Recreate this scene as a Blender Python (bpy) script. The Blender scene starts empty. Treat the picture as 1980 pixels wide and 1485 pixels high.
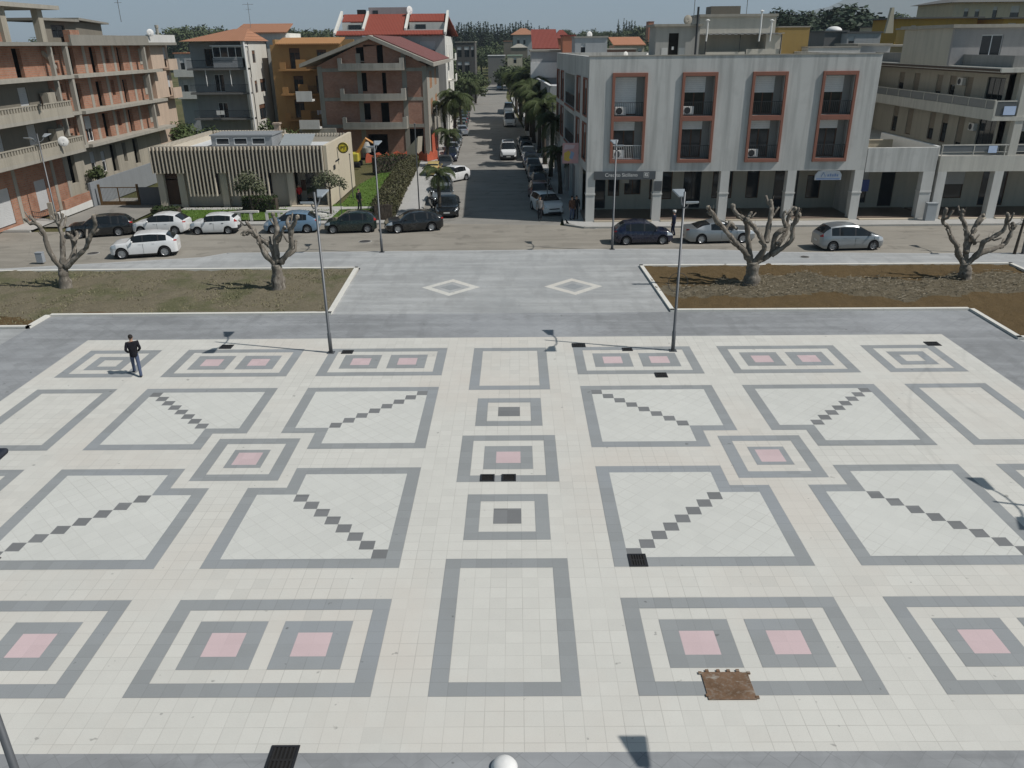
import bpy, bmesh, math, random
from mathutils import Vector, Matrix, noise
sc = bpy.context.scene
COL = sc.collection
rad = math.radians
# ------------------------------------------------------------------ camera
CP = Vector((0.3111, -12.6609, 12.5095))
CR = Vector((0.999955, 0.003481, -0.008858)); CU = Vector((0.006771, 0.393985, 0.919092)); CF = Vector((-0.006689, 0.91911, -0.393943))
FP = 1537.0
cd = bpy.data.cameras.new('camera'); cam = bpy.data.objects.new('camera', cd); COL.objects.link(cam)
cd.sensor_width = 36; cd.lens = FP / 1980 * 36; cd.clip_end = 30000; cd.clip_start = 0.1
M = Matrix((CR, CU, -CF)).transposed().to_4x4(); M.translation = CP; cam.matrix_world = M
sc.camera = cam
# ------------------------------------------------------------------ light
AZ = (0.966, -0.257)                   # horizontal direction towards the sun
EL = rad(50.2)
w = bpy.data.worlds.new('World'); sc.world = w; w.use_nodes = True
nt = w.node_tree
sky = nt.nodes.new('ShaderNodeTexSky'); sky.sky_type = 'NISHITA'; sky.sun_disc = False
sky.sun_elevation = EL; sky.sun_rotation = math.atan2(AZ[0], AZ[1])
sky.air_density = 0.45; sky.dust_density = 0.8; sky.ozone_density = 2.6; sky.altitude = 0
bg = nt.nodes['Background']; bg.inputs['Strength'].default_value = 0.1
hs_ = nt.nodes.new('ShaderNodeHueSaturation'); hs_.inputs['Saturation'].default_value = 1.0; hs_.inputs['Hue'].default_value = .468; hs_.inputs['Value'].default_value = .90
nt.links.new(sky.outputs[0], hs_.inputs['Color']); nt.links.new(hs_.outputs[0], bg.inputs[0])
sl = bpy.data.lights.new('sun', 'SUN'); sl.energy = 4.25; sl.angle = rad(0.53); sl.color = (1.0, 0.97, 0.93)
so = bpy.data.objects.new('sun', sl); COL.objects.link(so)
sd = Vector((AZ[0]*math.cos(EL), AZ[1]*math.cos(EL), math.sin(EL)))
so.rotation_euler = sd.to_track_quat('Z', 'Y').to_euler(); so.location = (60, -20, 80)
sc.view_settings.view_transform = 'Standard'; sc.view_settings.look = 'None'
sc.view_settings.exposure = 0; sc.view_settings.gamma = 1
# ------------------------------------------------------------------ pixel -> world measuring (photo is 1980 x 1485)
def ray(x, y): return CF + CR*((x-990)/FP) - CU*((y-742.5)/FP)
def GZ(x, y, z=0.0):
    d = ray(x, y); t = (z-CP.z)/d.z; return CP + d*t
def GY(x, y, Y):
    d = ray(x, y); t = (Y-CP.y)/d.y; return CP + d*t
# ------------------------------------------------------------------ object helpers
class MB:
    def __init__(s): s.v = []; s.f = []; s.m = []
    def poly(s, pts, m=0):
        n = len(s.v); s.v += [tuple(p) for p in pts]; s.f.append(list(range(n, n+len(pts)))); s.m.append(m)
    def box(s, x0, y0, z0, x1, y1, z1, m=0):
        x0, x1 = min(x0, x1), max(x0, x1); y0, y1 = min(y0, y1), max(y0, y1); z0, z1 = min(z0, z1), max(z0, z1)
        n = len(s.v)
        s.v += [(x0,y0,z0),(x1,y0,z0),(x1,y1,z0),(x0,y1,z0),(x0,y0,z1),(x1,y0,z1),(x1,y1,z1),(x0,y1,z1)]
        for q in ((0,3,2,1),(4,5,6,7),(0,1,5,4),(1,2,6,5),(2,3,7,6),(3,0,4,7)): s.f.append([n+i for i in q]); s.m.append(m)
    def extr(s, pts, vec, m=0):
        """closed polygon pts (3D) extruded by vec"""
        n = len(s.v); k = len(pts); vec = Vector(vec)
        s.v += [tuple(p) for p in pts] + [tuple(Vector(p)+vec) for p in pts]
        s.f.append([n+i for i in range(k)][::-1]); s.m.append(m)
        s.f.append([n+k+i for i in range(k)]); s.m.append(m)
        for i in range(k):
            j = (i+1) % k; s.f.append([n+i, n+j, n+k+j, n+k+i]); s.m.append(m)
    def tube(s, pts, rad_, n=8, m=0, cap=True, up=None):
        pts = [Vector(p) for p in pts]
        if not isinstance(rad_, (list, tuple)): rad_ = [rad_]*len(pts)
        base = len(s.v); prev = None
        for i, p in enumerate(pts):
            t = (pts[min(i+1, len(pts)-1)] - pts[max(i-1, 0)])
            if t.length < 1e-9: t = Vector((0,0,1))
            t.normalize()
            if prev is None:
                a = Vector((0,0,1)) if abs(t.z) < .9 else Vector((1,0,0))
                u = t.cross(a).normalized()
            else:
                u = (prev - t*prev.dot(t)).normalized()
            prev = u; v = t.cross(u)
            for k in range(n):
                an = 2*math.pi*k/n; s.v.append(tuple(p + (u*math.cos(an)+v*math.sin(an))*rad_[i]))
        for i in range(len(pts)-1):
            for k in range(n):
                a = base+i*n+k; b = base+i*n+(k+1) % n; s.f.append([a, b, b+n, a+n]); s.m.append(m)
        if cap:
            s.f.append([base+k for k in range(n)][::-1]); s.m.append(m)
            e = base+(len(pts)-1)*n; s.f.append([e+k for k in range(n)]); s.m.append(m)
    def cyl(s, p0, p1, r0, r1=None, n=12, m=0): s.tube([p0, p1], [r0, r0 if r1 is None else r1], n, m)
    def ball(s, c, r, nu=10, nv=6, m=0, jit=0, rng=None):
        if not isinstance(r, (tuple, list)): r = (r, r, r)
        n = len(s.v)
        for j in range(nv+1):
            th = math.pi*j/nv
            for i in range(nu):
                ph = 2*math.pi*i/nu; k = 1 + (rng.uniform(-jit, jit) if jit else 0)
                s.v.append((c[0]+r[0]*k*math.sin(th)*math.cos(ph), c[1]+r[1]*k*math.sin(th)*math.sin(ph), c[2]+r[2]*k*math.cos(th)))
        for j in range(nv):
            for i in range(nu):
                a = n+j*nu+i; b = n+j*nu+(i+1) % nu; s.f.append([a, a+nu, b+nu, b]); s.m.append(m)
    def lathe(s, prof, c=(0,0,0), axis='z', n=24, m=0):
        b = len(s.v)
        for (r, h) in prof:
            for k in range(n):
                a = 2*math.pi*k/n; x, y = r*math.cos(a), r*math.sin(a)
                s.v.append((c[0]+x, c[1]+y, c[2]+h) if axis == 'z' else (c[0]+x, c[1]+h, c[2]+y))
        for i in range(len(prof)-1):
            for k in range(n):
                p = b+i*n+k; q = b+i*n+(k+1) % n; s.f.append([p, q, q+n, p+n] if axis == 'z' else [q, p, p+n, q+n]); s.m.append(m)
    def build(s, name, mats, parent=None, loc=None, rotz=None, smooth=False, bevel=0, merge=False):
        me = bpy.data.meshes.new(name); me.from_pydata(s.v, [], s.f)
        if not isinstance(mats, (list, tuple)): mats = [mats]
        for m in mats: me.materials.append(m)
        if len(mats) > 1: me.polygons.foreach_set('material_index', s.m)
        if smooth: me.polygons.foreach_set('use_smooth', [True]*len(me.polygons))
        if merge:
            bm = bmesh.new(); bm.from_mesh(me); bmesh.ops.remove_doubles(bm, verts=bm.verts, dist=1e-4); bmesh.ops.recalc_face_normals(bm, faces=bm.faces); bm.to_mesh(me); bm.free()
        me.update()
        o = bpy.data.objects.new(name, me); COL.objects.link(o)
        if parent is not None: o.parent = parent
        if loc is not None: o.location = loc
        if rotz is not None: o.rotation_euler = (0, 0, rotz)
        if bevel:
            b = o.modifiers.new('bevel', 'BEVEL'); b.width = bevel; b.segments = 2; b.limit_method = 'ANGLE'
        return o
def tag(o, label, cat, group=None, kind=None):
    o['label'] = label; o['category'] = cat
    if group: o['group'] = group
    if kind: o['kind'] = kind
    return o
def thing(name, label, cat, loc=(0,0,0), rotz=0, group=None):
    o = bpy.data.objects.new(name, None); COL.objects.link(o); o.empty_display_size = .3
    o.location = loc; o.rotation_euler = (0, 0, rotz)
    return tag(o, label, cat, group)
def struct(o): o['kind'] = 'structure'; return o
def dup(root, loc, rotz=0, scale=None, label=None, group=None):
    r = root.copy(); COL.objects.link(r); r.location = loc; r.rotation_euler = (0, 0, rotz)
    if scale: r.scale = scale if isinstance(scale, (tuple, list)) else (scale,)*3
    if label: r['label'] = label
    if group: r['group'] = group
    for ch in list(root.children):
        c = ch.copy(); COL.objects.link(c); c.parent = r
        for g in ch.children:
            d = g.copy(); COL.objects.link(d); d.parent = c
    return r
# ------------------------------------------------------------------ materials
def lin(c):
    if isinstance(c, (int, float)): c = (c, c, c)
    return tuple(c)
def s2l(r, g, b): return tuple(((x/255)/12.92 if x/255 <= .04045 else ((x/255+.055)/1.055)**2.4) for x in (r, g, b))
class NT:
    def __init__(s, name):
        s.m = bpy.data.materials.new(name); s.m.use_nodes = True; s.t = s.m.node_tree; s.b = s.t.nodes['Principled BSDF']
    def n(s, t, **kw):
        n = s.t.nodes.new(t)
        for k, v in kw.items():
            if k.startswith('_'): setattr(n, k[1:], v)
            else:
                try: n.inputs[k.replace('__', ' ')].default_value = v
                except Exception: n.inputs[int(k[1:])].default_value = v
        return n
    def l(s, a, b): s.t.links.new(a, b)
    def math(s, op, a, b=None, clamp=False):
        n = s.t.nodes.new('ShaderNodeMath'); n.operation = op; n.use_clamp = clamp
        for i, x in enumerate((a, b)):
            if x is None: continue
            if isinstance(x, (int, float)): n.inputs[i].default_value = x
            else: s.l(x, n.inputs[i])
        return n.outputs[0]
    def mix(s, f, a, b, mode='MIX'):
        n = s.t.nodes.new('ShaderNodeMix'); n.data_type = 'RGBA'; n.blend_type = mode
        for i, x in ((0, f), (6, a), (7, b)):
            if isinstance(x, (int, float)): n.inputs[i].default_value = x if i == 0 else (x, x, x, 1)
            elif isinstance(x, tuple): n.inputs[i].default_value = (*x, 1) if len(x) == 3 else x
            else: s.l(x, n.inputs[i])
        return n.outputs[2]
    def pos(s, scale=(1,1,1), obj=False, rot=(0,0,0), loc=(0,0,0)):
        if obj: src = s.t.nodes.new('ShaderNodeTexCoord').outputs['Object']
        else: src = s.t.nodes.new('ShaderNodeNewGeometry').outputs['Position']
        mp = s.t.nodes.new('ShaderNodeMapping'); s.l(src, mp.inputs[0])
        mp.inputs['Scale'].default_value = scale; mp.inputs['Rotation'].default_value = rot; mp.inputs['Location'].default_value = loc
        return mp.outputs[0]
    def noise(s, vec, scale, detail=4, rough=.55):
        n = s.n('ShaderNodeTexNoise', Scale=scale, Detail=detail, Roughness=rough); s.l(vec, n.inputs['Vector']); return n.outputs['Fac']
    def ramp(s, f, stops):
        n = s.t.nodes.new('ShaderNodeValToRGB'); s.l(f, n.inputs[0]); e = n.color_ramp.elements
        while len(e) < len(stops): e.new(.5)
        for i, (p, c) in enumerate(stops):
            e[i].position = p; c = lin(c); e[i].color = (*c, 1)
        return n.outputs[0]
    def bump(s, h, strength=.3, dist=.02):
        n = s.n('ShaderNodeBump', Strength=strength, Distance=dist); s.l(h, n.inputs['Height']); s.l(n.outputs[0], s.b.inputs['Normal'])
    def out(s, col=None, rough=.8, metal=0, spec=.3):
        if col is not None:
            if isinstance(col, tuple): s.b.inputs['Base Color'].default_value = (*col, 1)
            else: s.l(col, s.b.inputs['Base Color'])
        s.b.inputs['Roughness'].default_value = rough; s.b.inputs['Metallic'].default_value = metal
        s.b.inputs['Specular IOR Level'].default_value = spec
        return s.m
def plain(name, c, rough=.6, metal=0, spec=.4, var=.12, scale=3.0, coat=0):
    """painted / moulded surface with faint unevenness"""
    t = NT(name); v = t.pos(obj=True); f = t.noise(v, scale, 3)
    c = lin(c); a = tuple(x*(1-var) for x in c); b = tuple(min(1, x*(1+var)) for x in c)
    m = t.out(t.mix(f, a, b), rough, metal, spec)
    if coat: t.b.inputs['Coat Weight'].default_value = coat; t.b.inputs['Coat Roughness'].default_value = .05
    return m
def plaster(name, c, dirt=.35, streak=.5, dirtc=(.09, .088, .08), bump=.25):
    """weathered rendered wall: blotches, rain streaks and grime with shapes of their own"""
    t = NT(name); c = lin(c)
    p = t.pos(); big = t.noise(p, .35, 5, .6)
    ps = t.pos(scale=(1.6, 1.6, .10)); st = t.noise(ps, 1.3, 5, .62)
    fine = t.noise(p, 14, 3)
    a = t.mix(big, tuple(x*.86 for x in c), tuple(min(1, x*1.10) for x in c))
    sf = t.ramp(st, [(.44, 0), (.66, 1)])
    a = t.mix(t.math('MULTIPLY', sf, streak), a, tuple(.45*x+.55*y for x, y in zip(c, dirtc)))
    bf = t.ramp(t.noise(p, .9, 6, .65), [(.52, 0), (.75, 1)])
    a = t.mix(t.math('MULTIPLY', bf, dirt), a, tuple(.55*x+.45*y for x, y in zip(c, dirtc)))
    a = t.mix(.18, a, t.mix(fine, tuple(x*.7 for x in c), tuple(min(1, x*1.25) for x in c)))
    t.bump(fine, bump, .01)
    return t.out(a, .9, 0, .15)
def brickwork(name, c1, c2, mortar, bw=.3, bh=.16, blotch=.4):
    t = NT(name)
    g = t.t.nodes.new('ShaderNodeNewGeometry'); sx = t.t.nodes.new('ShaderNodeSeparateXYZ'); t.l(g.outputs['Position'], sx.inputs[0])
    cx = t.t.nodes.new('ShaderNodeCombineXYZ'); t.l(t.math('ADD', sx.outputs[0], sx.outputs[1]), cx.inputs[0]); t.l(sx.outputs[2], cx.inputs[1])
    b = t.n('ShaderNodeTexBrick', Scale=1.0); b.inputs['Brick Width'].default_value = bw; b.inputs['Row Height'].default_value = bh
    b.inputs['Mortar Size'].default_value = .018; b.inputs['Color1'].default_value = (*c1, 1); b.inputs['Color2'].default_value = (*c2, 1); b.inputs['Mortar'].default_value = (*mortar, 1)
    t.l(cx.outputs[0], b.inputs['Vector'])
    n1 = t.noise(t.pos(), .8, 5, .65); n2 = t.noise(t.pos(scale=(1, 1, .3)), 2.2, 4)
    a = t.mix(t.math('MULTIPLY', t.ramp(n1, [(.45, 0), (.7, 1)]), blotch), b.outputs['Color'], tuple(x*.6 for x in c1))
    a = t.mix(t.math('MULTIPLY', t.ramp(n2, [(.55, 0), (.75, 1)]), .35), a, mortar)
    t.bump(b.outputs['Fac'], -.3, .01)
    return t.out(a, .92, 0, .1)
def rooftile(name, c1, c2, axis=0):
    t = NT(name); p = t.pos()
    sc_ = [0, 0, 0]; sc_[axis] = 1
    wv = t.n('ShaderNodeTexWave', Scale=1.45, Distortion=.4); wv.wave_type = 'BANDS'; wv.bands_direction = 'XYZ'[axis]; t.l(p, wv.inputs['Vector'])
    n1 = t.noise(p, .5, 5, .6); n2 = t.noise(p, 9, 2)
    a = t.mix(n1, c1, c2); a = t.mix(.35, a, t.mix(n2, tuple(x*.5 for x in c1), tuple(min(1, x*1.5) for x in c2)))
    a = t.mix(t.math('MULTIPLY', t.math('SUBTRACT', 1.0, wv.outputs['Fac']), .35), a, tuple(x*.45 for x in c1))
    t.bump(wv.outputs['Fac'], .5, .05)
    return t.out(a, .85, 0, .15)
def glassy(name, c=(.02, .025, .03), rough=.06, var=.5):
    t = NT(name); f = t.noise(t.pos(), .9, 2)
    c = lin(c); return t.out(t.mix(f, tuple(x*(1-var) for x in c), tuple(x*(1+var) for x in c)), rough, 0, .5)
def leafm(name, c1, c2, scale=1.2, rough=.65, trans=.15):
    t = NT(name); p = t.pos(); f = t.noise(p, scale, 3); f2 = t.noise(p, scale*9, 2)
    a = t.mix(t.ramp(f, [(.3, 0), (.7, 1)]), c1, c2); a = t.mix(.5, a, t.mix(f2, tuple(x*.45 for x in c1), tuple(x*1.45 for x in c2)))
    t.out(a, rough, 0, .25)
    return t.m
def bark(name, c1, c2, scale=6):
    t = NT(name); p = t.pos(scale=(1, 1, .35)); f = t.noise(p, scale, 6, .7); g = t.noise(t.pos(), 1.6, 4)
    a = t.mix(t.ramp(f, [(.38, 0), (.62, 1)]), c1, c2); a = t.mix(t.ramp(t.noise(t.pos(), 3.2, 4), [(.42, 0), (.56, 1)]), a, tuple(.45*x+.38*y for x, y in zip(c1, c2)))
    t.bump(f, .8, .03); return t.out(a, .95, 0, .1)
PLA = {}
M_conc = plaster('bare_concrete', (.36, .335, .285), .5, .45)
M_conc_d = plaster('dark_concrete', (.26, .245, .21), .5, .4)
M_white = plain('white_paint', (.72, .71, .68), .6, var=.08)
M_black = plain('black_plastic', (.018, .018, .02), .5, var=.3)
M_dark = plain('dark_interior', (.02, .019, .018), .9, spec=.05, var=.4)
M_glass = glassy('window_glass')
M_rail = plain('dark_railing_metal', (.045, .047, .05), .5, .3)
M_steel = plain('galvanised_steel', (.23, .24, .245), .45, .6, var=.15)
M_alu = plain('aluminium', (.55, .56, .57), .4, .5)
M_brown = plain('brown_wood', (.09, .045, .025), .6, var=.25)
M_roller = plain('roller_shutter', (.50, .50, .49), .65, var=.08)
M_rubber = plain('rubber', (.02, .02, .021), .85, var=.2, spec=.15)
# ================================================================== ground, paving, roads
TILE = .4
def tiles(name, c, joint, rot=0, var=.08, stain=None, pitch=TILE, off=(0, 0), jw=.02, rough=.75, spec=.3, big=.12, streak=0):
    """square pavers with joints; every paver has its own tone"""
    t = NT(name)
    v = t.pos(scale=(1/pitch, 1/pitch, 1), rot=(0, 0, rot), loc=(off[0], off[1], 0))
    sx = t.t.nodes.new('ShaderNodeSeparateXYZ'); t.l(v, sx.inputs[0])
    jm = None; fl = []
    for ax in (0, 1):
        fr = t.math('FRACT', sx.outputs[ax]); d = t.math('ABSOLUTE', t.math('SUBTRACT', fr, .5))
        j = t.math('MULTIPLY', t.math('SUBTRACT', d, .5-jw*1.5), 1/(jw*1.5), clamp=True)
        jm = j if jm is None else t.math('MAXIMUM', jm, j); fl.append(t.math('FLOOR', sx.outputs[ax]))
    cx = t.t.nodes.new('ShaderNodeCombineXYZ'); t.l(fl[0], cx.inputs[0]); t.l(fl[1], cx.inputs[1])
    wn = t.t.nodes.new('ShaderNodeTexWhiteNoise'); wn.noise_dimensions = '2D'; t.l(cx.outputs[0], wn.inputs['Vector'])
    a = t.mix(wn.outputs['Value'], tuple(x*(1-var) for x in c), tuple(min(1, x*(1+var)) for x in c))
    p = t.pos(); n1 = t.noise(p, .22, 5, .6); n2 = t.noise(p, 2.5, 5, .65); n3 = t.noise(p, 25, 3, .6)
    a = t.mix(big*1.5, a, t.mix(t.ramp(n1, [(.3, 0), (.7, 1)]), tuple(x*.72 for x in c), tuple(min(1, x*1.2) for x in c)))
    a = t.mix(.12, a, t.mix(n2, tuple(x*.6 for x in c), tuple(min(1, x*1.35) for x in c)))
    a = t.mix(.10, a, t.mix(n3, tuple(x*.5 for x in c), tuple(min(1, x*1.5) for x in c)))
    if streak:
        sn = t.noise(t.pos(scale=(.16, 1.5, 1), rot=(0, 0, rad(33))), .9, 5, .6); s2 = t.noise(t.pos(scale=(.9, .22, 1), rot=(0, 0, rad(40))), 1.4, 4, .6)
        a = t.mix(t.math('MULTIPLY', t.ramp(sn, [(.46, 0), (.60, 1)]), streak), a, tuple(min(1, x*1.34) for x in c)); a = t.mix(t.math('MULTIPLY', t.ramp(s2, [(.5, 0), (.62, 1)]), streak*.7), a, tuple(x*.76 for x in c))
    if stain:
        sf = t.math('MULTIPLY', t.ramp(t.noise(t.pos(loc=(13, 5, 0)), .11, 5, .6), [(.47, 0), (.62, 1)]), stain[1])
        a = t.mix(sf, a, stain[0])
        sp = t.math('MULTIPLY', t.ramp(t.noise(p, 3.4, 2, .5), [(.725, 0), (.76, 1)]), .6); a = t.mix(sp, a, tuple(x*.35 for x in c))
        for (cx_, cy_, rr_) in ((27.5, 15.0, 10.2), (27.5, 15.0, 8.7), (26.8, 9.0, 12.5), (-25, 16.0, 9.0)):
            vd = t.n('ShaderNodeVectorMath'); vd.operation = 'DISTANCE'; t.l(t.mix(.04, p, t.n('ShaderNodeTexNoise', Scale=.6).outputs['Color']), vd.inputs[0]); vd.inputs[1].default_value = (cx_*.96+.02, cy_*.96+.02, .02)
            band = t.math('SUBTRACT', 1.0, t.math('MULTIPLY', t.math('ABSOLUTE', t.math('SUBTRACT', vd.outputs['Value'], rr_)), 9.0), clamp=True)
            a = t.mix(t.math('MULTIPLY', t.math('MULTIPLY', band, t.ramp(n1, [(.40, 0), (.55, 1)])), .22), a, tuple(x*.5 for x in c))
        od = t.math('GREATER_THAN', wn.outputs['Value'], .965); a = t.mix(t.math('MULTIPLY', od, .35), a, tuple(x*.78 for x in c))
    jn = t.math('MULTIPLY', jm, t.ramp(t.noise(p, .5, 3), [(.35, .12), (.65, .72)]))
    a = t.mix(jn, a, joint)
    h = t.math('SUBTRACT', t.math('MULTIPLY', n3, .15), jm); t.bump(h, .25, .004)
    return t.out(a, rough, 0, spec)
WHT = (.580, .566, .515)
T_white = tiles('cream_pavers', WHT, (.33, .315, .28), stain=((.56, .505, .44), .5), var=.05)
T_diag = tiles('cream_pavers_laid_diagonally', (.575, .572, .528), (.36, .345, .31), rot=rad(45), pitch=.42, var=.035)
T_grey = tiles('grey_pavers', (.276, .286, .283), (.19, .195, .195), var=.075, stain=((.30, .32, .34), .5))
T_dark = tiles('dark_grey_pavers', (.185, .188, .187), (.15, .152, .152), var=.14)
T_pink = tiles('pink_pavers', (.56, .435, .435), (.50, .40, .40), pitch=.4, var=.07, big=.22)
T_walk = tiles('slate_grey_walk_pavers', (.244, .250, .252), (.165, .168, .17), rot=rad(45), pitch=.42, var=.17, big=.35, stain=((.37, .38, .39), .45), streak=.6)
T_walkl = tiles('pale_grey_walk_pavers', (.350, .354, .346), (.265, .268, .262), rot=rad(45), pitch=.42, var=.11, big=.35, stain=((.29, .30, .30), .45), streak=.55)
T_side = tiles('pavement_pavers', (.42, .41, .385), (.27, .262, .245), pitch=.5, var=.06, big=.3)
def asphalt(name, c, patch):
    t = NT(name); p = t.pos(); n1 = t.noise(p, .25, 6, .65); n2 = t.noise(p, 40, 3); n3 = t.noise(t.pos(scale=(.25, 1, 1)), .8, 5, .6)
    a = t.mix(t.ramp(n1, [(.3, 0), (.7, 1)]), tuple(x*.86 for x in c), tuple(x*1.12 for x in c))
    a = t.mix(t.math('MULTIPLY', t.ramp(n3, [(.48, 0), (.60, 1)]), .75), a, patch)
    sp = t.ramp(t.noise(p, .7, 3, .5), [(.60, 0), (.68, 1)]); a = t.mix(t.math('MULTIPLY', sp, .5), a, tuple(x*.42 for x in c))
    a = t.mix(.25, a, t.mix(n2, tuple(x*.5 for x in c), tuple(x*1.5 for x in c)))
    vo = t.n('ShaderNodeTexVoronoi', Scale=.22); vo.feature = 'DISTANCE_TO_EDGE'; t.l(t.mix(.06, p, t.n('ShaderNodeTexNoise', Scale=1.5).outputs['Color']), vo.inputs['Vector'])
    ck = t.math('LESS_THAN', vo.outputs['Distance'], .006); a = t.mix(t.math('MULTIPLY', ck, .12), a, tuple(x*.35 for x in c))
    t.bump(n2, .35, .01); return t.out(a, .9, 0, .2)
M_road = asphalt('worn_asphalt', (.285, .262, .222), (.205, .188, .158))
M_street = asphalt('street_asphalt', (.262, .248, .222), (.21, .20, .18))
M_kerb = plaster('white_stone_kerb', (.66, .64, .58), .15, .05)
M_kerbc = plaster('concrete_kerb', (.40, .39, .36), .4, .1)
def soilm(name, a1, a2, b1, b2, thr, scale=.35):
    t = NT(name); p = t.pos(); n1 = t.noise(p, scale, 6, .62); n2 = t.noise(p, 9, 6, .7); n3 = t.noise(p, 30, 3)
    a = t.mix(t.ramp(n2, [(.35, 0), (.65, 1)]), a1, a2); b = t.mix(t.ramp(n2, [(.35, 0), (.62, 1)]), b1, b2)
    c = t.mix(t.ramp(n1, [(thr-.05, 0), (thr+.06, 1)]), a, b); c = t.mix(.35, c, t.mix(n3, tuple(x*.45 for x in a1), tuple(x*1.7 for x in b2)))
    t.bump(t.math('ADD', n2, n3), 1.0, .06); return t.out(c, .97, 0, .08)
M_soilL = soilm('dry_grassy_soil', (.17, .138, .098), (.25, .215, .16), (.095, .105, .050), (.155, .15, .085), .54)
M_soilR = soilm('brown_earth', (.115, .078, .036), (.175, .122, .062), (.135, .092, .046), (.11, .08, .044), .6)
M_chip = soilm('wood_chip_mulch', (.135, .112, .075), (.20, .172, .122), (.105, .088, .056), (.16, .135, .092), .5, 1.2)
M_lawn = soilm('lawn_grass', (.055, .11, .018), (.09, .165, .028), (.05, .095, .015), (.12, .18, .042), .55)
M_field = soilm('rough_ground', (.11, .10, .048), (.17, .145, .075), (.055, .068, .026), (.09, .095, .04), .5, .06)

def sheet(name, polys, mat, z):
    b = MB()
    for pl in polys: b.poly([(x, y, z) for x, y in pl])
    return struct(b.build(name, mat))
def rect(x0, y0, x1, y1): return [(x0, y0), (x1, y0), (x1, y1), (x0, y1)]
SK = -.033                                         # the side street runs a touch to the left
def SX(x, y): return x + SK*(y-48)
# big terrain sheet: level town ground, rising into the wooded ridge
def terr(x, y):
    d = y - .12*abs(x+60)
    a = min(1, max(0, (d-290)/330)); a = a*a*(3-2*a)
    b = min(1, max(0, (d-700)/900))
    r = 14 + 9*noise.noise(Vector((x*.0021, 3.1, 0))) - 3*(x > 150)*min(1, (x-150)/300)
    h = a*(1-b)*r
    if d > 200: h += 1.3*noise.noise(Vector((x*.012, y*.012, 0)))*min(1, (d-200)/120)
    return -.2 + h
ys = [-400, -100, -30, 0, 40, 80, 120, 160, 200] + [230+14*i for i in range(36)] + [760, 850, 1000, 1300, 1800, 2600, 4000, 7000, 12000]
xs = [-9000, -4500, -2200, -1200] + [-800+25*i for i in range(73)] + [1100, 1500, 2400, 4500, 9000]
b = MB()
for y in ys:
    for x in xs: b.v.append((x, y, terr(x, y)))
nx = len(xs)
for j in range(len(ys)-1):
    for i in range(nx-1):
        a = j*nx+i; b.f.append([a, a+1, a+1+nx, a+nx]); b.m.append(0)
struct(b.build('ground', M_field, smooth=True))
# plaza paving ------------------------------------------------------
PX0, PX1, PY0, PY1 = -19.63, 19.90, -1.42, 22.03
sheet('plaza_paving', [rect(PX0, PY0, PX1, PY1)], T_white, 0)
sheet('dark_walkway', [rect(-23.4, -14, PX0, PY1), rect(PX1, -14, 23.0, PY1), rect(PX0, -14, PX1, PY0), rect(-23.4, PY1, 23.0, 25.6)], T_walk, 0)
sheet('pale_walkway', [rect(-60, -14, -23.4, 23.7), rect(-60, 34.6, -31.5, 35.2), [(-31.5, 34.6), (-20.4, 34.6), (-20.0, 37.6), (-31.5, 35.1)], [(-20.4, 34.6), (7.8, 34.6), (7.8, 39.0), (-18.7, 38.75), (-20.0, 37.6)],
    [(7.8, 34.6), (30.2, 34.6), (30.2, 37.15), (26.6, 37.15), (17.0, 37.85), (13.5, 38.6), (7.8, 39.0)], rect(30.2, -14, 60, 37.15), rect(23, -14, 30.2, 21.2), rect(-9.2, 25.6, 8.0, 34.6)], T_walkl, 0)
U = TILE
gb = MB(); db = MB(); pk = MB(); dg = MB(); wb = MB()
def R4(b, u0, v0, u1, v1, z=.004): b.poly([(u0*U, v0*U, z), (u1*U, v0*U, z), (u1*U, v1*U, z), (u0*U, v1*U, z)])
def frame(b, u0, v0, u1, v1, t, z=.004, tv=None):
    tv = tv or t
    R4(b, u0, v0, u1, v0+tv, z); R4(b, u0, v1-tv, u1, v1, z); R4(b, u0, v0+tv, u0+t, v1-tv, z); R4(b, u1-t, v0+tv, u1, v1-tv, z)
V1, V2, V3, V4, V5, V6 = 11.1, 24.42, 27.7, 40.7, 43.75, 51.6
def dbl(u0, v0):
    frame(gb, u0, v0, u0+13, v0+7.95, 1)
    for k in (2, 7):
        frame(gb, u0+k, v0+2, u0+k+4, v0+5.95, 1); R4(pk, u0+k+1, v0+3, u0+k+3, v0+4.95)
for u in (-36, -20, 7, 23): dbl(u, 0); dbl(u, V5-.05)
for u in (-47, 39):
    frame(gb, u, 0, u+8, 7.95, 1); frame(gb, u+2, 2, u+6, 5.95, 1); R4(pk, u+3, 3, u+5, 4.95)
    frame(gb, u, V5, u+8, V6, 1); frame(gb, u+2, V5+2, u+6, V6-2, 1)
    for va, vb in ((V1, V2), (V3, V4)): frame(gb, u, va, u+8, vb, 1)
# middle column
frame(gb, -4, 0, 4, 12.05, 1); frame(gb, -4, 39.9, 4, 51.57, 1)
for v in (14.2, 31.85): frame(gb, -3, v, 3, v+6, 1); R4(db, -1, v+2, 1, v+4)
frame(gb, -4, 22.05, 4, 30.0, 1); frame(gb, -2, 24.05, 2, 28.0, 1); R4(pk, -1, 25.05, 1, 27.0)
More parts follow.
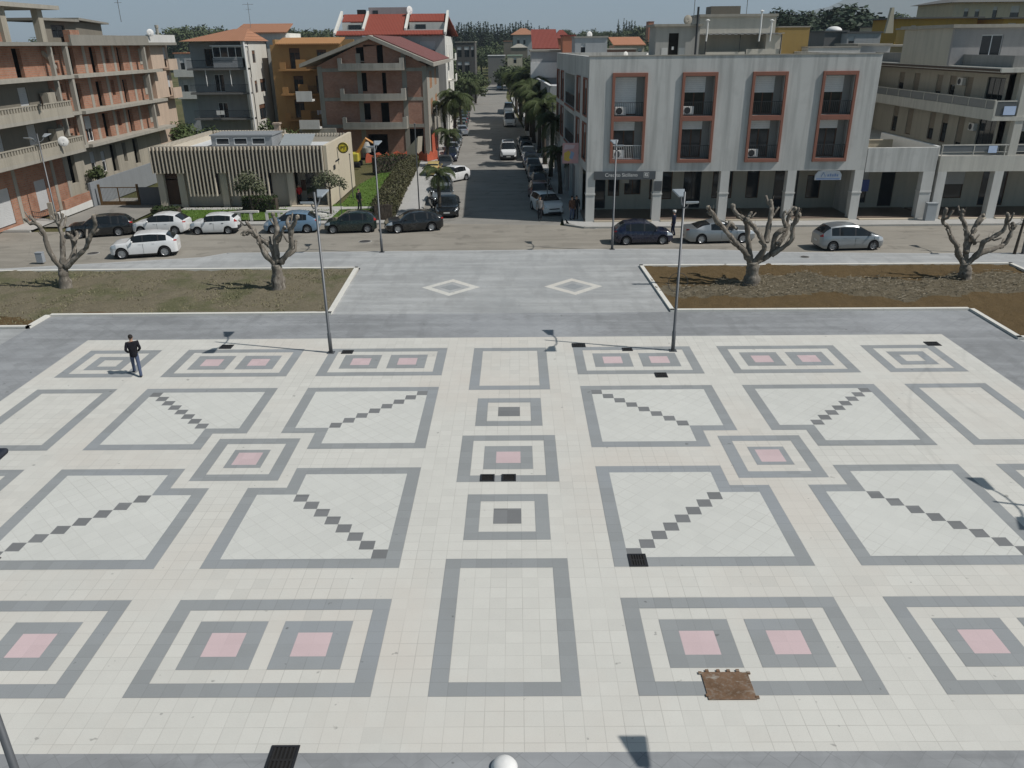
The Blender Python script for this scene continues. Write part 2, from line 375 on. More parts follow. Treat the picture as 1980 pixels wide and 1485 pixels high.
# crossing rings
for u in (-25, 18):
    frame(gb, u, 22.45, u+7, 29.67, 1); frame(gb, u+2, 24.5, u+5, 27.6, .5); R4(pk, u+2.5, 25, u+4.5, 27.1)
def lblock(u0, v0, v1, nx_, ny_):
    """13 x 13 block with a 3 x 3 notch in the corner (nx_, ny_ = +1/-1 side of the notch) and a diagonal of dark pavers"""
    n = 13.0; kv = (v1-v0)/n
    def rr(b, a0, b0, a1, b1, z=.004):
        if nx_ < 0: a0, a1 = n-a1, n-a0
        if ny_ < 0: b0, b1 = n-b1, n-b0
        R4(b, u0+a0, v0+b0*kv, u0+a1, v0+b1*kv, z)
    rr(gb, 0, 0, 13, 1); rr(gb, 0, 1, 1, 13); rr(gb, 1, 12, 10, 13); rr(gb, 12, 1, 13, 10); rr(gb, 9, 9, 12, 10); rr(gb, 9, 10, 10, 12)
    for k in range(8): rr(db, 1+k, 1+k, 2+k, 2+k)
    for k in range(8):
        rr(dg, 1+k, 2+k, 2+k, 12) if k < 8 else None
        rr(dg, 2+k, 1+k, 12, 2+k) if k < 8 else None
    # cells already covered: column strips above and row strips right of the diagonal
for (u, nxs) in ((-36, 1), (-20, -1), (7, 1), (23, -1)):
    lblock(u, V1, V2, nxs, 1); lblock(u, V3, V4, nxs, -1)
for nm, bb, mt in (('paving_pattern_grey', gb, T_grey), ('paving_pattern_dark', db, T_dark), ('paving_pattern_pink', pk, T_pink), ('paving_pattern_cream', dg, T_diag)): struct(bb.build(nm, mt))
# two diamonds on the pale walkway
for i, cx in enumerate((-3.36, 3.48)):
    cy = 30.3; b1 = MB(); b2 = MB(); b3 = MB()
    def dia(r): return [(cx-r*.98, cy), (cx, cy-r), (cx+r*.98, cy), (cx, cy+r)]
    o, n_, d_ = dia(1.66), dia(1.10), dia(.62)
    for k in range(4):
        j = (k+1) % 4
        b1.poly([(*o[k], .004), (*o[j], .004), (*n_[j], .004), (*n_[k], .004)])
    b2.poly([(*q, .004) for q in d_])
    struct(b1.build('paving_diamond', T_white)); struct(b2.build('paving_diamond_centre', T_grey))
# roads ------------------------------------------------------------
RZ = -.10
road_poly = [(-90, 35.0), (-31.5, 35.1), (-20.0, 37.6), (-18.7, 38.75), (7.8, 39.0), (13.5, 38.6), (17.0, 37.85), (26.6, 37.15), (90, 37.15), (90, 45.75), (5.3, 45.75), (3.6, 47.0), (-7.3, 48.2), (-9.2, 47.8), (-30.2, 47.6), (-30.6, 46.1), (-90, 46.1)]
sheet('road', [road_poly], M_road, RZ)
st = [(SX(-7.3, 48.2)-.0, 48.2), (3.6, 47.0), (SX(4.0, 50), 50), (SX(4.0, 120), 120), (SX(3.0, 200), 200), (-2.2, 300), (-7.0, 300), (SX(-5.3, 200), 200), (SX(-7.0, 120), 120)]
sheet('street', [st[::1]], M_street, RZ)
sheet('lane', [[(-7.0, 300), (-2.2, 300), (-9, 420), (-16, 520), (-20, 520), (-14, 420)]], M_field, .3)
sheet('driveway', [rect(-35.8, 47.7, -29.8, 60)], M_street, -.05)
# pavements on the far side
def kerb_line(name, pts, w, z0, z1, mat, closed=False):
    b = MB(); n = len(pts)
    for i in range(n if closed else n-1):
        p = Vector((*pts[i], 0)); q = Vector((*pts[(i+1) % n], 0)); d = (q-p).normalized(); nr = Vector((-d.y, d.x, 0))*w
        e = d*(w if closed else 0)
        L = (q-p).length; k = max(1, int(L/1.0)); 
        for j in range(k):
            a = p+d*(L*j/k+.004); c = p+d*(L*(j+1)/k-.004)
            if j == 0 and closed: a = p + d*.0
            b.extr([tuple(a+Vector((0,0,z0))), tuple(c+Vector((0,0,z0))), tuple(c+nr+Vector((0,0,z0))), tuple(a+nr+Vector((0,0,z0)))], (0, 0, z1-z0))
    return struct(b.build(name, mat))
sheet('pavement', [[(5.3, 45.9), (90, 45.9), (90, 52.2), (5.6, 52.2), (4.1, 52.2), (4.1, 49), (4.3, 47.0)], [(4.1, 52.2), (5.6, 52.2), (SX(5.6, 200), 200), (SX(4.1, 200), 200)],
    [(-9.4, 48.0), (-7.3, 48.4), (SX(-7.1, 140), 140), (SX(-10.0, 140), 140), (SX(-9.6, 86), 86)], [(-29.8, 47.8), (-9.4, 48.0), (-9.4, 48.9), (-29.8, 48.7)], rect(-90, 46.3, -35.8, 50.2)], T_side, .02)
kerb_line('kerb', [(90, 45.75), (5.3, 45.75), (3.9, 46.9), (SX(4.0, 50), 50), (SX(4.0, 120), 120)][::-1], .18, -.1, .03, M_kerbc)
kerb_line('kerb', [(SX(-7.2, 120), 120), (SX(-7.2, 48.2), 48.2), (-9.2, 47.8), (-30.0, 47.55)][::-1], .18, -.1, .035, M_kerbc)
kerb_line('kerb', [(-35.8, 46.1), (-90, 46.1)], .2, -.1, .03, M_kerbc)
kerb_line('kerb', [(-90, 35.0), (-31.5, 35.1), (-20.0, 37.6), (-18.7, 38.75), (7.8, 39.0), (13.5, 38.6), (17.0, 37.85), (26.6, 37.15), (90, 37.15)][::-1], .2, -.1, .006, plaster('pale_kerb', (.43, .43, .42), .3, .1))
# planters -----------------------------------------------------------
PLL = [(-40, 23.75), (-23.3, 23.75), (-23.3, 25.55), (-9.05, 25.55), (-9.3, 34.55), (-40, 34.4)]
PLR = [(8.05, 25.6), (23.0, 25.5), (22.95, 21.25), (30.2, 21.25), (30.15, 34.4), (7.75, 34.55)]
for nm, pl in (('planter_kerb', PLL), ('planter_kerb', PLR)):
    o = kerb_line(nm, pl, .22, -.1, .11, M_kerb, closed=True)
def inpoly(x, y, pl):
    c = False; n = len(pl)
    for i in range(n):
        (x1, y1), (x2, y2) = pl[i], pl[(i+1) % n]
        if (y1 > y) != (y2 > y) and x < (x2-x1)*(y-y1)/(y2-y1)+x1: c = not c
    return c
def soilbed(name, pl, mats, pick):
    """uneven earth: a grid clipped to the bed, with clods and ruts"""
    x0 = min(p[0] for p in pl); x1 = max(p[0] for p in pl); y0 = min(p[1] for p in pl); y1 = max(p[1] for p in pl)
    s = .2; b = MB(); nx = int((x1-x0)/s)+1; ny = int((y1-y0)/s)+1; idx = {}
    for j in range(ny+1):
        for i in range(nx+1):
            x, y = x0+i*s, y0+j*s
            h = .05 + .10*noise.noise(Vector((x*.35, y*.35, 1))) + .07*noise.noise(Vector((x*1.9, y*1.9, 2))) + .045*noise.noise(Vector((x*5.1, y*5.1, 3)))
            idx[i, j] = len(b.v); b.v.append((x, y, max(-.05, h)))
    for j in range(ny):
        for i in range(nx):
            x, y = x0+(i+.5)*s, y0+(j+.5)*s
            if all(inpoly(x+dx*.5*s, y+dy*.5*s, pl) for dx in (-1, 1) for dy in (-1, 1)): b.f.append([idx[i, j], idx[i+1, j], idx[i+1, j+1], idx[i, j+1]]); b.m.append(pick(x, y))
    return struct(b.build(name, mats, smooth=True))
def pickR(x, y):
    d = abs(y-(29.9+.035*(x-20)+.5*math.sin(x*.5)))-1.9-1.3*noise.noise(Vector((x*.5, y*.5, 7)))
    if x < 12: d += (12-x)*.35
    return 1 if d < 0 else 0
soilbed('soil', PLL, [M_soilL, M_soilR], lambda x, y: 1 if (y < 25.4+.8*noise.noise(Vector((x*.4, y*.4, 0))) and x < -20) else 0)
soilbed('soil', PLR, [M_soilR, M_chip], pickR)
sheet('lawn', [[(-27.6, 49.2), (-9.8, 49.2), (SX(-9.8, 84), 84), (-13.2, 80), (-14.9, 66), (-14.6, 56), (-20, 54.4), (-27.6, 54.4)]], M_lawn, .03)
sheet('footpath', [[(-18.6, 49.3), (-14.2, 49.3), (-14.2, 54.6), (-18.6, 54.6)], [(-14.2, 53.3), (-9.9, 53.9), (-9.9, 54.6), (-14.2, 54.4)], [(-27.6, 53.6), (-18.6, 53.6), (-18.6, 54.6), (-27.6, 54.6)]], T_side, .036)
# drain covers ---------------------------------------------------------
def grate(x0, y0, x1, y1, label, bars=True, nmn='drain_grate', z=.004, m=None, cat='drain grate'):
    cx, cy = (x0+x1)/2, (y0+y1)/2; hx, hy = abs(x1-x0)/2, abs(y1-y0)/2
    t = thing(nmn, label, cat, (cx, cy, z))
    f = MB(); k = .05
    f.box(-hx, -hy, 0, hx, -hy+k, .02); f.box(-hx, hy-k, 0, hx, hy, .02); f.box(-hx, -hy+k, 0, -hx+k, hy-k, .02); f.box(hx-k, -hy+k, 0, hx, hy-k, .02)
    f.build('frame', M_black, t)
    g = MB(); g.poly([(-hx+k, -hy+k, .004), (hx-k, -hy+k, .004), (hx-k, hy-k, .004), (-hx+k, hy-k, .004)]); g.build('pit', M_dark, t)
    if bars:
        g = MB(); n = 7
        for i in range(1, n): x = -hx+2*hx*i/n; g.box(x-.018, -hy+k, .006, x+.018, hy-k, .018)
        for yy in (-.02, ): g.box(-hx+k, yy, .007, hx-k, yy+.05, .019)
        g.build('bars', plain('cast_iron', (.03, .028, .027), .6, .3, var=.4), t)
    return t
grate(3.2, 4.43, 3.68, 4.98, 'black barred drain grate at the corner of the right L-shaped paving block')
grate(-14.0, 4.43, -13.5, 4.98, 'black barred drain grate cut by the left edge of the picture')
grate(-.87, 8.84, -.42, 9.27, 'left of the pair of black inspection holes in the middle paving square', False, 'inspection_hole', cat='drain cover')
grate(-.20, 8.84, .25, 9.27, 'right of the pair of black inspection holes in the middle paving square', False, 'inspection_hole', cat='drain cover')
grate(5.94, 17.08, 6.43, 17.58, 'dark brown drain grate alone between two right paving rows')
for (px, py, w_, h_, lb) in ((438, 671, .55, .5, 'drain grate under the shadow of the left lamp'), (672, 681, .5, .42, 'drain grate just right of the left lamp post foot'), (1119, 668, .6, .5, 'wider drain grate crossed by the right lamp shadow'), (1213, 676, .45, .38, 'small drain grate on the grey band left of the right lamp post'), (1803, 665, .6, .5, 'drain grate beside the far right corner ring of the plaza')):
    p = GZ(px, py); grate(p.x-w_/2, p.y-h_/2, p.x+w_/2, p.y+h_/2, lb)
grate(-4.5, -1.95, -3.95, -1.25, 'black drain pit at the bottom edge, left of the middle')
# rusty steel plate
t = thing('steel_plate', 'rusty brown steel trench plate with lugs lying on the grey paving band', 'steel plate', (4.72, .25, .006))
def rusty():
    t_ = NT('rusty_steel'); p = t_.pos(); n1 = t_.noise(p, 2.2, 6, .7); n2 = t_.noise(p, 14, 4)
    a = t_.mix(t_.ramp(n1, [(.35, 0), (.62, 1)]), (.125, .075, .042), (.21, .13, .08)); a = t_.mix(t_.ramp(n2, [(.5, 0), (.75, 1)]), a, (.24, .20, .16))
    a = t_.mix(t_.ramp(t_.noise(t_.pos(scale=(1, 3, 1)), 1.6, 5, .65), [(.56, 0), (.68, 1)]), a, (.36, .33, .28))
    return t_.out(a, .75, .2, .3)
M_rust = rusty()
b = MB(); b.box(-.5, -.38, 0, .5, .40, .02); b.build('plate', M_rust, t, bevel=.004)
for i, (x, y) in enumerate([(-.36, .40), (-.12, .40), (.1, .40), (.3, .40), (-.52, .34), (.52, .34), (-.5, -.3), (.52, -.36)]):
    b = MB(); b.box(x-.035, y, 0, x+.035, y+.07, .03); b.build('lug', M_rust, t)

# manhole covers on the road
M_iron = plain('manhole_iron', (.085, .08, .075), .6, .3, var=.3)
for px, py, r_, lb in ((1556, 500, .3, 'small dark manhole cover on the pale walkway near the silver minivan'), (1625, 443, .32, 'iron drain cover at the far kerb behind the silver minivan'), (706, 467, .45, 'round manhole cover on the road between the two left lamp posts'), (1148, 441, .3, 'rusty drain cover at the kerb by the corner building'), (180, 490, .4, 'round manhole cover on the road left of the white crossover'), (955, 330, .4, 'round manhole cover in the side street')):
    p = GZ(px, py, RZ); z = .006 if py > 495 else RZ+.005
    t = thing('manhole_cover', lb, 'manhole cover', (p.x, p.y, z)); b = MB(); b.lathe([(0, .012), (r_*.8, .012), (r_*.82, .006), (r_*.9, .006), (r_*.9, 0)], n=24); b.build('lid', M_iron, t); b = MB(); b.lathe([(r_*.9, .014), (r_, .014), (r_*1.02, 0)], n=24); b.build('rim', M_kerbc, t)
# ================================================================== building kit
def FR(o, ang):
    """wall space (u along, d inwards, z) -> building space"""
    c, s = math.cos(ang), math.sin(ang)
    return lambda p: (o[0]+p[0]*c-p[1]*s, o[1]+p[0]*s+p[1]*c, p[2])
def bld(b, name, mats, parent, F=None, **kw):
    if F: b.v = [F(p) for p in b.v]
    return b.build(name, mats, parent, **kw)
def wallmb(W, z0, z1, t, holes, b=None, u0=0, d0=0):
    b = b or MB(); us = sorted({u0, W} | {h[0] for h in holes} | {h[2] for h in holes}); zs = sorted({z0, z1} | {h[1] for h in holes} | {h[3] for h in holes})
    us = [u for u in us if u0 <= u <= W]; zs = [z for z in zs if z0 <= z <= z1]
    for j in range(len(zs)-1):
        zm = (zs[j]+zs[j+1])/2; st = None
        for i in range(len(us)-1):
            um = (us[i]+us[i+1])/2
            hole = any(h[0] < um < h[2] and h[1] < zm < h[3] for h in holes)
            if not hole and st is None: st = us[i]
            if st is not None and (hole or i == len(us)-2):
                b.box(st, d0, zs[j], us[i] if hole else us[i+1], d0+t, zs[j+1]); st = None
    return b
def window(parent, F, u0, z0, u1, z1, d=.12, fm=None, panes=2, shut=0, gm=None, name='window', sm=None, fw=.07, label=None, sill=None):
    """glazed opening: frame with mullions, pane (sub-part) and perhaps a part-lowered roller shutter (sub-part)"""
    b = MB(); t = .06
    b.box(u0, d, z0, u0+fw, d+t, z1); b.box(u1-fw, d, z0, u1, d+t, z1); b.box(u0+fw, d, z0, u1-fw, d+t, z0+fw); b.box(u0+fw, d, z1-fw, u1-fw, d+t, z1)
    for k in range(1, panes):
        x = u0+(u1-u0)*k/panes; b.box(x-fw*.5, d+.005, z0+fw, x+fw*.5, d+t-.005, z1-fw)
    f = bld(b, name, fm or M_alu, parent, F)
    g = MB(); g.box(u0+fw*.5, d+.02, z0+fw*.5, u1-fw*.5, d+.04, z1-fw*.5); bld(g, 'pane', gm or M_glass, f, F)
    if shut:
        g = MB(); zz = z1-fw-(z1-z0-2*fw)*shut; n = max(2, int((z1-zz)/.12))
        for k in range(n): a = zz+(z1-zz)*k/n; g.box(u0+.01, d-.03, a+.006, u1-.01, d-.004, a+(z1-zz)/n)
        bld(g, 'roller_shutter', sm or M_roller, f, F)
    if sill:
        g = MB(); g.box(u0-.06, -.08, z0-.07, u1+.06, d, z0-.002); bld(g, 'sill', sill, f, F)
    if label: f['label'] = label
    return f
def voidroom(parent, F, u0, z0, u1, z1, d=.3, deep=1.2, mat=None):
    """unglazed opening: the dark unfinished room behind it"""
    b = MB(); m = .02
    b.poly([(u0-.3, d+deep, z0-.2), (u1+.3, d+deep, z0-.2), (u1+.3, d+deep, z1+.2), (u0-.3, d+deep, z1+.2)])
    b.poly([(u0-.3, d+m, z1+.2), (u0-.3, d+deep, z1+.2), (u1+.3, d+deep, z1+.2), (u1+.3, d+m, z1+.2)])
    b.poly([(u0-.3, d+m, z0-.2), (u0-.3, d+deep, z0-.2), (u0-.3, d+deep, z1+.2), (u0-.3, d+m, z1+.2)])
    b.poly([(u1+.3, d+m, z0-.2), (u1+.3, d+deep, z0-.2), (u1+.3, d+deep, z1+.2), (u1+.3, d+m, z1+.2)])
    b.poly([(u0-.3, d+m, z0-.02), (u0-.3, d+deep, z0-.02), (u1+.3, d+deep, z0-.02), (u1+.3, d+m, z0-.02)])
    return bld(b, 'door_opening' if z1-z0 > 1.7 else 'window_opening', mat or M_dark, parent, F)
def railing(parent, F, u0, u1, z0, z1, d, mat=None, step=.13, name='railing', th=.02):
    b = MB(); n = max(1, int((u1-u0)/step))
    for k in range(n+1): x = u0+(u1-u0)*k/n; b.box(x-th/2, d, z0, x+th/2, d+th, z1-.03)
    b.box(u0, d-.01, z1-.03, u1, d+th+.01, z1+.01); b.box(u0, d, z0+.05, u1, d+th, z0+.08)
    return bld(b, name, mat or M_rail, parent, F)
def acunit(parent, F, u, d, z, name='air_conditioner'):
    b = MB(); b.box(u, d, z, u+.78, d+.3, z+.56); o = bld(b, name, M_white, parent, F, bevel=.02)
    g = MB(); g.lathe([(.0, 0), (.23, 0), (.23, -.012), (.0, -.012)], axis='y', n=20); g.v = [(p[0]+u+.30, p[1]+d-.001, p[2]+z+.28) for p in g.v]; bld(g, 'fan_grille', M_rail, o, F); return o
def dish(loc, yaw, r, label, parent_z=None, mat=None, name='satellite_dish'):
    t = thing(name, label, 'satellite dish', loc, yaw); r *= .7
    b = MB(); prof = [(0, 0), (r*.5, .03*r*3), (r, .25*r)]; b.lathe([(p, h) for p, h in prof], axis='y', n=20); b.lathe([(r, .25*r), (r*.98, .25*r+.015), (0, .015)], axis='y', n=20)
    b.v = [(x, -y, z+r*.9) for x, y, z in b.v]
    b.build('bowl', mat or M_white, t, smooth=True)
    b = MB(); b.tube([(0, .05, 0), (0, .05, r*.9), (0, -.02, r*.9)], .03, 6); b.tube([(0, 0, r*.25), (0, -r*.75, r*.6)], .015, 5); b.box(-.04, -r*.8, r*.55, .04, -r*.7, r*.65); b.build('arm', M_steel, t)
    return t
def aerial(loc, h, label):
    t = thing('tv_aerial', label, 'tv aerial', loc)
    b = MB(); b.tube([(0, 0, 0), (0, 0, h)], .03, 6); b.build('mast', M_steel, t)
    b = MB(); b.tube([(-.7, 0, h*.93), (.7, 0, h*.93)], .018, 5)
    for k in range(7): x = -.65+.2*k; b.tube([(x, -.3, h*.93), (x, .3, h*.93)], .012, 4)
    b.tube([(-.35, 0, h*.75), (.35, 0, h*.75)], .015, 5); b.build('antenna', M_steel, t); return t
def text(parent, s, loc, size, mat, rot=(rad(90), 0, 0), name='lettering', ext=.01, align='LEFT'):
    c = bpy.data.curves.new(name, 'FONT'); c.body = s; c.size = size; c.extrude = ext; c.align_x = align
    o = bpy.data.objects.new(name, c); COL.objects.link(o); o.parent = parent; o.location = loc; o.rotation_euler = rot; c.materials.append(mat)
    bpy.context.view_layer.update(); dg_ = bpy.context.evaluated_depsgraph_get(); me = bpy.data.meshes.new_from_object(o.evaluated_get(dg_)); o2 = bpy.data.objects.new(name, me); COL.objects.link(o2); o2.parent = parent; o2.location = loc; o2.rotation_euler = rot; bpy.data.objects.remove(o); o2.name = name; return o2
# ================================================================== grey bank building on the corner
M_bank = plaster('grey_cement_render', (.55, .545, .515), .5, .85, (.16, .16, .15))
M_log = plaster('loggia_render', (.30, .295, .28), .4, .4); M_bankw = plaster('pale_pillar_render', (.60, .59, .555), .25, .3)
M_rollw = plain('white_roller_shutter', (.74, .74, .72), .6); M_terra = plaster('terracotta_surround', (.285, .128, .092), .4, .4, (.14, .10, .08))
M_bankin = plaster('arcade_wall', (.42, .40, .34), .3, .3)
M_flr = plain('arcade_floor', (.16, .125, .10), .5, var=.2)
M_step = plaster('stone_step', (.60, .52, .40), .2, .1)
B = thing('corner_building', 'grey three-storey corner building with terracotta framed windows above an arcade', 'building', (5.55, 47.65, 0))
W_, H_ = 20.52, 11.6
F0 = FR((0, 0), 0)
hol = []
bx = [1.65+4.955*k for k in range(4)]          # surround outer left (width 2.5)
for x in bx: hol += [(x+.16, 4.5, x+2.34, 7.27), (x+.16, 7.56, x+2.34, 10.3)]
wb_ = wallmb(W_, 3.68, H_, .3, hol)
SA = -math.pi/2+.041; SO = (-1.06, 25.5); FS = FR(SO, SA); SL = 25.52
def st(t): return SL - t                      # distance t from the front corner -> wall u
shol = []
for (ta, tb) in ((.8, 2.9), (5.2, 7.3), (18.1, 20.6), (22.4, 24.7)): shol += [(st(tb), 7.6, st(ta), 10.05), (st(tb), 4.45, st(ta), 6.95)]
shol += [(st(17), 7.5, st(9), 10.05), (st(17), 4.35, st(9), 6.95)]
wall_o = bld(wb_, 'front_wall', M_bank, B, F0)
bld(wallmb(SL-.31, 3.68, H_, .3, shol), 'side_wall', M_bank, B, FS)
bk = MB(); bk.box(-1.05, 25.5, 0, W_, 25.8, H_); bk.box(W_-.3, .3, 0, W_, 25.5, H_); bk.build('rear_wall', M_bank, B)
r = MB(); r.poly([(.3, .3, 11.15), (W_-.3, .3, 11.15), (W_-.3, 25.5, 11.15), (-.75, 25.5, 11.15)]); r.poly([(.3, .3, 3.70), (W_-.3, .3, 3.70), (W_-.3, 25.5, 3.70), (-.75, 25.5, 3.70)]); r.build('roof', M_conc, B)
cp = MB(); cp.box(-.03, -.04, H_, W_+.03, .36, H_+.06); cp.build('coping', M_conc, B)
for k, x in enumerate(bx):
    b = MB(); pr = .13
    b.box(x, -pr, 4.32, x+.2, .02, 10.52); b.box(x+2.3, -pr, 4.32, x+2.5, .02, 10.52)
    for za, zb in ((4.32, 4.56), (7.24, 7.58), (10.26, 10.52)): b.box(x+.2, -pr, za, x+2.3, .02, zb)
    sr = b.build('window_surround', M_terra, B, bevel=.015)
    for lv, (za, zb) in enumerate(((4.56, 7.24), (7.58, 10.26))):
        # loggia box
        lg = MB(); D = .8
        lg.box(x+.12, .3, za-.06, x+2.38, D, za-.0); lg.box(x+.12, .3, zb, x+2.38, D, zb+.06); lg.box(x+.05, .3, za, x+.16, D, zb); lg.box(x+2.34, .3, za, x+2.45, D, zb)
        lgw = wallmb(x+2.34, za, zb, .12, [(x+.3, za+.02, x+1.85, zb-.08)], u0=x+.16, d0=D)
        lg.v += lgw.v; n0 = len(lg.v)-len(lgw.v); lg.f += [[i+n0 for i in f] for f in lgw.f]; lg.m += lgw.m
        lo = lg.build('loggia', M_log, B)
        sh = [[.22, .2, .2, .2], [1, .40, .42, .42]][lv][k]
        window(lo, FR((0, D), 0), x+.3, za+.02, x+1.85, zb-.08, .03, M_brown, 2, sh, fw=.10, sm=M_rollw)
        railing(B, F0, x+.2, x+2.3, za+.02, za+.95, .05, name='railing') if not (lv == 0 and k == 0) else railing(B, F0, x+.2, x+2.3, za+.02, za+1.0, .05, M_white)
for (k, lv, du) in ((0, 1, .3), (1, 1, .25), (2, 0, .25), (0, 0, .3)): acunit(B, F0, bx[k]+du, .25, (4.62, 7.64)[lv]+.02)
# side windows
for (ta, tb) in ((.8, 2.9), (5.2, 7.3), (18.1, 20.6), (22.4, 24.7)):
    for za, zb in ((4.45, 6.95), (7.6, 10.05)):
        b = MB(); u0, u1 = st(tb), st(ta)
        b.box(u0-.12, -.06, za-.12, u0+.02, .1, zb+.12); b.box(u1-.02, -.06, za-.12, u1+.12, .1, zb+.12); b.box(u0+.02, -.06, zb, u1-.02, .1, zb+.12); b.box(u0+.02, -.06, za-.12, u1-.02, .1, za)
        bld(b, 'window_surround', M_terra, B, FS); window(B, FS, u0+.03, za, u1-.03, zb, .14, M_brown, 2, .5 if ta in (5.2, 22.4) else .25)
for za, zb in ((4.35, 6.95), (7.5, 10.05)):
    b = wallmb(st(9), za, zb, .1, [(st(16.6), za, st(13.4), zb-.1), (st(12.8), za, st(9.5), zb-.1)], u0=st(17), d0=1.3)
    b.box(st(17), .3, za-.05, st(9), 1.3, za); b.box(st(17), .3, zb, st(9), 1.3, zb+.05); b.box(st(17)-.1, .3, za, st(17), 1.3, zb); b.box(st(9), .3, za, st(9)+.1, 1.3, zb)
    lo = bld(b, 'loggia', M_bank, B, FS)
    window(lo, FS, st(16.6), za, st(13.4), zb-.1, 1.33, None, 3); window(lo, FS, st(12.8), za, st(9.5), zb-.1, 1.33, None, 3)
    railing(B, FS, st(17), st(9), za, za+.95, .08)
    b = MB(); b.box(st(17.1), -.04, za-.2, st(8.9), .05, za-.02); bld(b, 'window_surround', M_terra, B, FS)
# pillars and arcade
px_ = [0, 5.0, 9.96, 14.9, 19.86]
for x in px_:
    b = MB(); b.box(x, 0, .0, x+.65, .65, 3.68); b.box(x-.04, -.04, 2.0, x+.69, .69, 2.1); b.build('pillar', M_bankw, B)
bw = MB()
shops = [[(.75, .2, 1.9, 3.5), (2.1, 1.2, 3.0, 3.5), (3.4, 1.3, 4.7, 3.5)], [(5.4, .9, 7.2, 3.55), (8.1, .2, 9.5, 3.6)], [(10.4, .95, 12.0, 3.6), (13.1, .95, 14.1, 3.6)], [(15.3, .2, 17.2, 3.6), (17.9, .9, 19.0, 2.7)]]
hs = [h for s in shops for h in s]
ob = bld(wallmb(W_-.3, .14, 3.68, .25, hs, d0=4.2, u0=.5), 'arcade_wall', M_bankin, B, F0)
F42 = FR((0, 4.2), 0)
for h in hs:
    window(B, F42, h[0], h[1], h[2], h[3], .05, M_brown if h[1] > .5 else M_rail, 1 if h[2]-h[0] < 1.3 else 2, name='shop_window' if h[1] > .5 else 'shop_door')
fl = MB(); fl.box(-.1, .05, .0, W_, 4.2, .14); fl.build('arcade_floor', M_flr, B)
s_ = MB()
for i in range(4): s_.box(px_[i]+.66, -.25, 0, px_[i+1]-.01, .05, .10); s_.box(px_[i]+.66, -.25, .10, px_[i+1]-.01, -.2, .13)
s_.build('step', M_step, B)
ad = wallmb(SL-4.2, .0, 3.68, .25, [(u, .1, u+2.6, 3.1) for u in (.8, 4.5, 8.2, 11.9, 15.6)], u0=0)
bld(ad, 'side_wall', M_bank, B, FS)
for u in (.8, 4.5, 8.2, 11.9, 15.6):
    b = MB()
    for k in range(24): b.box(u, .1, .1+k*.125, u+2.6, .13, .1+k*.125+.118)
    bld(b, 'roller_shutter', plain('grey_shutter_%d' % int(u), (.19+.02*(u % 3), .20, .205), .6, .3), B, FS)
    b = MB(); b.box(u-.55, -.16, 0, u-.15, .0, 3.6); bld(b, 'pillar', M_bank, B, FS)
# bank sign across first bay
S = thing('bank_sign', 'dark grey fascia sign reading Credito Siciliano over the first arcade bay', 'sign', (5.55, 47.65, 0))
M_sg = plain('sign_grey', (.085, .092, .098), .5)
b = MB(); b.box(.55, -.12, 3.14, 5.1, -.02, 3.74); b.build('panel', M_sg, S, bevel=.01)
text(S, 'Credito Siciliano', (1.35, -.13, 3.36), .36, M_white, ext=.005)
b = MB(); b.box(4.22, -.135, 3.30, 4.60, -.125, 3.32); b.box(4.22, -.135, 3.64, 4.60, -.125, 3.66); b.box(4.22, -.135, 3.32, 4.24, -.125, 3.64); b.box(4.58, -.135, 3.32, 4.60, -.125, 3.64)
b.box(4.30, -.135, 3.52, 4.52, -.125, 3.58); b.box(4.30, -.135, 3.38, 4.36, -.125, 3.52); b.box(4.39, -.135, 3.38, 4.52, -.125, 3.43); b.box(4.46, -.135, 3.43, 4.52, -.125, 3.49); b.build('emblem', M_white, S)
# awning sign in the fourth bay
S = thing('shop_sign', 'pale blue-white arched shop sign hanging in the fourth arcade bay', 'sign', (5.55, 47.65, 0))
b = MB(); pts = [(17.0, .15, 2.95), (18.95, .15, 2.95), (18.95, .15, 3.35), (18.75, .15, 3.6), (18.3, .15, 3.67), (17.65, .15, 3.67), (17.2, .15, 3.6), (17.0, .15, 3.3)]; b.extr(pts, (0, .12, 0)); b.build('panel', plain('sign_pale', (.55, .58, .62), .4), S)
b = MB(); M_sblue = plain('sign_blue', (.22, .30, .48), .4); b.box(17.1, .138, 2.98, 18.85, .148, 3.08); b.tube([(17.45, .14, 3.2), (17.6, .14, 3.5), (17.75, .14, 3.2)], .03, 5)
for k in range(5): b.box(17.9+.17*k, .138, 3.2, 18.02+.17*k, .148, 3.36+.05*(k % 2))
b.build('emblem', M_sblue, S)
# square corner sign (pink and yellow) and plaque, stop plates
S = thing('projecting_sign', 'square pink and yellow sign with a blue blot projecting from the shaded street wall', 'sign', (5.28, 52.2, 3.72))
b = MB(); b.box(-1.28, -.06, 0, -.02, .06, 1.55); b.build('panel', plain('sign_pink', (.62, .36, .36), .5), S)
b = MB(); b.extr([(-1.15, -.068, .25), (-.75, -.068, .15), (-.5, -.068, .6), (-.8, -.068, 1.0), (-1.15, -.068, .8)], (0, .004, 0)); b.build('yellow_patch', plain('sign_yellow', (.72, .50, .09), .5), S)
b = MB(); b.extr([(-.75, -.07, .4), (-.5, -.07, .3), (-.35, -.07, .8), (-.6, -.07, .95)], (0, .004, 0)); b.build('blue_patch', plain('sign_blue2', (.30, .42, .62), .5), S)
b = MB(); b.extr([(-1.2, -.066, 1.05), (-.4, -.066, 1.15), (-.3, -.066, 1.4), (-1.1, -.066, 1.45)], (0, .003, 0)); b.build('pale_patch', plain('sign_pale2', (.66, .52, .55), .5), S)
b = MB(); b.box(5.05, -.05, 2.28, 5.62, -.005, 3.0); o = b.build('wall_plaque', plain('plaque_grey', (.10, .105, .11), .4), loc=(5.55, 47.65, 0)); tag(o, 'small dark wall plaque on the second arcade pillar', 'plaque')
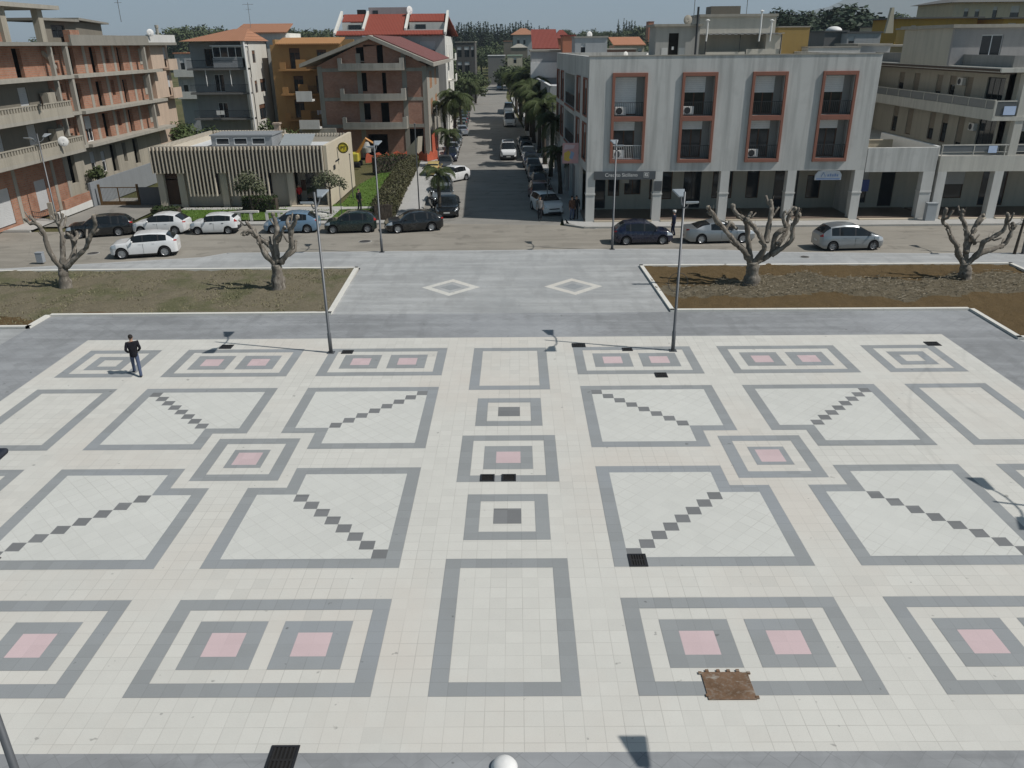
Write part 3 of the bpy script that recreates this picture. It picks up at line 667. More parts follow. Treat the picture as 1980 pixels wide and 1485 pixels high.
b = MB(); b.box(-.3, -.05, 0, .3, .0, .35); o = b.build('shop_sign', plain('sign_cream', (.45, .44, .40), .5), loc=(9.0, 51.84, 2.2)); tag(o, 'small cream notice on the wall inside the arcade', 'sign')
# rooftop rooms
M_pent = plaster('rooftop_render', (.40, .39, .36), .4, .4)
def room(parent, name, x0, y0, z0, x1, y1, z1, mat, cap=True, capm=None):
    b = MB(); b.box(x0, y0, z0, x1, y1, z1); o = b.build(name, mat, parent)
    if cap:
        b = MB(); b.box(x0-.15, y0-.15, z1, x1+.15, y1+.15, z1+.16); b.build('roof_slab', capm or M_conc, o)
    return o
def gyx(px, Y): return GY(px, 80, Y).x
P1 = thing('stair_hut', 'grey rooftop stair hut with a dark doorway above the corner building', 'roof hut', (gyx(1268, 58), 58, 11.15))
wP = gyx(1352, 58)-gyx(1268, 58)
b = wallmb(wP, 0, 2.5, .2, [(1.05, 0, 1.85, 2.0)]); b.box(0, .2, 0, .2, 3.5, 2.5); b.box(wP-.2, .2, 0, wP, 3.5, 2.5); b.box(.2, 3.3, 0, wP-.2, 3.5, 2.5); b.build('wall', M_pent, P1)
b = MB(); b.box(-.2, -.25, 2.5, wP+.2, 3.7, 2.68); b.build('roof', M_conc, P1)
b = MB(); b.box(1.05, .1, 0, 1.85, .15, 2.0); o = b.build('door', M_dark, P1); b = MB(); b.box(1.35, .085, .75, 1.52, .1, 1.0); b.build('notice', M_white, o)
b = MB(); b.box(.5, -.02, 0, 1.0, 0, .9); b.box(1.9, -.02, 0, 2.4, 0, .9); b.build('plinth', M_bankw, P1)
P2 = thing('rooftop_flat', 'pale rooftop flat with corrugated canopy above the corner building', 'roof hut', (gyx(1355, 60), 60, 11.15))
w2 = gyx(1502, 60)-gyx(1355, 60)
b = MB(); b.box(0, .8, 0, w2, 6, 3.25); b.build('wall', plaster('cream_render', (.52, .49, .42), .25, .3), P2)
b = MB(); b.box(-.1, .6, 3.25, w2+.1, 6.2, 3.45); b.build('roof', M_conc, P2)
b = MB(); b.box(1.1, 2, 3.46, 3.6, 4, 4.1); b.build('water_tank', plain('tank_brown', (.16, .14, .11), .6), P2)
b = MB(); n = 26
for k in range(n): x = -.2+(w2+.3)*k/n; dz = .06 if k % 2 else 0; b.box(x, -1.6, 1.85+dz, x+(w2+.3)/n, .8, 1.9+dz)
b.build('canopy', plain('corrugated_sheet', (.40, .39, .37), .6), P2)
b = MB(); b.box(.1, -1.45, 0, 3.4, -1.35, .55); b.box(3.5, -1.45, 0, w2, -1.35, .75); b.box(w2-1.3, -1.35, .75, w2, .8, 1.84); b.build('parapet', plaster('cream_parapet', (.58, .54, .46), .2, .2), P2)
b = MB(); b.tube([(.1, -1.5, 0), (.1, -1.5, 1.85)], .04, 6); b.tube([(w2-.1, -1.5, 0), (w2-.1, -1.5, 1.85)], .04, 6); b.tube([(2.9, -1.5, .5), (2.9, -1.5, 1.85)], .03, 6); b.build('post', M_rail, P2)
for i, (px, top, bot, lb) in enumerate(((1365, 40, 80, 'left of the two white chimney pipes with caps on the rooftop flat'), (1467, 22, 80, 'tall white chimney pipe between its shorter neighbours on the rooftop flat'), (1488, 40, 80, 'short white chimney pipe at the right end of the rooftop flat'))):
    p = GY(px, bot, 58.4); q = GY(px, top, 58.4); b = MB(); b.tube([(0, 0, 0), (.04, 0, (q.z-p.z)*.5), (.02, 0, q.z-p.z)], .07, 8); t = thing('chimney_pipe', lb, 'chimney pipe', p); b.build('pipe', M_white, t); b = MB(); b.lathe([(.0, .12), (.18, .04), (.18, 0), (0, 0)], (0.02, 0, q.z-p.z), n=12); b.build('cap', M_white, t)
P3 = thing('stair_hut', 'ochre yellow rooftop block behind the corner building', 'roof hut', (gyx(1503, 66), 66, 0)); w3 = gyx(1563, 66)-gyx(1503, 66)
b = MB(); b.box(0, 0, 11.16, w3, 5, GY(1530, 53, 66).z); b.build('wall', plaster('ochre_render', (.36, .25, .095), .2, .2), P3)
b = MB(); b.box(-.05, -.05, GY(1530, 53, 66).z, w3+.05, 5.05, GY(1530, 53, 66).z+.1); b.build('coping', M_conc, P3)
P4 = thing('low_wall', 'low white rooftop wall right of the ochre block', 'wall', (gyx(1565, 64), 64, 0)); w4 = gyx(1666, 64)-gyx(1565, 64)
b = MB(); b.box(0, 0, 11.16, w4, 1.8, GY(1600, 90, 64).z-.1); b.build('wall', M_bankw, P4); b = MB(); b.box(-.05, -.05, GY(1600, 90, 64).z-.1, w4+.05, 1.85, GY(1600, 90, 64).z); b.build('coping', M_conc, P4)
aerial((gyx(1338, 59), 59, 13.8), 3.6, 'tall tv aerial beside the stair hut')
aerial((gyx(1438, 63), 63, 14.6), 3.4, 'tv aerial above the brown water tank')
dish((gyx(1326, 59.5), 59.5, 13.8), .3, .55, 'grey satellite dish on the stair hut roof', mat=M_conc)
dish((gyx(1210, 66), 66, 11.2), .6, .4, 'small white dish at the corner building parapet, left one')
dish((gyx(1253, 64), 64, 11.2), .6, .3, 'tiny white dish next to the stair hut')
p = GY(1343, 105, 57.9); b = MB(); b.tube([(0, 0, 0), (0, 0, 3.9)], .09, 8); o = b.build('flue_pipe', M_rail, loc=(p.x, 57.7, 11.16)); tag(o, 'dark flue pipe between stair hut and rooftop flat', 'chimney pipe')
# ================================================================== single-storey arcade wing with terrace
WG = thing('arcade_wing', 'low grey arcade wing with roof terrace right of the corner building', 'building', (26.1, 47.65, 0))
ww = 5.2
b = MB(); b.box(0.02, 0, 3.52, ww, .3, 5.24); b.build('parapet', M_bank, WG)
b = MB(); b.box(4.36, 0, 0, ww, .65, 3.52); b.box(4.32, -.04, 2.0, ww, .69, 2.1); b.build('pillar', M_bankw, WG)
b = MB(); b.poly([(0, .3, 4.3), (ww, .3, 4.3), (ww, 22, 4.3), (0, 22, 4.3)]); b.poly([(0, .3, 3.52), (ww, .3, 3.52), (ww, 22, 3.52), (0, 22, 3.52)]); b.build('terrace_floor', M_conc, WG)
b = MB(); b.box(0, .05, 0, ww, 4.2, .12); b.build('arcade_floor', M_flr, WG)
b = MB(); b.box(.1, -.25, 0, 4.3, .05, .10); b.build('step', M_step, WG)
bld(wallmb(ww, .1, 3.52, .2, [(.7, .5, 2.2, 3.3), (3.2, .2, 4.3, 3.2)], d0=4.2), 'arcade_wall', M_bankin, WG, F0)
window(WG, F42, .7, .5, 2.2, 3.3, .05, M_rail, 1, .55); window(WG, F42, 3.2, .2, 4.3, 3.2, .05, M_rail, 1, name='shop_door')
b = MB(); b.box(ww-.05, .3, 4.3, ww+.2, 10, 5.3); b.build('divider_wall', M_white, WG)
b = MB(); b.box(.3, 6.8, 4.3, 4.8, 7, 5.0); b.box(.3, 6.75, 5.0, 4.8, 7.05, 5.08); b.build('planter_wall', plaster('beige_wall', (.47, .41, .31), .3, .3), WG)
sg = MB(); sg.box(.5, 3.0, 1.6, 1.8, 3.05, 2.5); o = sg.build('poster_board', plain('board_blue', (.05, .08, .25), .5), loc=(26.1, 47.65, 0)); tag(o, 'blue board standing inside the arcade wing', 'board')
o = MB(); o.box(0, 0, 0, .75, .4, 1.25); o.box(-.03, -.03, 1.25, .78, .43, 1.32); o = o.build('utility_cabinet', plain('cabinet_grey', (.33, .35, .36), .5), loc=(30.9, 46.95, .02), bevel=.01); tag(o, 'grey utility cabinet at the foot of the arcade wing pillar', 'cabinet')
# ================================================================== beige apartment block on the right
M_bei = plaster('beige_render', (.46, .43, .36), .3, .35)
M_beid = plaster('beige_band', (.55, .53, .47), .3, .45)
A = thing('apartment_building', 'beige apartment block with long side balconies at the right edge', 'building', (31.3, 47.65, 0))
sx = 5.0                                   # local x of side wall
FSd = FR((sx, 24), -math.pi/2)             # side wall, u from the back
def sd_(t): return 24-t
sh = []
for z0 in (4.45, 7.45):
    for (ta, tb, hh) in ((2.2, 4.6, 2.4), (6.6, 7.6, 2.3), (9.2, 10.2, 2.3), (11.4, 12.4, 2.3), (15.5, 16.6, 2.3), (18.5, 19.6, 2.3)): sh.append((sd_(tb), z0+.05, sd_(ta), z0+hh))
bld(wallmb(24-1.5, 4.3, 10.3, .3, sh), 'side_wall', M_bei, A, FSd)
for i, h in enumerate(sh): window(A, FSd, h[0], h[1], h[2], h[3], .1, M_brown if i % 6 else M_rail, 1 if i % 6 else 3, [.0, .9, .3, .6, 1, .4][i % 6], sm=plain('shutter_tan_%d' % i, (.27, .23, .18), .7))
FFr = FR((sx, 1.5), 0); fh = [(1.4, 4.5, 3.0, 6.9), (5, 4.5, 6.2, 6.9), (1.4, 7.5, 3.0, 9.8), (5, 7.5, 6.2, 9.8)]
bld(wallmb(14, 4.3, 10.3, .3, fh), 'front_wall', M_bei, A, FFr)
for h in fh: window(A, FFr, *h, .1, M_rail, 2, .3)
b = MB(); b.box(sx+13.7, 1.8, 0, sx+14, 24, 10.3); b.box(0, 24, 0, sx+14, 24.3, 10.3); b.build('rear_wall', M_bei, A)
for x in (.25, 4.45, 9.1, 13.75):
    b = MB(); b.box(x, 0, 0, x+.65, .65, 3.5); b.build('pillar', M_bankw, A)
for x in (5.1, 9.75): b = MB(); b.box(x, .05, 4.62, x+.6, .6, 10.2); b.build('column', M_beid, A)
b = MB(); b.box(0.22, 0, 3.5, 19, 1.5, 4.62); b.build('beam', M_beid, A)
b = MB(); b.box(0.22, 1.5, 4.0, sx+14, 24, 4.3); b.build('terrace_floor', M_beid, A)
for nm, zt, zb in (('rail', 5.40, 4.66),):
    b = MB(); b.box(.2, .06, 5.34, 19, .12, 5.42); b.box(.2, .07, 4.86, 19, .11, 4.9)
    for k in range(8): b.box(.25+k*2.3, .06, 4.62, .31+k*2.3, .12, 5.36)
    b.build('railing', M_beid, A); b = MB(); b.box(.26, .085, 4.9, 4.4, .095, 5.34); b.box(5.2, .085, 4.9, 18, .095, 5.34); b.build('rail_panel', plain('smoked_panel', (.13, .14, .145), .35), A)
# side balconies: slab, solid band, panels and posts
bx0 = 3.35
for zb in (7.05,):
    b = MB(); b.box(bx0, 0, zb, sx, 24, zb+.3); b.box(sx, 0, zb, sx+9, 1.5, zb+.3); bs = b.build('balcony', M_beid, A)
    b = MB(); b.box(bx0, 0.1, zb+.3, bx0+.14, 24, zb+.78); b.box(bx0, -.02, zb+.3, bx0+.14, .1, zb+1.35); b.build('parapet', M_beid, bs)
    b = MB()
    for k in range(10): b.box(bx0+.02, 2.4*k+1.2, zb+.78, bx0+.1, 2.4*k+1.28, zb+1.42)
    b.box(bx0+.14, 0, zb+1.3, sx-.1, .06, zb+1.38); b.box(bx0, .1, zb+1.36, bx0+.14, 24, zb+1.42); b.build('railing', M_beid, bs)
    b = MB(); b.box(bx0+.05, .1, zb+.8, bx0+.07, 24, zb+1.36); b.build('rail_panel', plain('smoked_panel_b', (.16, .17, .17), .3), bs)
    b = MB(); b.box(bx0+.14, .02, zb+.35, sx-.12, .05, zb+1.3); b.build('rail_panel', plain('smoked_panel_c', (.10, .105, .105), .4), bs)
b = MB(); b.box(bx0-.1, -.1, 10.3, sx+14, 24, 10.6); b.build('roof', M_beid, A)
b = MB(); b.box(bx0+.9, .4, 10.6, bx0+1.1, 24, 11.4); b.box(bx0+1.1, .4, 10.6, sx+14, .6, 11.4); b.build('roof_parapet', plaster('grey_parapet', (.27, .265, .25), .4, .5), A)
b = MB(); b.box(bx0+.05, -.02, 10.18, bx0+.9, 24, 10.29); b.box(bx0-.14, .1, 10.36, bx0-.101, 24, 10.52); b.build('eave', plain('dark_eave', (.075, .05, .035), .7), A)
for (t_, z_) in ((8.4, 9.1), (5.4, 5.9)): acunit(A, FSd, sd_(t_), -.32, z_)
b = MB(); b.box(0, .0, 0, .85, .02, .6); o = b.build('cloth', plain('pale_blue_cloth', (.50, .60, .78), .9), loc=(35.35, 47.62, 7.45)); tag(o, 'pale blue cloth on the second-floor balcony rail', 'cloth')
b = MB(); b.box(0, .0, 0, .62, .02, .5); o = b.build('cloth', plain('pale_blue_cloth_b', (.50, .60, .78), .9), loc=(34.9, 47.66, 4.82)); tag(o, 'pale blue cloth on the first-floor terrace rail', 'cloth')
bld(wallmb(19, 0, 3.5, .2, [(1.2, .2, 2.6, 3.1), (3.0, .8, 4.6, 3.0), (6, .2, 8, 3.1)], d0=4.2), 'arcade_wall', M_bei, A, F0)
for h in [(1.2, .2, 2.6, 3.1), (3.0, .8, 4.6, 3.0), (6, .2, 8, 3.1)]: window(A, F42, *h, .05, M_brown, 1, .5 if h[1] > .5 else 0)
b = MB(); b.box(.25, .05, 0, 19, 4.2, .12); b.build('arcade_floor', M_flr, A)
b = MB(); b.box(.95, -.25, 0, 4.4, .05, .1); b.box(5.15, -.25, 0, 9, .05, .1); b.build('step', M_step, A)
# penthouse
b = wallmb(9, 10.6, 13.3, .3, [(2.2, 11.0, 3.9, 12.8)], d0=0); bp = bld(b, 'penthouse', plaster('lilac_grey_render', (.33, .32, .315), .3, .3), A, FR((3.2, 7.4), 0))
window(A, FR((3.2, 7.4), 0), 2.2, 11.0, 3.9, 12.8, .1, M_alu, 2, 0)
b = MB(); b.box(3.2, 7.7, 10.6, 3.5, 16, 13.3); b.box(3.5, 15.7, 10.6, 12.2, 16, 13.3); b.build('penthouse_wall', M_bei, A); b = MB(); b.box(2.9, 7.1, 13.3, 12.5, 16.3, 13.55); b.build('penthouse_roof', M_conc, A)
# ================================================================== unfinished apartment block on the left
M_br = brickwork('hollow_brick', (.34, .155, .095), (.42, .205, .13), (.28, .24, .195), blotch=.6)
M_br2 = brickwork('red_brick_infill', (.42, .195, .13), (.50, .255, .175), (.34, .255, .21), .26, .13, .5)
M_pink = plaster('pinkish_render', (.52, .40, .305), .4, .4)
M_lbw = plaster('old_brown_render', (.20, .18, .145), .5, .4)
M_gnd = plaster('dusty_cream_render', (.37, .335, .27), .6, .6)
L = thing('unfinished_apartment_block', 'unfinished four-storey block of brick infill and bare concrete slabs at the left edge', 'building', (-37.8, 46, 0))
FL = FR((0, 0), math.pi/2)                    # u = y-46 , d inwards (-x)
ZF = [4.75, 7.5, 10.38, 12.92]
def slab(z, u0, u1, out=1.2, th=.26): 
    b = MB(); b.box(u0, -out, z-th, u1, 6, z); return bld(b, 'floor_slab', M_conc_d if z > 12 else M_conc, L, FL)
for i, z in enumerate(ZF):
    slab(z, -4, 10.4, [2.0, 1.6, 1.25, 1.2][i]); slab(z, 10.41, 13.1, .9); slab(z, 13.11, (31.5 if i in (0,) else 30.6) if i < 3 else 35.4, 1.25)
# brick bays (section B)
def bays(i):
    z0 = ZF[i]; z1 = ZF[i+1]-.26
    hs = [(14.4, z0, 15.5, z0+2.15), (18.3, z0, 19.4, z0+2.15), (21.2, z0+.8, 21.85, z0+2.15), (23.6, z0, 24.5, z0+2.1)]
    if i == 0: hs[0] = (14.9, z0, 16.1, z0+2.15)
    w_ = bld(wallmb(29.9, z0, z1, .3, hs, u0=13.2), 'brick_wall', M_br, L, FL)
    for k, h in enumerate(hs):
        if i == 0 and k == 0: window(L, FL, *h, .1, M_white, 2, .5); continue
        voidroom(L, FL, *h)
    for u in (17.0, 20.4, 22.6, 25.9): b = MB(); b.box(u, -.035, z0, u+.45, .01, z1); bld(b, 'column', M_conc, L, FL)
    b = MB(); b.box(27.2, -1.1, z0, 27.5, -.75, z1); bld(b, 'column', M_conc, L, FL)
    b = MB(); b.box(28.3, -.04, z0+.5, 29.1, 0, z1-.3); bld(b, 'grey_patch', M_conc, L, FL)
for i in range(3): bays(i)
for i in (1, 2):
    b = MB(); b.box(29.95, -.5, ZF[i], 33.2, 6, ZF[i+1]-.27); bld(b, 'rendered_end_wall', M_pink, L, FL)
    b = MB(); b.box(33.25, -.9, ZF[i]-.2, 35.6, 0, ZF[i]); b.box(33.25, -.9, ZF[i], 35.6, -.8, ZF[i]+.9); b.box(33.3, 0, ZF[i], 35.6, 6, ZF[i+1]-.27); bld(b, 'balcony', M_pink, L, FL)
    window(L, FL, 33.8, ZF[i]+.1, 34.8, ZF[i]+2.1, -.02, M_brown, 1, .6)
b = MB(); b.box(29.95, 0, 0, 35.5, 6, ZF[1]-.27); bld(b, 'rendered_end_wall', M_pink, L, FL)
# stair bay between
for i in range(3):
    z0 = ZF[i]; z1 = ZF[i+1]-.26
    hs = [(12.0, z0+.15, 12.6, z0+1.0), (12.0, z0+1.6, 12.6, z0+2.2)]
    bld(wallmb(13.1, z0, z1, .25, hs, u0=10.45), 'brick_wall', M_br, L, FL)
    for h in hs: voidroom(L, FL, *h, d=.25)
    b = MB(); b.box(12.75, -.85, z0, 13.1, -.5, z1); bld(b, 'column', M_conc, L, FL)
    b = MB(); b.extr([(10.45, -.25, z0+1.9), (11.3, -.25, z0+1.35), (11.9, -.25, z0+.75), (11.9, -.25, z0+.5), (11.2, -.25, z0+1.1), (10.45, -.25, z0+1.6)], (0, .22, 0)); bld(b, 'stair_edge', M_conc, L, FL)
    b = MB(); b.box(10.42, -.8, z0, 10.7, -.5, z1); bld(b, 'column', M_conc, L, FL)
# near section A
z0 = ZF[2]; hs = [(6.4, z0, 7.5, z0+2.1), (2.6, z0, 3.7, z0+2.1)]
bld(wallmb(10.4, z0, ZF[3]-.26, .3, hs, u0=-4), 'brick_wall', M_br, L, FL)
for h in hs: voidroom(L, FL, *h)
for i in (0, 1):
    z0 = ZF[i]; z1 = ZF[i+1]-.26; hs = [(1.2, z0, 2.6, z0+2.2), (6.0, z0, 7.2, z0+2.2)]
    bld(wallmb(10.4, z0, z1, .3, hs, u0=-4), 'rendered_wall', M_lbw, L, FL)
    for h in hs: window(L, FL, *h, .1, M_white, 2, .7, sm=M_roller)
    o_ = [2.0, 1.6][i]
    b = MB(); b.box(-4, -o_, z0, 10.35, -o_+.12, z0+.62); b.box(10.2, -o_+.12, z0, 10.35, 0, z0+1.0); bb = bld(b, 'balcony_parapet', M_gnd, L, FL)
    b = MB()
    for k in range(40): u = -3.9+.36*k; b.box(u, -o_+.02, z0+.63, u+.16, -o_+.10, z0+.95)
    b.box(-4, -o_-.01, z0+.95, 10.35, -o_+.13, z0+1.04); bld(b, 'balustrade', M_gnd, bb, FL)
    b = MB(); b.box(8.6, -.8, z0, 9.7, -.15, z0+1.7); bld(b, 'partition', M_gnd, L, FL)
# ground storey
hg = [(-.5, .2, 1.8, 2.9), (5.2, .4, 6.8, 2.8), (10.8, 1.7, 11.9, 4.1), (14.6, 1.9, 15.4, 3.9), (16.6, 1.9, 17.3, 3.7), (18.5, 1.6, 19.6, 4.1), (21.0, 2.2, 21.7, 4.0), (23.3, 1.7, 24.4, 4.1)]
bld(wallmb(10.4, 0, ZF[0]-.26, .3, hg[:2], u0=-4), 'brick_wall', M_br, L, FL); bld(wallmb(29.9, 0, ZF[0]-.26, .3, hg[2:], u0=10.42), 'rendered_wall', M_gnd, L, FL)
for k, h in enumerate(hg):
    if k in (0, 1, 3, 4): window(L, FL, *h, .08, M_white if k > 2 else M_rail, 1, 1 if k < 2 else .5)
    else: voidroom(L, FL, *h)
for u in (2.6, 8.0, 10.0): b = MB(); b.box(u, -.05, 0, u+.4, .0, ZF[0]-.27); bld(b, 'column', M_conc, L, FL)
b = MB(); b.box(-4, 6, 0, 35.5, 9, ZF[3]-.27); bld(b, 'rear_wall', M_lbw, L, FL)
# roof: parapet, frame tower, hut
b = MB(); b.box(13.2, -1.2, 12.92, 28.4, -1.05, 13.5); bld(b, 'roof_parapet', M_conc_d, L, FL)
b = MB(); b.box(28.41, -1.2, 12.92, 35.3, -1.0, 13.65); b.box(35.1, -1.0, 12.92, 35.3, 5, 13.65); bld(b, 'roof_parapet', M_bankw, L, FL)
b = MB()
for u in (4.5, 9.5):
    for d in (-.9, 3.6): b = MB(); b.box(u, d, 12.93, u+.7, d+.5, 15.3); bld(b, 'tower_column', M_gnd, L, FL)
b = MB(); b.box(-4, -1.4, 15.3, 12.0, 5, 15.6); bld(b, 'tower_roof', M_conc, L, FL)
b = MB(); b.box(-4, -.7, 12.93, 4.4, -.4, 13.6); bld(b, 'brick_wall', M_br, L, FL); b = MB(); b.box(-4, .5, 13.6, 3.8, .7, 15.3); bld(b, 'rendered_wall', M_lbw, L, FL)
b = wallmb(24, 12.93, 14.6, .25, [(15.0, 13.3, 17.2, 14.3)], u0=13.3, d0=1.2); b.box(23.8, 1.45, 12.93, 24, 5, 14.6); bld(b, 'roof_hut', M_lbw, L, FL); window(L, FL, 15.0, 13.3, 17.2, 14.3, 1.3, M_rail, 2)
b = MB(); b.box(13.1, .7, 14.6, 19, 5.2, 14.8); b.extr([(19.01, .7, 14.75), (24.6, .7, 14.5), (24.6, .7, 14.65), (19.01, .7, 14.95)], (0, 4.5, 0)); bld(b, 'hut_roof', M_conc_d, L, FL)
b = MB(); b.box(16.2, .3, 12.93, 17.8, .9, 13.9); bld(b, 'brick_stack', M_br, L, FL)
dish((-36.4, 74.6, 13.5), .7, .5, 'white satellite dish on the parapet of the unfinished block')
dish((-35.5, 52.6, 5.35), .5, .55, 'white satellite dish in front of the lower left balcony')
dish((-35.9, 51.4, 8.4), 2.2, .55, 'dark satellite dish on the upper left balcony', mat=plain('dish_brown', (.11, .075, .05), .6))
aerial((-37, 70, 14.7), 2.2, 'thin tv aerial above the roof hut of the unfinished block')
p = GY(307, 60, 78); b = MB(); b.tube([(0, 0, 0), (0, 0, 1.1)], .16, 8); b.tube([(0, 0, 1.1), (0, 0, 1.4)], .2, 8); o = b.build('chimney', M_conc, loc=(-37.2, 78.4, 13.2)); tag(o, 'round concrete chimney at the right end of the unfinished block roof', 'chimney')
# yard in front: retaining wall, gate, garden wall
b = MB(); b.extr([(-36.1, 56, -.1), (-36.1, 69, -.1), (-36.1, 69, 1.9), (-36.1, 56, 1.9)], (.2, 0, 0)); o = b.build('retaining_wall', plaster('blue_grey_render', (.235, .25, .26), .2, .25)); tag(o, 'blue-grey retaining wall climbing between the unfinished block and the gate', 'wall')
GT = thing('yard_gate', 'rusty framed mesh gate with posts left of the post office', 'gate', (-35.6, 56.5, -.05))
M_rst = plain('rust_brown_paint', (.13, .075, .03), .75, .1, var=.35)
for x in (0, 3.3): b = MB(); b.box(x, 0, 0, x+.16, .16, 1.75); b.build('post', M_rst, GT)
b = MB(); b.box(.17, .05, .0, 3.29, .1, .32); b.box(.17, .05, 1.45, 3.29, .09, 1.52); b.box(1.65, .05, .32, 1.72, .09, 1.45); b.build('gate_frame', M_rst, GT)
b = MB()
for k in range(26): b.box(.2+.118*k, .065, .32, .215+.118*k, .075, 1.45)
b.build('gate_bars', M_rail, GT)
b = MB(); b.box(3.5, .03, 0, 5.6, .08, 1.5); b.build('sheet_panel', plain('grey_sheet', (.10, .11, .12), .5), GT)
b = MB(); b.box(4.4, -.02, 1.2, 4.75, .02, 1.65); o = b.build('notice_board', plain('yellow_notice', (.62, .50, .12), .6), loc=(-34.6, 56.4, 0)); tag(o, 'small yellow notice on the yard fence', 'notice')
GW = thing('garden_wall', 'low brick garden wall with white base in front of the unfinished block', 'wall', (0, 0, 0))
b = MB(); b.extr([(-36.2, 50.4, 0), (-36.2, 55.8, 0), (-36.2, 55.8, .55), (-36.2, 50.4, .45)], (.3, 0, 0)); b.build('base', M_bankw, GW)
b = MB(); b.extr([(-36.15, 51.6, .48), (-36.15, 55.8, .56), (-36.15, 55.8, 1.3), (-36.15, 51.6, 1.2)], (.2, 0, 0)); b.build('brick_course', M_br, GW)
FN = thing('garden_fence', 'curved wrought-iron fence with pale posts at the left edge', 'fence', (-40.9, 49.9, 0))
for x in (0, 2.4, 4.5): b = MB(); b.box(x, 0, 0, x+.35, .35, 1.35); b.build('post', M_gnd, FN)
b = MB()
for s in (0, 1):
    x0 = [.36, 2.76][s]; x1 = [2.39, 4.49][s]
    for zz in (.25, .6):
        b.tube([(x0+(x1-x0)*k/8, .17, zz+.5*abs(k/8-.5)**1.5) for k in range(9)], .025, 5)
    for k in range(12): x = x0+(x1-x0)*(k+.5)/12; b.tube([(x, .17, .1), (x, .17, .62)], .012, 4)
b.build('iron_panel', M_rail, FN)
b = MB(); b.box(.0, .05, 0, 4.5, .3, .1); b.build('base', M_bankw, FN)
# ================================================================== post office
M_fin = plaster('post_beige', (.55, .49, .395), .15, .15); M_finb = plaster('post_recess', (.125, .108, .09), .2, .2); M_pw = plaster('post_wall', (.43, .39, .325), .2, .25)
PO = thing('post_office', 'low beige post office with ribbed fascia and flat roof', 'building', (-29.7, 54.65, 0)); W2 = 14.5
hw = [(2.8, 1.0, 5.05, 2.88), (6.2, 1.0, 9.5, 2.88), (.5, .15, 1.65, 2.8), (11.3, .12, 14.0, 2.8)]
bld(wallmb(W2-.3, 0, 2.9, .3, hw, d0=.7), 'front_wall', M_pw, PO, F0)
FP_ = FR((0, .7), 0)
window(PO, FP_, *hw[0], .12, M_brown, 3); window(PO, FP_, *hw[1], .12, M_brown, 4)
b = MB(); b.box(.5, .85, .15, 1.65, .9, 2.2); b.box(.5, .85, 2.28, 1.65, .9, 2.8); b.build('door', M_brown, PO)
for x in (.02, 1.75, 5.3, 10.9): b = MB(); b.box(x, .35, 0, x+.55, .72, 2.88); b.build('pilaster', M_fin, PO)
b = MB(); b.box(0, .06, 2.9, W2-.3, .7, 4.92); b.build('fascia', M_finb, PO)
b = MB(); n = 46
for k in range(n):
    x = .02+(W2-.4)*k/(n-1); zb = 2.86
    if 2.7 < x < 5.2 or 6.0 < x < 9.6: zb = .98
    b.box(x-.045, -.20, zb, x+.045, .061, 4.95)
b.build('fascia_fins', M_fin, PO)
b = MB(); b.box(W2-.29, 0, 0, W2, 10.8, 4.97); b.build('side_wall', plaster('post_side', (.56, .49, .375), .15, .12), PO)
b = MB(); b.box(0, .7, 0, .3, 14.2, 4.6); b.box(.3, 13.9, 0, 7.6, 14.2, 4.6); b.box(7.3, 10.5, 0, 7.6, 13.9, 4.6); b.box(7.6, 10.5, 0, W2-.3, 10.8, 4.6); b.build('rear_wall', M_fin, PO)
b = MB()
for k in range(48): y = .9+.275*k; b.box(.02, y, 4.62, .28, y+.15, 4.9)
for k in range(26): x = .4+.275*k; b.box(x, 13.92, 4.62, x+.15, 14.18, 4.9)
for k in range(24): x = 7.7+.275*k; b.box(x, 10.52, 4.62, x+.15, 10.78, 4.9)
b.build('parapet_fins', M_fin, PO)['kind'] = 'stuff'
M_memb = plaster('white_roof_membrane', (.55, .56, .56), .4, 0)
b = MB(); b.poly([(.3, .7, 4.15), (W2-.3, .7, 4.15), (W2-.3, 10.5, 4.15), (7.3, 10.5, 4.15), (7.3, 13.9, 4.15), (.3, 13.9, 4.15)]); b.build('roof', M_memb, PO)
b = wallmb(8.3, 4.16, 5.15, .15, [(3.3, 4.4, 4.5, 5.0), (4.9, 4.4, 6.1, 5.0), (6.5, 4.4, 7.7, 5.0)], u0=2.9, d0=6.2); b.box(2.9, 6.35, 4.16, 3.05, 9.5, 5.15); b.box(8.15, 6.35, 4.16, 8.3, 9.5, 5.15); b.box(2.8, 6.1, 5.16, 8.4, 9.6, 5.26); b.build('roof_light_hut', plain('hut_grey', (.25, .26, .265), .5), PO)
for x in (3.3, 4.9, 6.5): window(PO, FR((0, 6.2), 0), x, 4.4, x+1.2, 5.0, .02, M_white, 1)
b = MB(); b.extr([(8.8, 6.5, 4.2), (11.6, 6.5, 4.2), (11.6, 8.8, 4.95), (8.8, 8.8, 4.95)], (0, 0, .1)); b.build('sloped_skylight', plain('skylight_grey', (.30, .32, .32), .3), PO)
b = MB(); b.box(4.9, 11.0, 4.16, 7.2, 12.2, 4.9); b.box(4.8, 10.9, 4.9, 7.3, 12.3, 5.0); b.build('roof_hut', M_memb, PO)
b = MB(); b.box(6.95, 12.0, 4.16, 7.45, 12.5, 5.6); b.box(6.85, 11.9, 5.6, 7.55, 12.6, 5.75); ch = b.build('chimney', plaster('chimney_render', (.42, .33, .26), .3, .2), PO)
b = MB(); b.box(11.3, 2.2, 0.1, 14.0, 2.3, 2.8); b.build('porch_wall', M_pw, PO); b = MB(); b.box(12.0, 2.1, .15, 12.8, 2.2, 2.4); b.build('door', M_glass, PO); b = MB(); b.box(11.55, 2.15, 1.0, 11.95, 2.2, 1.9); b.build('notice_frame', M_brown, PO)
b = MB(); b.box(11.1, -.1, 0, 14.2, 2.2, .1); b.build('step', M_step, PO)
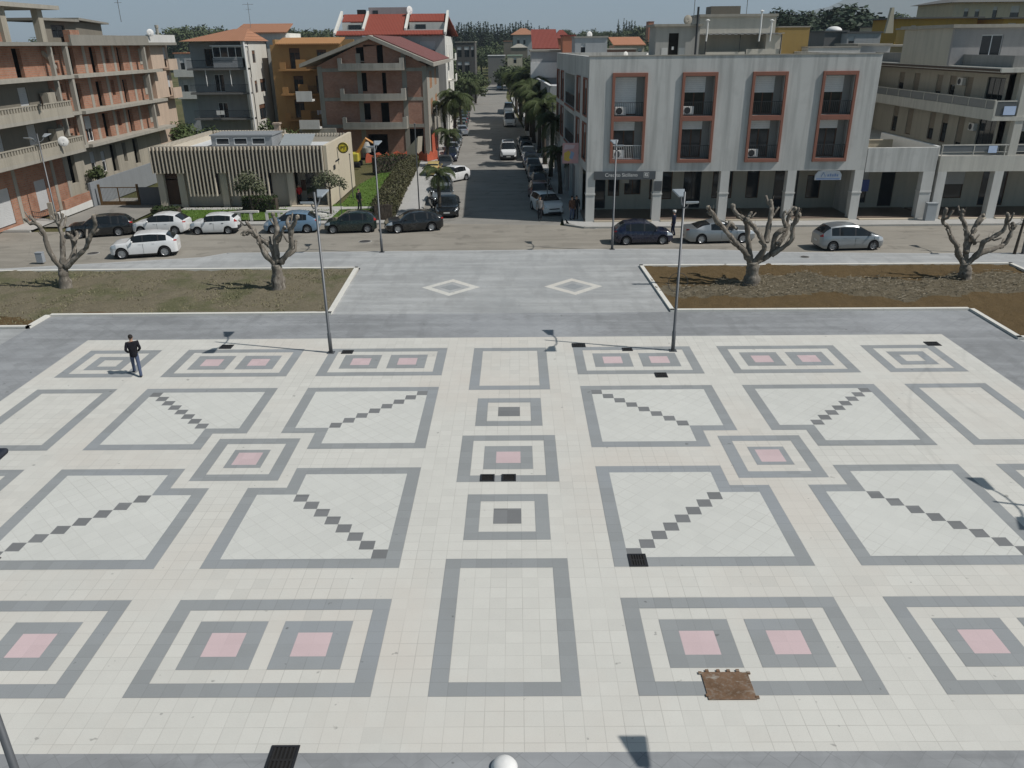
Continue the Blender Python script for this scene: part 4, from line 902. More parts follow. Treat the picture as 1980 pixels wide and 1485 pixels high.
S = thing('round_post_sign', 'round yellow and black sign with the letters PT beside the post office', 'sign', (GY(663, 286, 58.6).x, 58.6, GY(663, 286, 58.6).z))
b = MB(); b.lathe([(0, 0), (.46, 0), (.46, .12), (0, .12)], axis='y', n=28); b.build('disc', plain('sign_yellow_post', (.62, .50, .03), .4), S)
b = MB(); b.lathe([(.455, -.012), (.38, -.012), (.38, -.004), (.455, -.004)], axis='y', n=28); b.lathe([(.34, -.012), (.32, -.012), (.32, -.002), (.34, -.002)], axis='y', n=28); b.build('ring', M_black, S)
text(S, 'PT', (0, -.012, -.14), .4, M_black, align='CENTER'); b = MB(); b.box(-.5, .04, -.03, -.45, .08, .03); b.tube([(-.46, .06, 0), (-.9, .06, 0)], .03, 6); b.build('bracket', M_rail, S)
b = MB(); b.box(0, 0, 0, .04, .7, .35); b.box(-.02, 1.0, .5, .02, 2.6, .62); o = b.build('wall_lettering', M_rail, loc=(-15.19, 56.6, 2.75)); tag(o, 'small dark metal lettering and box on the post office side wall', 'lettering')
# curved white kerb walls of the lawn
CW = []
for (x0, x1, mir, lb) in ((-24.0, -19.6, 1, 'curved low white wall with openings between the small white hatchback and the blue car'), (-19.0, -14.6, -1, 'curved low white wall behind the dark green hatchback')):
    t = thing('lawn_wall', lb, 'wall', (0, 0, 0)); b = MB(); g = MB(); N = 14
    for k in range(N+1):
        f = k/N; x = x0+(x1-x0)*f; ff = f if mir > 0 else 1-f; y = 48.9+.9*(1-ff)**2; h = .35+.45*math.sin(ff*math.pi*.55)
        if k < N:
            f2 = (k+1)/N; x2 = x0+(x1-x0)*f2; ff2 = f2 if mir > 0 else 1-f2; y2 = 48.9+.9*(1-ff2)**2; h2 = .35+.45*math.sin(ff2*math.pi*.55)
            b.extr([(x, y, h-.14), (x2, y2, h2-.14), (x2, y2, h2), (x, y, h)], (0, .22, 0))
        if k % 3 == 0: g.box(x-.1, y+.02, .03, x+.1, y+.2, h-.13)
    b.build('coping', M_kerb, t); g.build('wall_posts', M_kerb, t)
# ================================================================== gabled brick building
G = thing('gabled_brick_building', 'unfinished gabled building of red brick with curved concrete balconies beside the street', 'building', (0, 0, 0))
FY = 86.0
def gp(px, py): p = GY(px, py, FY); return p.x, p.z
xl, xr = -22.55, -9.95
op = []
for (pa, pb, zf, h0, h1) in ((688, 703, 9.8, 1.15, 2.4), (728, 740, 9.8, .1, 2.7), (693, 705, 6.62, .9, 2.9), (735, 743, 6.62, .1, 2.9), (695, 708, 3.45, .9, 2.75), (729, 745, 3.45, .05, 2.8)):
    op.append((gp(pa, 100)[0]-xl, zf+h0, gp(pb, 100)[0]-xl, zf+h1))
hz = 10.0; gz = lambda x: 10.3+2.95*(1-abs(x-(-16.17+22.55))/((6.4)) ) 
FG = FR((xl, FY), 0); GWd = xr-xl
b = wallmb(GWd, 3.7, 10.3, .3, op); bld(b, 'brick_wall', M_br2, G, FG)
# gable triangle with openings
for h in op[:2]: pass
px0 = 6.38
b = MB(); b.extr([(0, 0, 10.3), (op[0][0], 0, 10.3), (op[0][0], 0, 10.3+2.9*op[0][0]/px0)], (0, .3, 0)); b.extr([(op[0][2], 0, 10.3), (op[1][0], 0, 10.3), (op[1][0], 0, 12.5), (op[0][2], 0, 12.5)], (0, .3, 0))
b.extr([(op[0][0], 0, op[0][3]), (op[1][2], 0, 12.5), (op[1][2], 0, 10.3+2.9*(GWd-op[1][2])/(GWd-px0)), (px0, 0, 13.2), (op[0][0], 0, 10.3+2.9*op[0][0]/px0)], (0, .3, 0)); b.extr([(op[1][2], 0, 10.3), (GWd, 0, 10.3), (op[1][2], 0, 10.3+2.9*(GWd-op[1][2])/(GWd-px0))], (0, .3, 0))
bld(b, 'gable_wall', M_br2, G, FG)
for h in op: voidroom(G, FG, *h)
# concrete frame
for x in (0, 4.55, 9.75, GWd-.5):
    b = MB(); b.box(x-.02, -.06, 0, x+.52, -.001, 10.2 if x in (0, GWd-.5) else 11.6); bld(b, 'column', M_conc, G, FG)
for z in (3.45, 6.45, 9.65): 
    for (ua, ub) in ((.51, 4.52), (10.28, GWd-.53)): b = MB(); b.box(ua, -.05, z, ub, -.001, z+.38); bld(b, 'beam', M_conc, G, FG)
# ground storey
hgd = [(gp(712, 270)[0]-xl, .1, gp(750, 270)[0]-xl, 2.7), (9.9, .05, 11.9, 3.3)]
bld(wallmb(GWd, 0, 3.7, .3, hgd), 'brick_wall', M_br2, G, FG)
for h in hgd: voidroom(G, FG, *h, deep=2.5)
for i, z in enumerate((3.4, 6.54, 9.8)):
    b = MB(); u0 = gp(657, 120)[0]-xl; u1 = gp(783, 120)[0]-xl; N = 16; pts = [(u0, 0)]
    for k in range(N+1): f = k/N; pts.append((u0+(u1-u0)*f, -1.35-.35*math.sin(math.pi*f)))
    pts.append((u1, 0)); b.extr([(x, y, z) for x, y in pts], (0, 0, .22)); o = bld(b, 'balcony', M_conc, G, FG)
    b = MB()
    for k in range(len(pts)-1):
        (xa, ya), (xb, yb) = pts[k], pts[k+1]; hh = 1.3 if k in (0, len(pts)-2) or k in (1, len(pts)-3) else .75
        d = Vector((xb-xa, yb-ya)).normalized(); n_ = Vector((-d.y, d.x))*.14
        if k == 0 or k == len(pts)-2: n_ *= 1
        b.extr([(xa, ya, z+.22), (xb, yb, z+.22), (xb+n_.x, yb+n_.y, z+.22), (xa+n_.x, ya+n_.y, z+.22)], (0, 0, hh-.2))
    bld(b, 'parapet', plaster('pale_concrete_%d' % i, (.34, .325, .285), .7, .8), o, FG)
# roof slabs
b = MB(); ex, pk_, er = -24.35, -16.17, -9.0
def rs(x0, z0, x1, z1, y0, y1, th): return [(x0, y0, z0), (x1, y0, z1), (x1, y0, z1+th), (x0, y0, z0+th)]
b.extr(rs(ex, 10.15, pk_, 13.1, 84.9, 0, .4), (0, 26, 0)); bld(b, 'roof_slab', M_conc, G)
b = MB(); b.extr(rs(pk_, 13.1, er, 10.15, 84.9, 0, .4), (0, 26, 0)); bld(b, 'roof_slab', M_conc, G)
b = MB(); b.extr(rs(pk_+.3, 13.42, er-.1, 10.62, 86.2, 0, .1), (0, 24, 0)); bld(b, 'roof_covering', rooftile('dull_red_tiles', (.17, .075, .07), (.22, .10, .09), 1), G)
FGs = FR((xr-.0, FY+.3), math.pi/2-SK); sh_ = []
for z in (4.2, 7.4): sh_ += [(4.4, z, 6.2, z+2.1), (6.7, z, 8.5, z+2.1), (14, z, 15.8, z+2.1), (16.3, z, 18.1, z+2.1)]
bld(wallmb(24, 3.7, 10.15, .3, sh_), 'side_wall', M_conc, G, FGs)
for h in sh_: window(G, FGs, *h, .05, M_white, 2, 1, sm=plain('orange_shutter_%d' % int(h[0]*10+h[1]), (.40, .17, .06), .6))
bld(wallmb(24, 0, 3.7, .3, [(1.5, 0, 5, 3.2), (7, 0, 11, 3.2), (14, 0, 18, 3.2)]), 'side_wall', M_conc, G, FGs)
for h in [(1.5, 0, 5, 3.2), (7, 0, 11, 3.2), (14, 0, 18, 3.2)]: voidroom(G, FGs, *h)
b = MB(); b.box(xl, FY+.3, 0, xl+.3, 110, 10.3); b.box(xl, 110, 0, xr-1.2, 110.3, 10.3); b.build('rear_wall', M_br2, G)
# stacked boards and safety net at its foot
SN = thing('safety_net', 'orange plastic safety netting around the building site', 'net', (0, 0, 0)); M_org = plain('orange_net', (.45, .10, .05), .7, var=.3)
pts = [GZ(707, 316), GZ(750, 312), GZ(800, 309), GZ(826, 313), (-8.9, 84.2, 0)]
b = MB()
for k in range(len(pts)-1):
    p, q = Vector(pts[k]), Vector(pts[k+1])
    for j in range(8):
        a = p.lerp(q, j/8); c = p.lerp(q, (j+1)/8); h1 = .95+.2*math.sin(k*3+j*1.7); h2 = .95+.2*math.sin(k*3+(j+1)*1.7)
        b.extr([(a.x, a.y, .05), (c.x, c.y, .05), (c.x, c.y, h2), (a.x, a.y, h1)], (0, .03, 0))
b.build('netting', M_org, SN)
b = MB()
for p in pts: b.tube([(p[0], p[1], 0), (p[0], p[1], 1.25)], .03, 5)
b.build('stakes', M_rail, SN)
b = MB(); b.extr([(-9.9, 88, 0), (-9.9, 96, 0), (-9.9, 96, 2.6), (-9.9, 88, 2.3)], (.06, 0, 0)); o = b.build('site_net', M_org); tag(o, 'orange net hung along the street side of the brick building', 'net')
b = MB(); b.extr([(-13.4, 83.5, 0), (-11.3, 83.2, 0), (-11.0, 83.2, 2.7), (-13.1, 83.6, .5)], (.5, .3, 0)); o = b.build('board_pile', plaster('pale_boards', (.50, .45, .36), .3, .3)); tag(o, 'pile of pale boards leaning at the corner of the brick building', 'boards')
p = GZ(694, 326); DG = thing('excavator', 'small yellow excavator parked behind the post office', 'excavator', (-18.2, 78.5, 0)); M_yel = plain('machine_yellow', (.50, .43, .06), .5)
b = MB(); b.box(-1.1, -.8, .6, 1.1, .8, 1.5); b.build('body', M_yel, DG, bevel=.08); b = MB(); b.box(-.9, -.7, 1.5, .2, .7, 2.6); b.build('cab', M_glass, DG, bevel=.06)
b = MB(); b.tube([(.9, 0, 1.4), (2.0, 0, 3.0), (3.1, 0, 2.3)], [.2, .17, .14], 6); b.build('boom', plain('machine_orange', (.55, .25, .06), .5), DG); b = MB(); b.box(-1.3, -.95, 0, 1.3, -.5, .6); b.box(-1.3, .5, 0, 1.3, .95, .6); b.build('tracks', M_rubber, DG, bevel=.15)
b = MB(); b.lathe([(0, 0), (.5, 0), (.55, .5), (.3, 1.1), (.2, 1.1), (0, 1.1)], n=16); o = b.build('cement_mixer_drum', plain('drum_grey', (.38, .37, .34), .6), loc=(-16.6, 80.5, 1.3)); tag(o, 'pale round mixer drum beside the yellow excavator', 'mixer')
# ================================================================== house behind: white, red roof
RT = rooftile('bright_red_tiles', (.25, .062, .042), (.31, .085, .06), 0)
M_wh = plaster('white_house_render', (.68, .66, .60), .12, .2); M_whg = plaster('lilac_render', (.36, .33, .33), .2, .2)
H = thing('white_house', 'tall white building with bright red terraced roof behind the brick gable', 'building', (-25.4, 112, 0)); hwid = 15.6
FH = FR((0, 0), 0); hh_ = [(9.6, 10.6, 11.2, 12.9), (12.0, 10.6, 14.2, 12.9)]
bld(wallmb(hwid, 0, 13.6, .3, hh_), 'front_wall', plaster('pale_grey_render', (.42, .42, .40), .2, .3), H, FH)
for h in hh_: window(H, FH, *h, .1, M_white, 2, .5)
HS = FR((hwid, .3), math.pi/2-SK); hs_ = []
for z in (1.5, 4.5, 7.5, 10.5): hs_ += [(4, z, 5.2, z+1.8), (12, z, 13.2, z+1.8), (20, z, 21.2, z+1.8)]
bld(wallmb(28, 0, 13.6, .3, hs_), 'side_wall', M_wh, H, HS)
for h in hs_: window(H, HS, *h, .1, M_brown, 1, .5)
for z in (4.2, 7.2, 10.2): b = MB(); b.box(6, -1.2, z, 11, 0, z+.18); b.box(6, -1.2, z+.18, 11, -1.1, z+1.0); bld(b, 'balcony', M_wh, H, HS)
b = MB(); b.box(0, .3, 0, .3, 28, 13.6); b.box(.3, 28, 0, hwid-1, 28.3, 13.6); b.build('rear_wall', M_wh, H)
def rz(y): return 13.7+2.85*(y+.6)/6.6
def rseg(x0, x1, y0, y1): b = MB(); b.extr([(x0, y0, rz(y0)), (x1, y0, rz(y0)), (x1, y1, rz(y1)), (x0, y1, rz(y1))], (0, 0, .14)); b.build('roof_slope', RT, H)
rseg(-.1, hwid+.1, -.6, .6); rseg(4.0, 9.7, .62, 6.0); rseg(.3, 3.6, 3.6, 6.0); rseg(10.2, hwid-.2, 3.6, 6.0)
b = MB(); b.extr([(-.1, 6.02, 16.5), (hwid+.1, 6.02, 16.5), (hwid+.1, 28, 13.7), (-.1, 28, 13.7)], (0, 0, .14)); b.build('roof_slope', RT, H)
for x in (-.25, 3.65, 9.75, hwid-.05):
    b = MB(); y0 = -.6 if x in (-.25, hwid-.05) else .7; b.extr([(x, y0, rz(y0)-.1), (x, 6.1, rz(6.1)-.1), (x, 6.1, rz(6.1)+.55), (x, y0, rz(y0)+.4)], (.32, 0, 0)); b.build('party_wall', M_wh, H)
for (xa, xb) in ((.3, 3.6), (10.2, hwid-.2)):
    b = MB(); b.box(xa, .62, 13.6, xb, .8, 14.5); b.build('terrace_parapet', M_wh, H); b = MB(); b.box(xa, 3.55, 13.7, xb, 3.75, rz(3.6)-.05); o = b.build('terrace_wall', M_wh, H)
    window(o, FR((0, 3.55), 0), xa+.9, 13.8, xb-.6 if xb < 5 else xa+2.4, 15.2, -.05, M_rail, 2)
b = MB(); b.box(3.9, 6.2, 14.5, 9.8, 11, 17.6); b.build('lift_house', M_whg, H); window(H, FR((0, 6.2), 0), 4.5, 16.7, 5.3, 17.2, -.04, M_rail, 2)
b = MB(); b.box(2.2, 6.0, 16.6, 3.4, 7, 17.3); b.build('chimney', M_black, H)
dish((-25.4+10.0, 117.5, 16.6), .9, .85, 'white satellite dish on the red roof')
# ================================================================== grey house with terracotta roof, orange house
TR = rooftile('terracotta_tiles', (.33, .16, .09), (.42, .215, .135), 0)
M_gh = plaster('shaded_grey_render', (.40, .39, .37), .35, .35); M_ghd = plaster('dark_grey_render', (.19, .185, .175), .4, .3)  # grey house front: its shade is put into the darker wall colour
K = thing('grey_house', 'grey house with shade-toned front, white sunlit side and terracotta hip roof', 'building', (-38.3, 88, 0)); kw = 6.9
kh = [(1.7, 10.3, 2.9, 12.2), (2.4, 7.4, 3.6, 9.4), (2.4, 4.4, 3.6, 6.2)]
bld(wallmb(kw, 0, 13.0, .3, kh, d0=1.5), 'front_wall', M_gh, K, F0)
K15 = FR((0, 1.5), 0)
for h in kh: window(K, K15, *h, .12, M_brown if h[1] > 10 else M_white, 2)
b = MB(); b.box(3.1, 0, 10.15, 6.95, .12, 11.2); vb = b.build('veranda', plaster('veranda_grey', (.33, .34, .35), .2, .2), K); window(vb, F0, 3.2, 11.25, 6.8, 12.45, .02, M_white, 4); b = MB(); b.box(3.0, -.1, 12.48, 7.0, 1.5, 12.6); b.build('veranda_roof', M_white, K)
for z in (4.3, 7.2, 9.9): b = MB(); b.box(-.1, -.05, z, kw, 1.5, z+.2); o = b.build('balcony', M_ghd, K); railing(o, F0, 0, kw, z+.2, z+1.1, 0)
for x in (2.0, 4.9): b = MB(); b.tube([(x, .1, 8.1), (x, .1, 9.9)], .05, 6); b.build('post', M_white, K)
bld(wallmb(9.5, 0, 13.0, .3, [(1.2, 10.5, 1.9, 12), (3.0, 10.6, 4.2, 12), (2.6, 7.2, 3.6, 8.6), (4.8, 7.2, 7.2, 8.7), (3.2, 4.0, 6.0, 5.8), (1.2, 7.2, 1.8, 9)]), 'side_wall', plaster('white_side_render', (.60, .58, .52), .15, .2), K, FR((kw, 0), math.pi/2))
for h in [(1.2, 10.5, 1.9, 12), (3.0, 10.6, 4.2, 12), (2.6, 7.2, 3.6, 8.6), (4.8, 7.2, 7.2, 8.7), (3.2, 4.0, 6.0, 5.8), (1.2, 7.2, 1.8, 9)]: window(K, FR((kw, 0), math.pi/2), *h, .1, M_brown, 2, .25, sm=plain('brown_shutter_%d' % int(h[0]*10+h[1]), (.14, .07, .04), .7))
b = MB(); b.tube([(kw+.25, -.2, 2), (kw+.1, -.15, 13.0)], .12, 8); b.build('downpipe', M_white, K)
b = MB(); b.box(0, 1.8, 0, .3, 9.5, 13); b.box(.3, 9.2, 0, kw, 9.5, 13); b.build('rear_wall', M_gh, K)
b = MB(); v = [(-.4, -.5, 13.05), (kw+.3, -.5, 13.05), (kw+.3, 9.6, 13.05), (-.4, 9.6, 13.05), (4.6, 4.5, 14.4), (kw-.6, 4.5, 14.4)]
for f in ((0, 1, 5, 4), (1, 2, 5), (2, 3, 4, 5), (3, 0, 4)): b.poly([v[i] for i in f])
b.poly([v[i] for i in (3, 2, 1, 0)]); b.build('roof', TR, K)
K2 = thing('white_house', 'white upper house with small terracotta roof behind the grey house', 'building', (-36, 100, 0))
b = MB(); b.box(0, 0, 0, 6.5, 8, 14.0); b.box(6.4, 2, 0, 8.6, 8, 13.4); b.build('wall', M_wh, K2); b = MB(); b.extr([(-.3, -.4, 14.0), (6.8, -.4, 14.0), (6.6, 4, 15.1), (0, 4, 15.1)], (0, 0, .12)); b.build('roof', TR, K2)
aerial((-34.5, 102, 14.5), 3.2, 'tv aerial above the small terracotta roof')
M_or = plaster('orange_render', (.35, .215, .095), .15, .2); M_ord = plaster('deep_orange_render', (.38, .21, .085), .15, .15)
O = thing('orange_house', 'orange house with square balcony panels between the grey house and the brick gable', 'building', (-29.7, 94, 0)); ow = 8.5
oh = [(2.0, 9.8, 3.3, 12.2), (5.4, 10.6, 6.6, 12.0), (2.2, 7.0, 3.4, 9.0), (5.0, 7.0, 6.2, 9.0), (2.0, 4.0, 3.2, 6.2)]
bld(wallmb(ow, 0, 12.6, .3, oh), 'front_wall', M_or, O, F0)
for h in oh: window(O, F0, *h, .15, M_brown, 2, .2, sm=M_brown)
for z in (3.7, 6.75, 9.6):
    b = MB(); b.box(.8, -1.3, z, ow, 0, z+.2); o = b.build('balcony', M_ord, O)
    b = MB(); b.box(1.0, -1.3, z+.2, 1.7, -1.2, z+1.0); b.build('balcony_panel', M_ord, o); b = MB(); b.box(3.0, -1.3, z+.2, 4.2, -1.2, z+1.3); b.build('balcony_panel', M_ord, o); railing(o, F0, 4.2, ow, z+.2, z+1.1, -1.25)
b = MB(); b.extr([(.6, -.8, 12.6), (ow, -.8, 12.6), (ow, 3, 13.3), (.6, 3, 13.3)], (0, 0, .12)); b.build('roof', rooftile('orange_tiles', (.40, .20, .085), (.47, .26, .12), 0), O); b = MB(); b.box(0, .3, 0, .3, 9, 13.2); b.box(.3, 8.7, 0, ow, 9, 13.2); b.build('rear_wall', M_or, O)
b = MB(); b.box(-.3, -.02, 0, 1.0, .05, 12.6); b.build('corner_pier', M_or, O)
b = MB()
for k in range(6): b.box(.1+.28*k, -.02, .1*math.sin(k*2), .32+.28*k, 0, .55)
o = b.build('laundry', plain('white_laundry', (.55, .56, .62), .9), loc=(-24.2, 90.4, 4.6)); tag(o, 'white and lilac laundry hanging on the orange house balcony', 'laundry')
b = MB(); b.box(0, 0, 0, .45, .02, .5); b.box(.5, 0, .02, .95, .02, .5); o = b.build('laundry', M_white, loc=(-35.6, 87.8, 4.9)); tag(o, 'two white cloths hanging on the lowest balcony of the grey house', 'laundry')
LB = thing('low_house', 'low grey house with white balcony wall in front of the brick gable left corner', 'building', (GY(568, 150, 84).x, 84, 0)); lw = GY(640, 150, 84).x-GY(568, 150, 84).x
b = MB(); b.box(0, 0, 0, lw, .3, 3.6); b.box(0, .3, 0, .3, 1.9, 3.6); b.build('wall', M_conc, LB); b = MB(); b.box(.3, -.9, 3.6, 2.6, .3, 3.8); b.box(.3, -.9, 3.8, 2.6, -.78, 4.6); b.build('balcony', M_bankw, LB); b = MB(); b.box(.2, -.7, 6.6, 2.0, .6, 6.8); b.box(.2, -.7, 6.8, 2.0, -.6, 7.7); b.build('balcony', M_bankw, LB)
# ================================================================== houses along and beyond the street
def simple_house(name, label, px0, px1, Y, pyb_z0, pyt, depth, mat, wins=(), roof=None, roofm=None, z0=0, cat='building', over=.25, rise=1.2, group=None):
    """a house behind: seen between photo columns px0..px1 at distance Y, its eave on photo row pyt"""
    xa, xb = GY(px0, 90, Y).x, GY(px1, 90, Y).x; zt = GY((px0+px1)/2, pyt, Y).z; W = xb-xa
    t = thing(name, label, cat, (xa, Y, z0), 0, group); zt -= z0
    hs = [(W*a, zt-h0, W*c, zt-h1) for (a, c, h0, h1) in wins]
    b = wallmb(W, 0, zt, .25, hs); b.box(0, .25, 0, .25, depth, zt); b.box(W-.25, .25, 0, W, depth, zt); b.box(.25, depth-.25, 0, W-.25, depth, zt); b.build('wall', mat, t)
    for h in hs: window(t, F0, *h, .1, M_rail, 2 if h[2]-h[0] > 1.1 else 1, .3)
    b = MB(); e = over
    if roof == 'hip':
        v = [(-e, -e, zt), (W+e, -e, zt), (W+e, depth+e, zt), (-e, depth+e, zt), (W*.38, depth/2, zt+rise), (W*.62, depth/2, zt+rise)]
        for f in ((0, 1, 5, 4), (1, 2, 5), (2, 3, 4, 5), (3, 0, 4), (3, 2, 1, 0)): b.poly([v[i] for i in f])
    elif roof == 'shed':
        b.extr([(-e, -e, zt), (W+e, -e, zt), (W+e, depth+e, zt+rise), (-e, depth+e, zt+rise)], (0, 0, .15))
    else: b.box(-e*.5, -e*.5, zt, W+e*.5, depth+e*.5, zt+.18)
    b.build('roof', roofm or M_conc, t)
    return t, W, zt
M_gw = plaster('pale_grey_house', (.42, .425, .42), .25, .3); M_sal = plaster('salmon_render', (.50, .20, .12), .2, .2); M_cre = plaster('cream_house', (.52, .47, .36), .2, .25); M_och = plaster('ochre_house', (.46, .29, .075), .2, .25); M_slate = plaster('dark_flat_roof', (.13, .13, .125), .4, 0)
T2 = rooftile('dark_red_tiles', (.20, .05, .04), (.27, .08, .06), 0); T3 = rooftile('faded_terracotta', (.40, .17, .09), (.48, .24, .15), 0)
# second building along the street (right side)
NB = thing('street_building', 'lower pale building with roof terrace next to the corner building along the street', 'building', (4.25, 84, 0))
FNs = FR((-1.9, 45), -math.pi/2+.041); nh = []
for k in range(6): nh += [(3+7*k, 4.2, 4.4+7*k, 6.7), (5.5+7*k, 4.2, 6.6+7*k, 6.7)]
bld(wallmb(45, 0, 8.0, .3, nh), 'side_wall', M_gw, NB, FNs)
for i, h in enumerate(nh): window(NB, FNs, *h, .1, M_rail, 1, .3*(i % 3))
b = MB(); b.box(0, 0, 0, 14, .3, 8.0); b.build('front_wall', M_gw, NB); b = MB(); b.poly([(0.2, .3, 7.2), (14, .3, 7.2), (14, 45, 7.2), (-1.6, 45, 7.2)]); b.build('terrace_floor', M_memb, NB)
bb_ = MB(); bb_.box(30, -.01, 8.0, 45.2, .32, 8.06); bld(bb_, 'coping', M_white, NB, FNs)
U2 = thing('street_building', 'white block with blank walls rising behind the roof terrace along the street', 'building', (2.6, 108, 0))
b = MB(); b.box(0, 0, 0, 6, 9, 11.4); b.build('wall', M_gw, U2); b = MB(); b.box(-.1, -.3, 8.0, 4.2, 0, 10.0); b.build('blank_panel', M_white, U2); b = MB(); b.box(-.2, -.2, 11.4, 6.2, 9.2, 11.6); b.build('roof', M_conc, U2)
simple_house('town_house', 'grey-walled house with long dark red tiled roof by the street', 1032, 1078, 128, 0, 95, 12, M_gw, (), 'shed', T2, rise=3.0)
simple_house('town_house', 'salmon pink rooftop block behind the corner building', 1088, 1112, 105, 0, 70, 5, M_sal, (), None, T2)
simple_house('town_house', 'white flat-roofed hut with one dark window behind the corner building', 1112, 1174, 92, 0, 73, 6, M_gw, ((.18, .32, 2.0, .6),))
simple_house('town_house', 'house with dark red hip roof right of the salmon block', 1072, 1102, 150, 0, 74, 9, M_sal, (), 'hip', T2, rise=1.5)
simple_house('town_house', 'low house with faded terracotta roof in the gap beside the stair hut', 1188, 1246, 150, 0, 88, 9, M_cre, ((.1, .25, 2.2, .5), (.5, .7, 2.2, .4), (.8, .92, 2, .5)), 'shed', T3, rise=1.4)
simple_house('town_house', 'brown brick house just behind the white flat-roofed hut', 1174, 1230, 125, 0, 96, 6, plaster('brown_house', (.20, .12, .09), .3, .3), ((.2, .35, 2, .6),))
dish((GY(1139, 73, 94).x, 94, GY(1139, 73, 94).z), .4, .55, 'white satellite dish on the white flat-roofed hut')
simple_house('distant_villa', 'villa with terracotta hip roof on the slope below the cypresses', 992, 1032, 330, 0, 67, 10, M_gw, ((.2, .32, 3.5, 1.2), (.5, .6, 3.5, 1.2)), 'hip', TR, z0=1, rise=2.4, over=1)
simple_house('distant_villa', 'dark low house with flat roof left of the villa', 974, 990, 300, 0, 80, 8, M_lbw, (), None, T3, z0=0)
simple_house('distant_shed', 'long shed with white roof edge beside the far end of the street', 943, 976, 270, 0, 108, 6, M_ghd, (), None, M_white, z0=-.1)
simple_house('distant_shed', 'small building with pale green roof near the end of the street', 981, 1010, 235, 0, 108, 8, M_cre, ((.4, .6, 2, .5),), None, plain('green_roof', (.28, .36, .27), .7), z0=-.1)
simple_house('distant_shed', 'shed with grey pitched roof below the villa', 988, 1020, 290, 0, 92, 6, M_lbw, (), 'hip', M_conc, z0=0, rise=1.2)
simple_house('ruined_house', 'dark unfinished concrete house among bushes left of the street end', 881, 918, 190, 0, 82, 9, plaster('ruin_concrete', (.105, .10, .095), .5, .5), ((.08, .3, 3.2, .9), (.45, .7, 3.2, .9), (.08, .3, 6.6, 4.2), (.45, .7, 6.6, 4.2), (.8, .95, 3.2, .9)))
# right background roofs
simple_house('town_house', 'dark flat-roofed hut with white dome behind the corner building', 1592, 1636, 92, 0, 62, 6, M_ghd, (), None, M_slate)
b = MB(); b.ball((0, 0, 0), (.95, .95, .5), 16, 8); o = b.build('roof_dome', M_white, loc=(GY(1612, 62, 95).x, 95, GY(1612, 61, 95).z+.1), smooth=True); tag(o, 'white domed skylight on the dark flat-roofed hut', 'skylight')
simple_house('town_house', 'pale hut with a dark doorway right of the white dome', 1636, 1700, 90, 0, 64, 6, M_gw, ((.05, .22, 2.0, .3),), None, M_slate)
simple_house('town_house', 'wide tan parapet building between corner building and apartment block', 1690, 1824, 76, 0, 90, 7, plaster('tan_wall', (.30, .25, .15), .3, .2), (), None, M_conc)
simple_house('town_house', 'grey wall block right behind the low white rooftop wall', 1660, 1722, 72, 0, 88, 6, M_gw, ())
t, W, zt = simple_house('ochre_house', 'long ochre house with dark flat roof and small square windows on the right', 1728, 1880, 104, 0, 36, 8, M_och, ((.18, .24, 2.8, .8), (.30, .35, 2.2, .9), (.44, .48, 1.9, .9), (.70, .74, 1.9, .9), (.88, .95, 1.9, .9)), None, M_slate, over=1.2)
simple_house('ochre_house', 'sunlit yellow block in front of the ochre house', 1774, 1866, 86, 0, 56, 6, plaster('yellow_render', (.47, .33, .125), .2, .2), ())
simple_house('town_house', 'tall cream house with many small windows at the top right corner', 1830, 2040, 122, 0, 4, 12, M_cre, ((.1, .14, 2.2, .8), (.2, .24, 2.0, .9), (.36, .4, 2.2, .6), (.52, .60, 3.6, .5), (.68, .71, 2.2, .5), (.76, .82, 2.2, .6), (.3, .34, 5.2, 3.8), (.45, .5, 5.2, 3.8)), 'hip', M_slate, over=1.0, rise=1.6)
simple_house('town_house', 'orange-yellow house with dark flat roof at the right edge below the cream house', 1930, 2030, 100, 0, 36, 8, M_och, ((.1, .25, 2.4, .5), (.5, .7, 2.4, .5)), None, M_slate, over=1.0)
simple_house('town_house', 'low house with dark roof and pale chimney left of the ochre house', 1700, 1732, 112, 0, 52, 8, M_cre, (), None, M_slate)
b = MB(); b.extr([(-.5, 0, 0), (.5, 0, 0), (.15, 0, 3.0), (-.15, 0, 3.0)], (0, .6, 0)); o = b.build('chimney', M_cre, loc=(GY(1720, 60, 100).x, 100, GY(1720, 64, 100).z)); tag(o, 'tapering pale chimney in front of the ochre house', 'chimney')
simple_house('distant_house', 'pink house front among the trees on the far right skyline', 1252, 1262, 420, 0, 42, 8, M_sal, (), None, T3, z0=5)

t, W, zt = simple_house('town_house', 'pale house with white balcony fronts glimpsed between the unfinished block and the grey house', 334, 392, 112, 0, 104, 8, M_gw, ((.15, .3, 2.6, .6), (.55, .75, 2.6, .6), (.15, .3, 5.6, 3.6), (.55, .75, 5.6, 3.6)), None, T3)
for z in (zt-3.1, zt-6.1): b = MB(); b.box(0, -1.2, z, W, 0, z+.2); b.box(0, -1.2, z+.2, W, -1.1, z+1.0); b.build('balcony', M_wh, t)
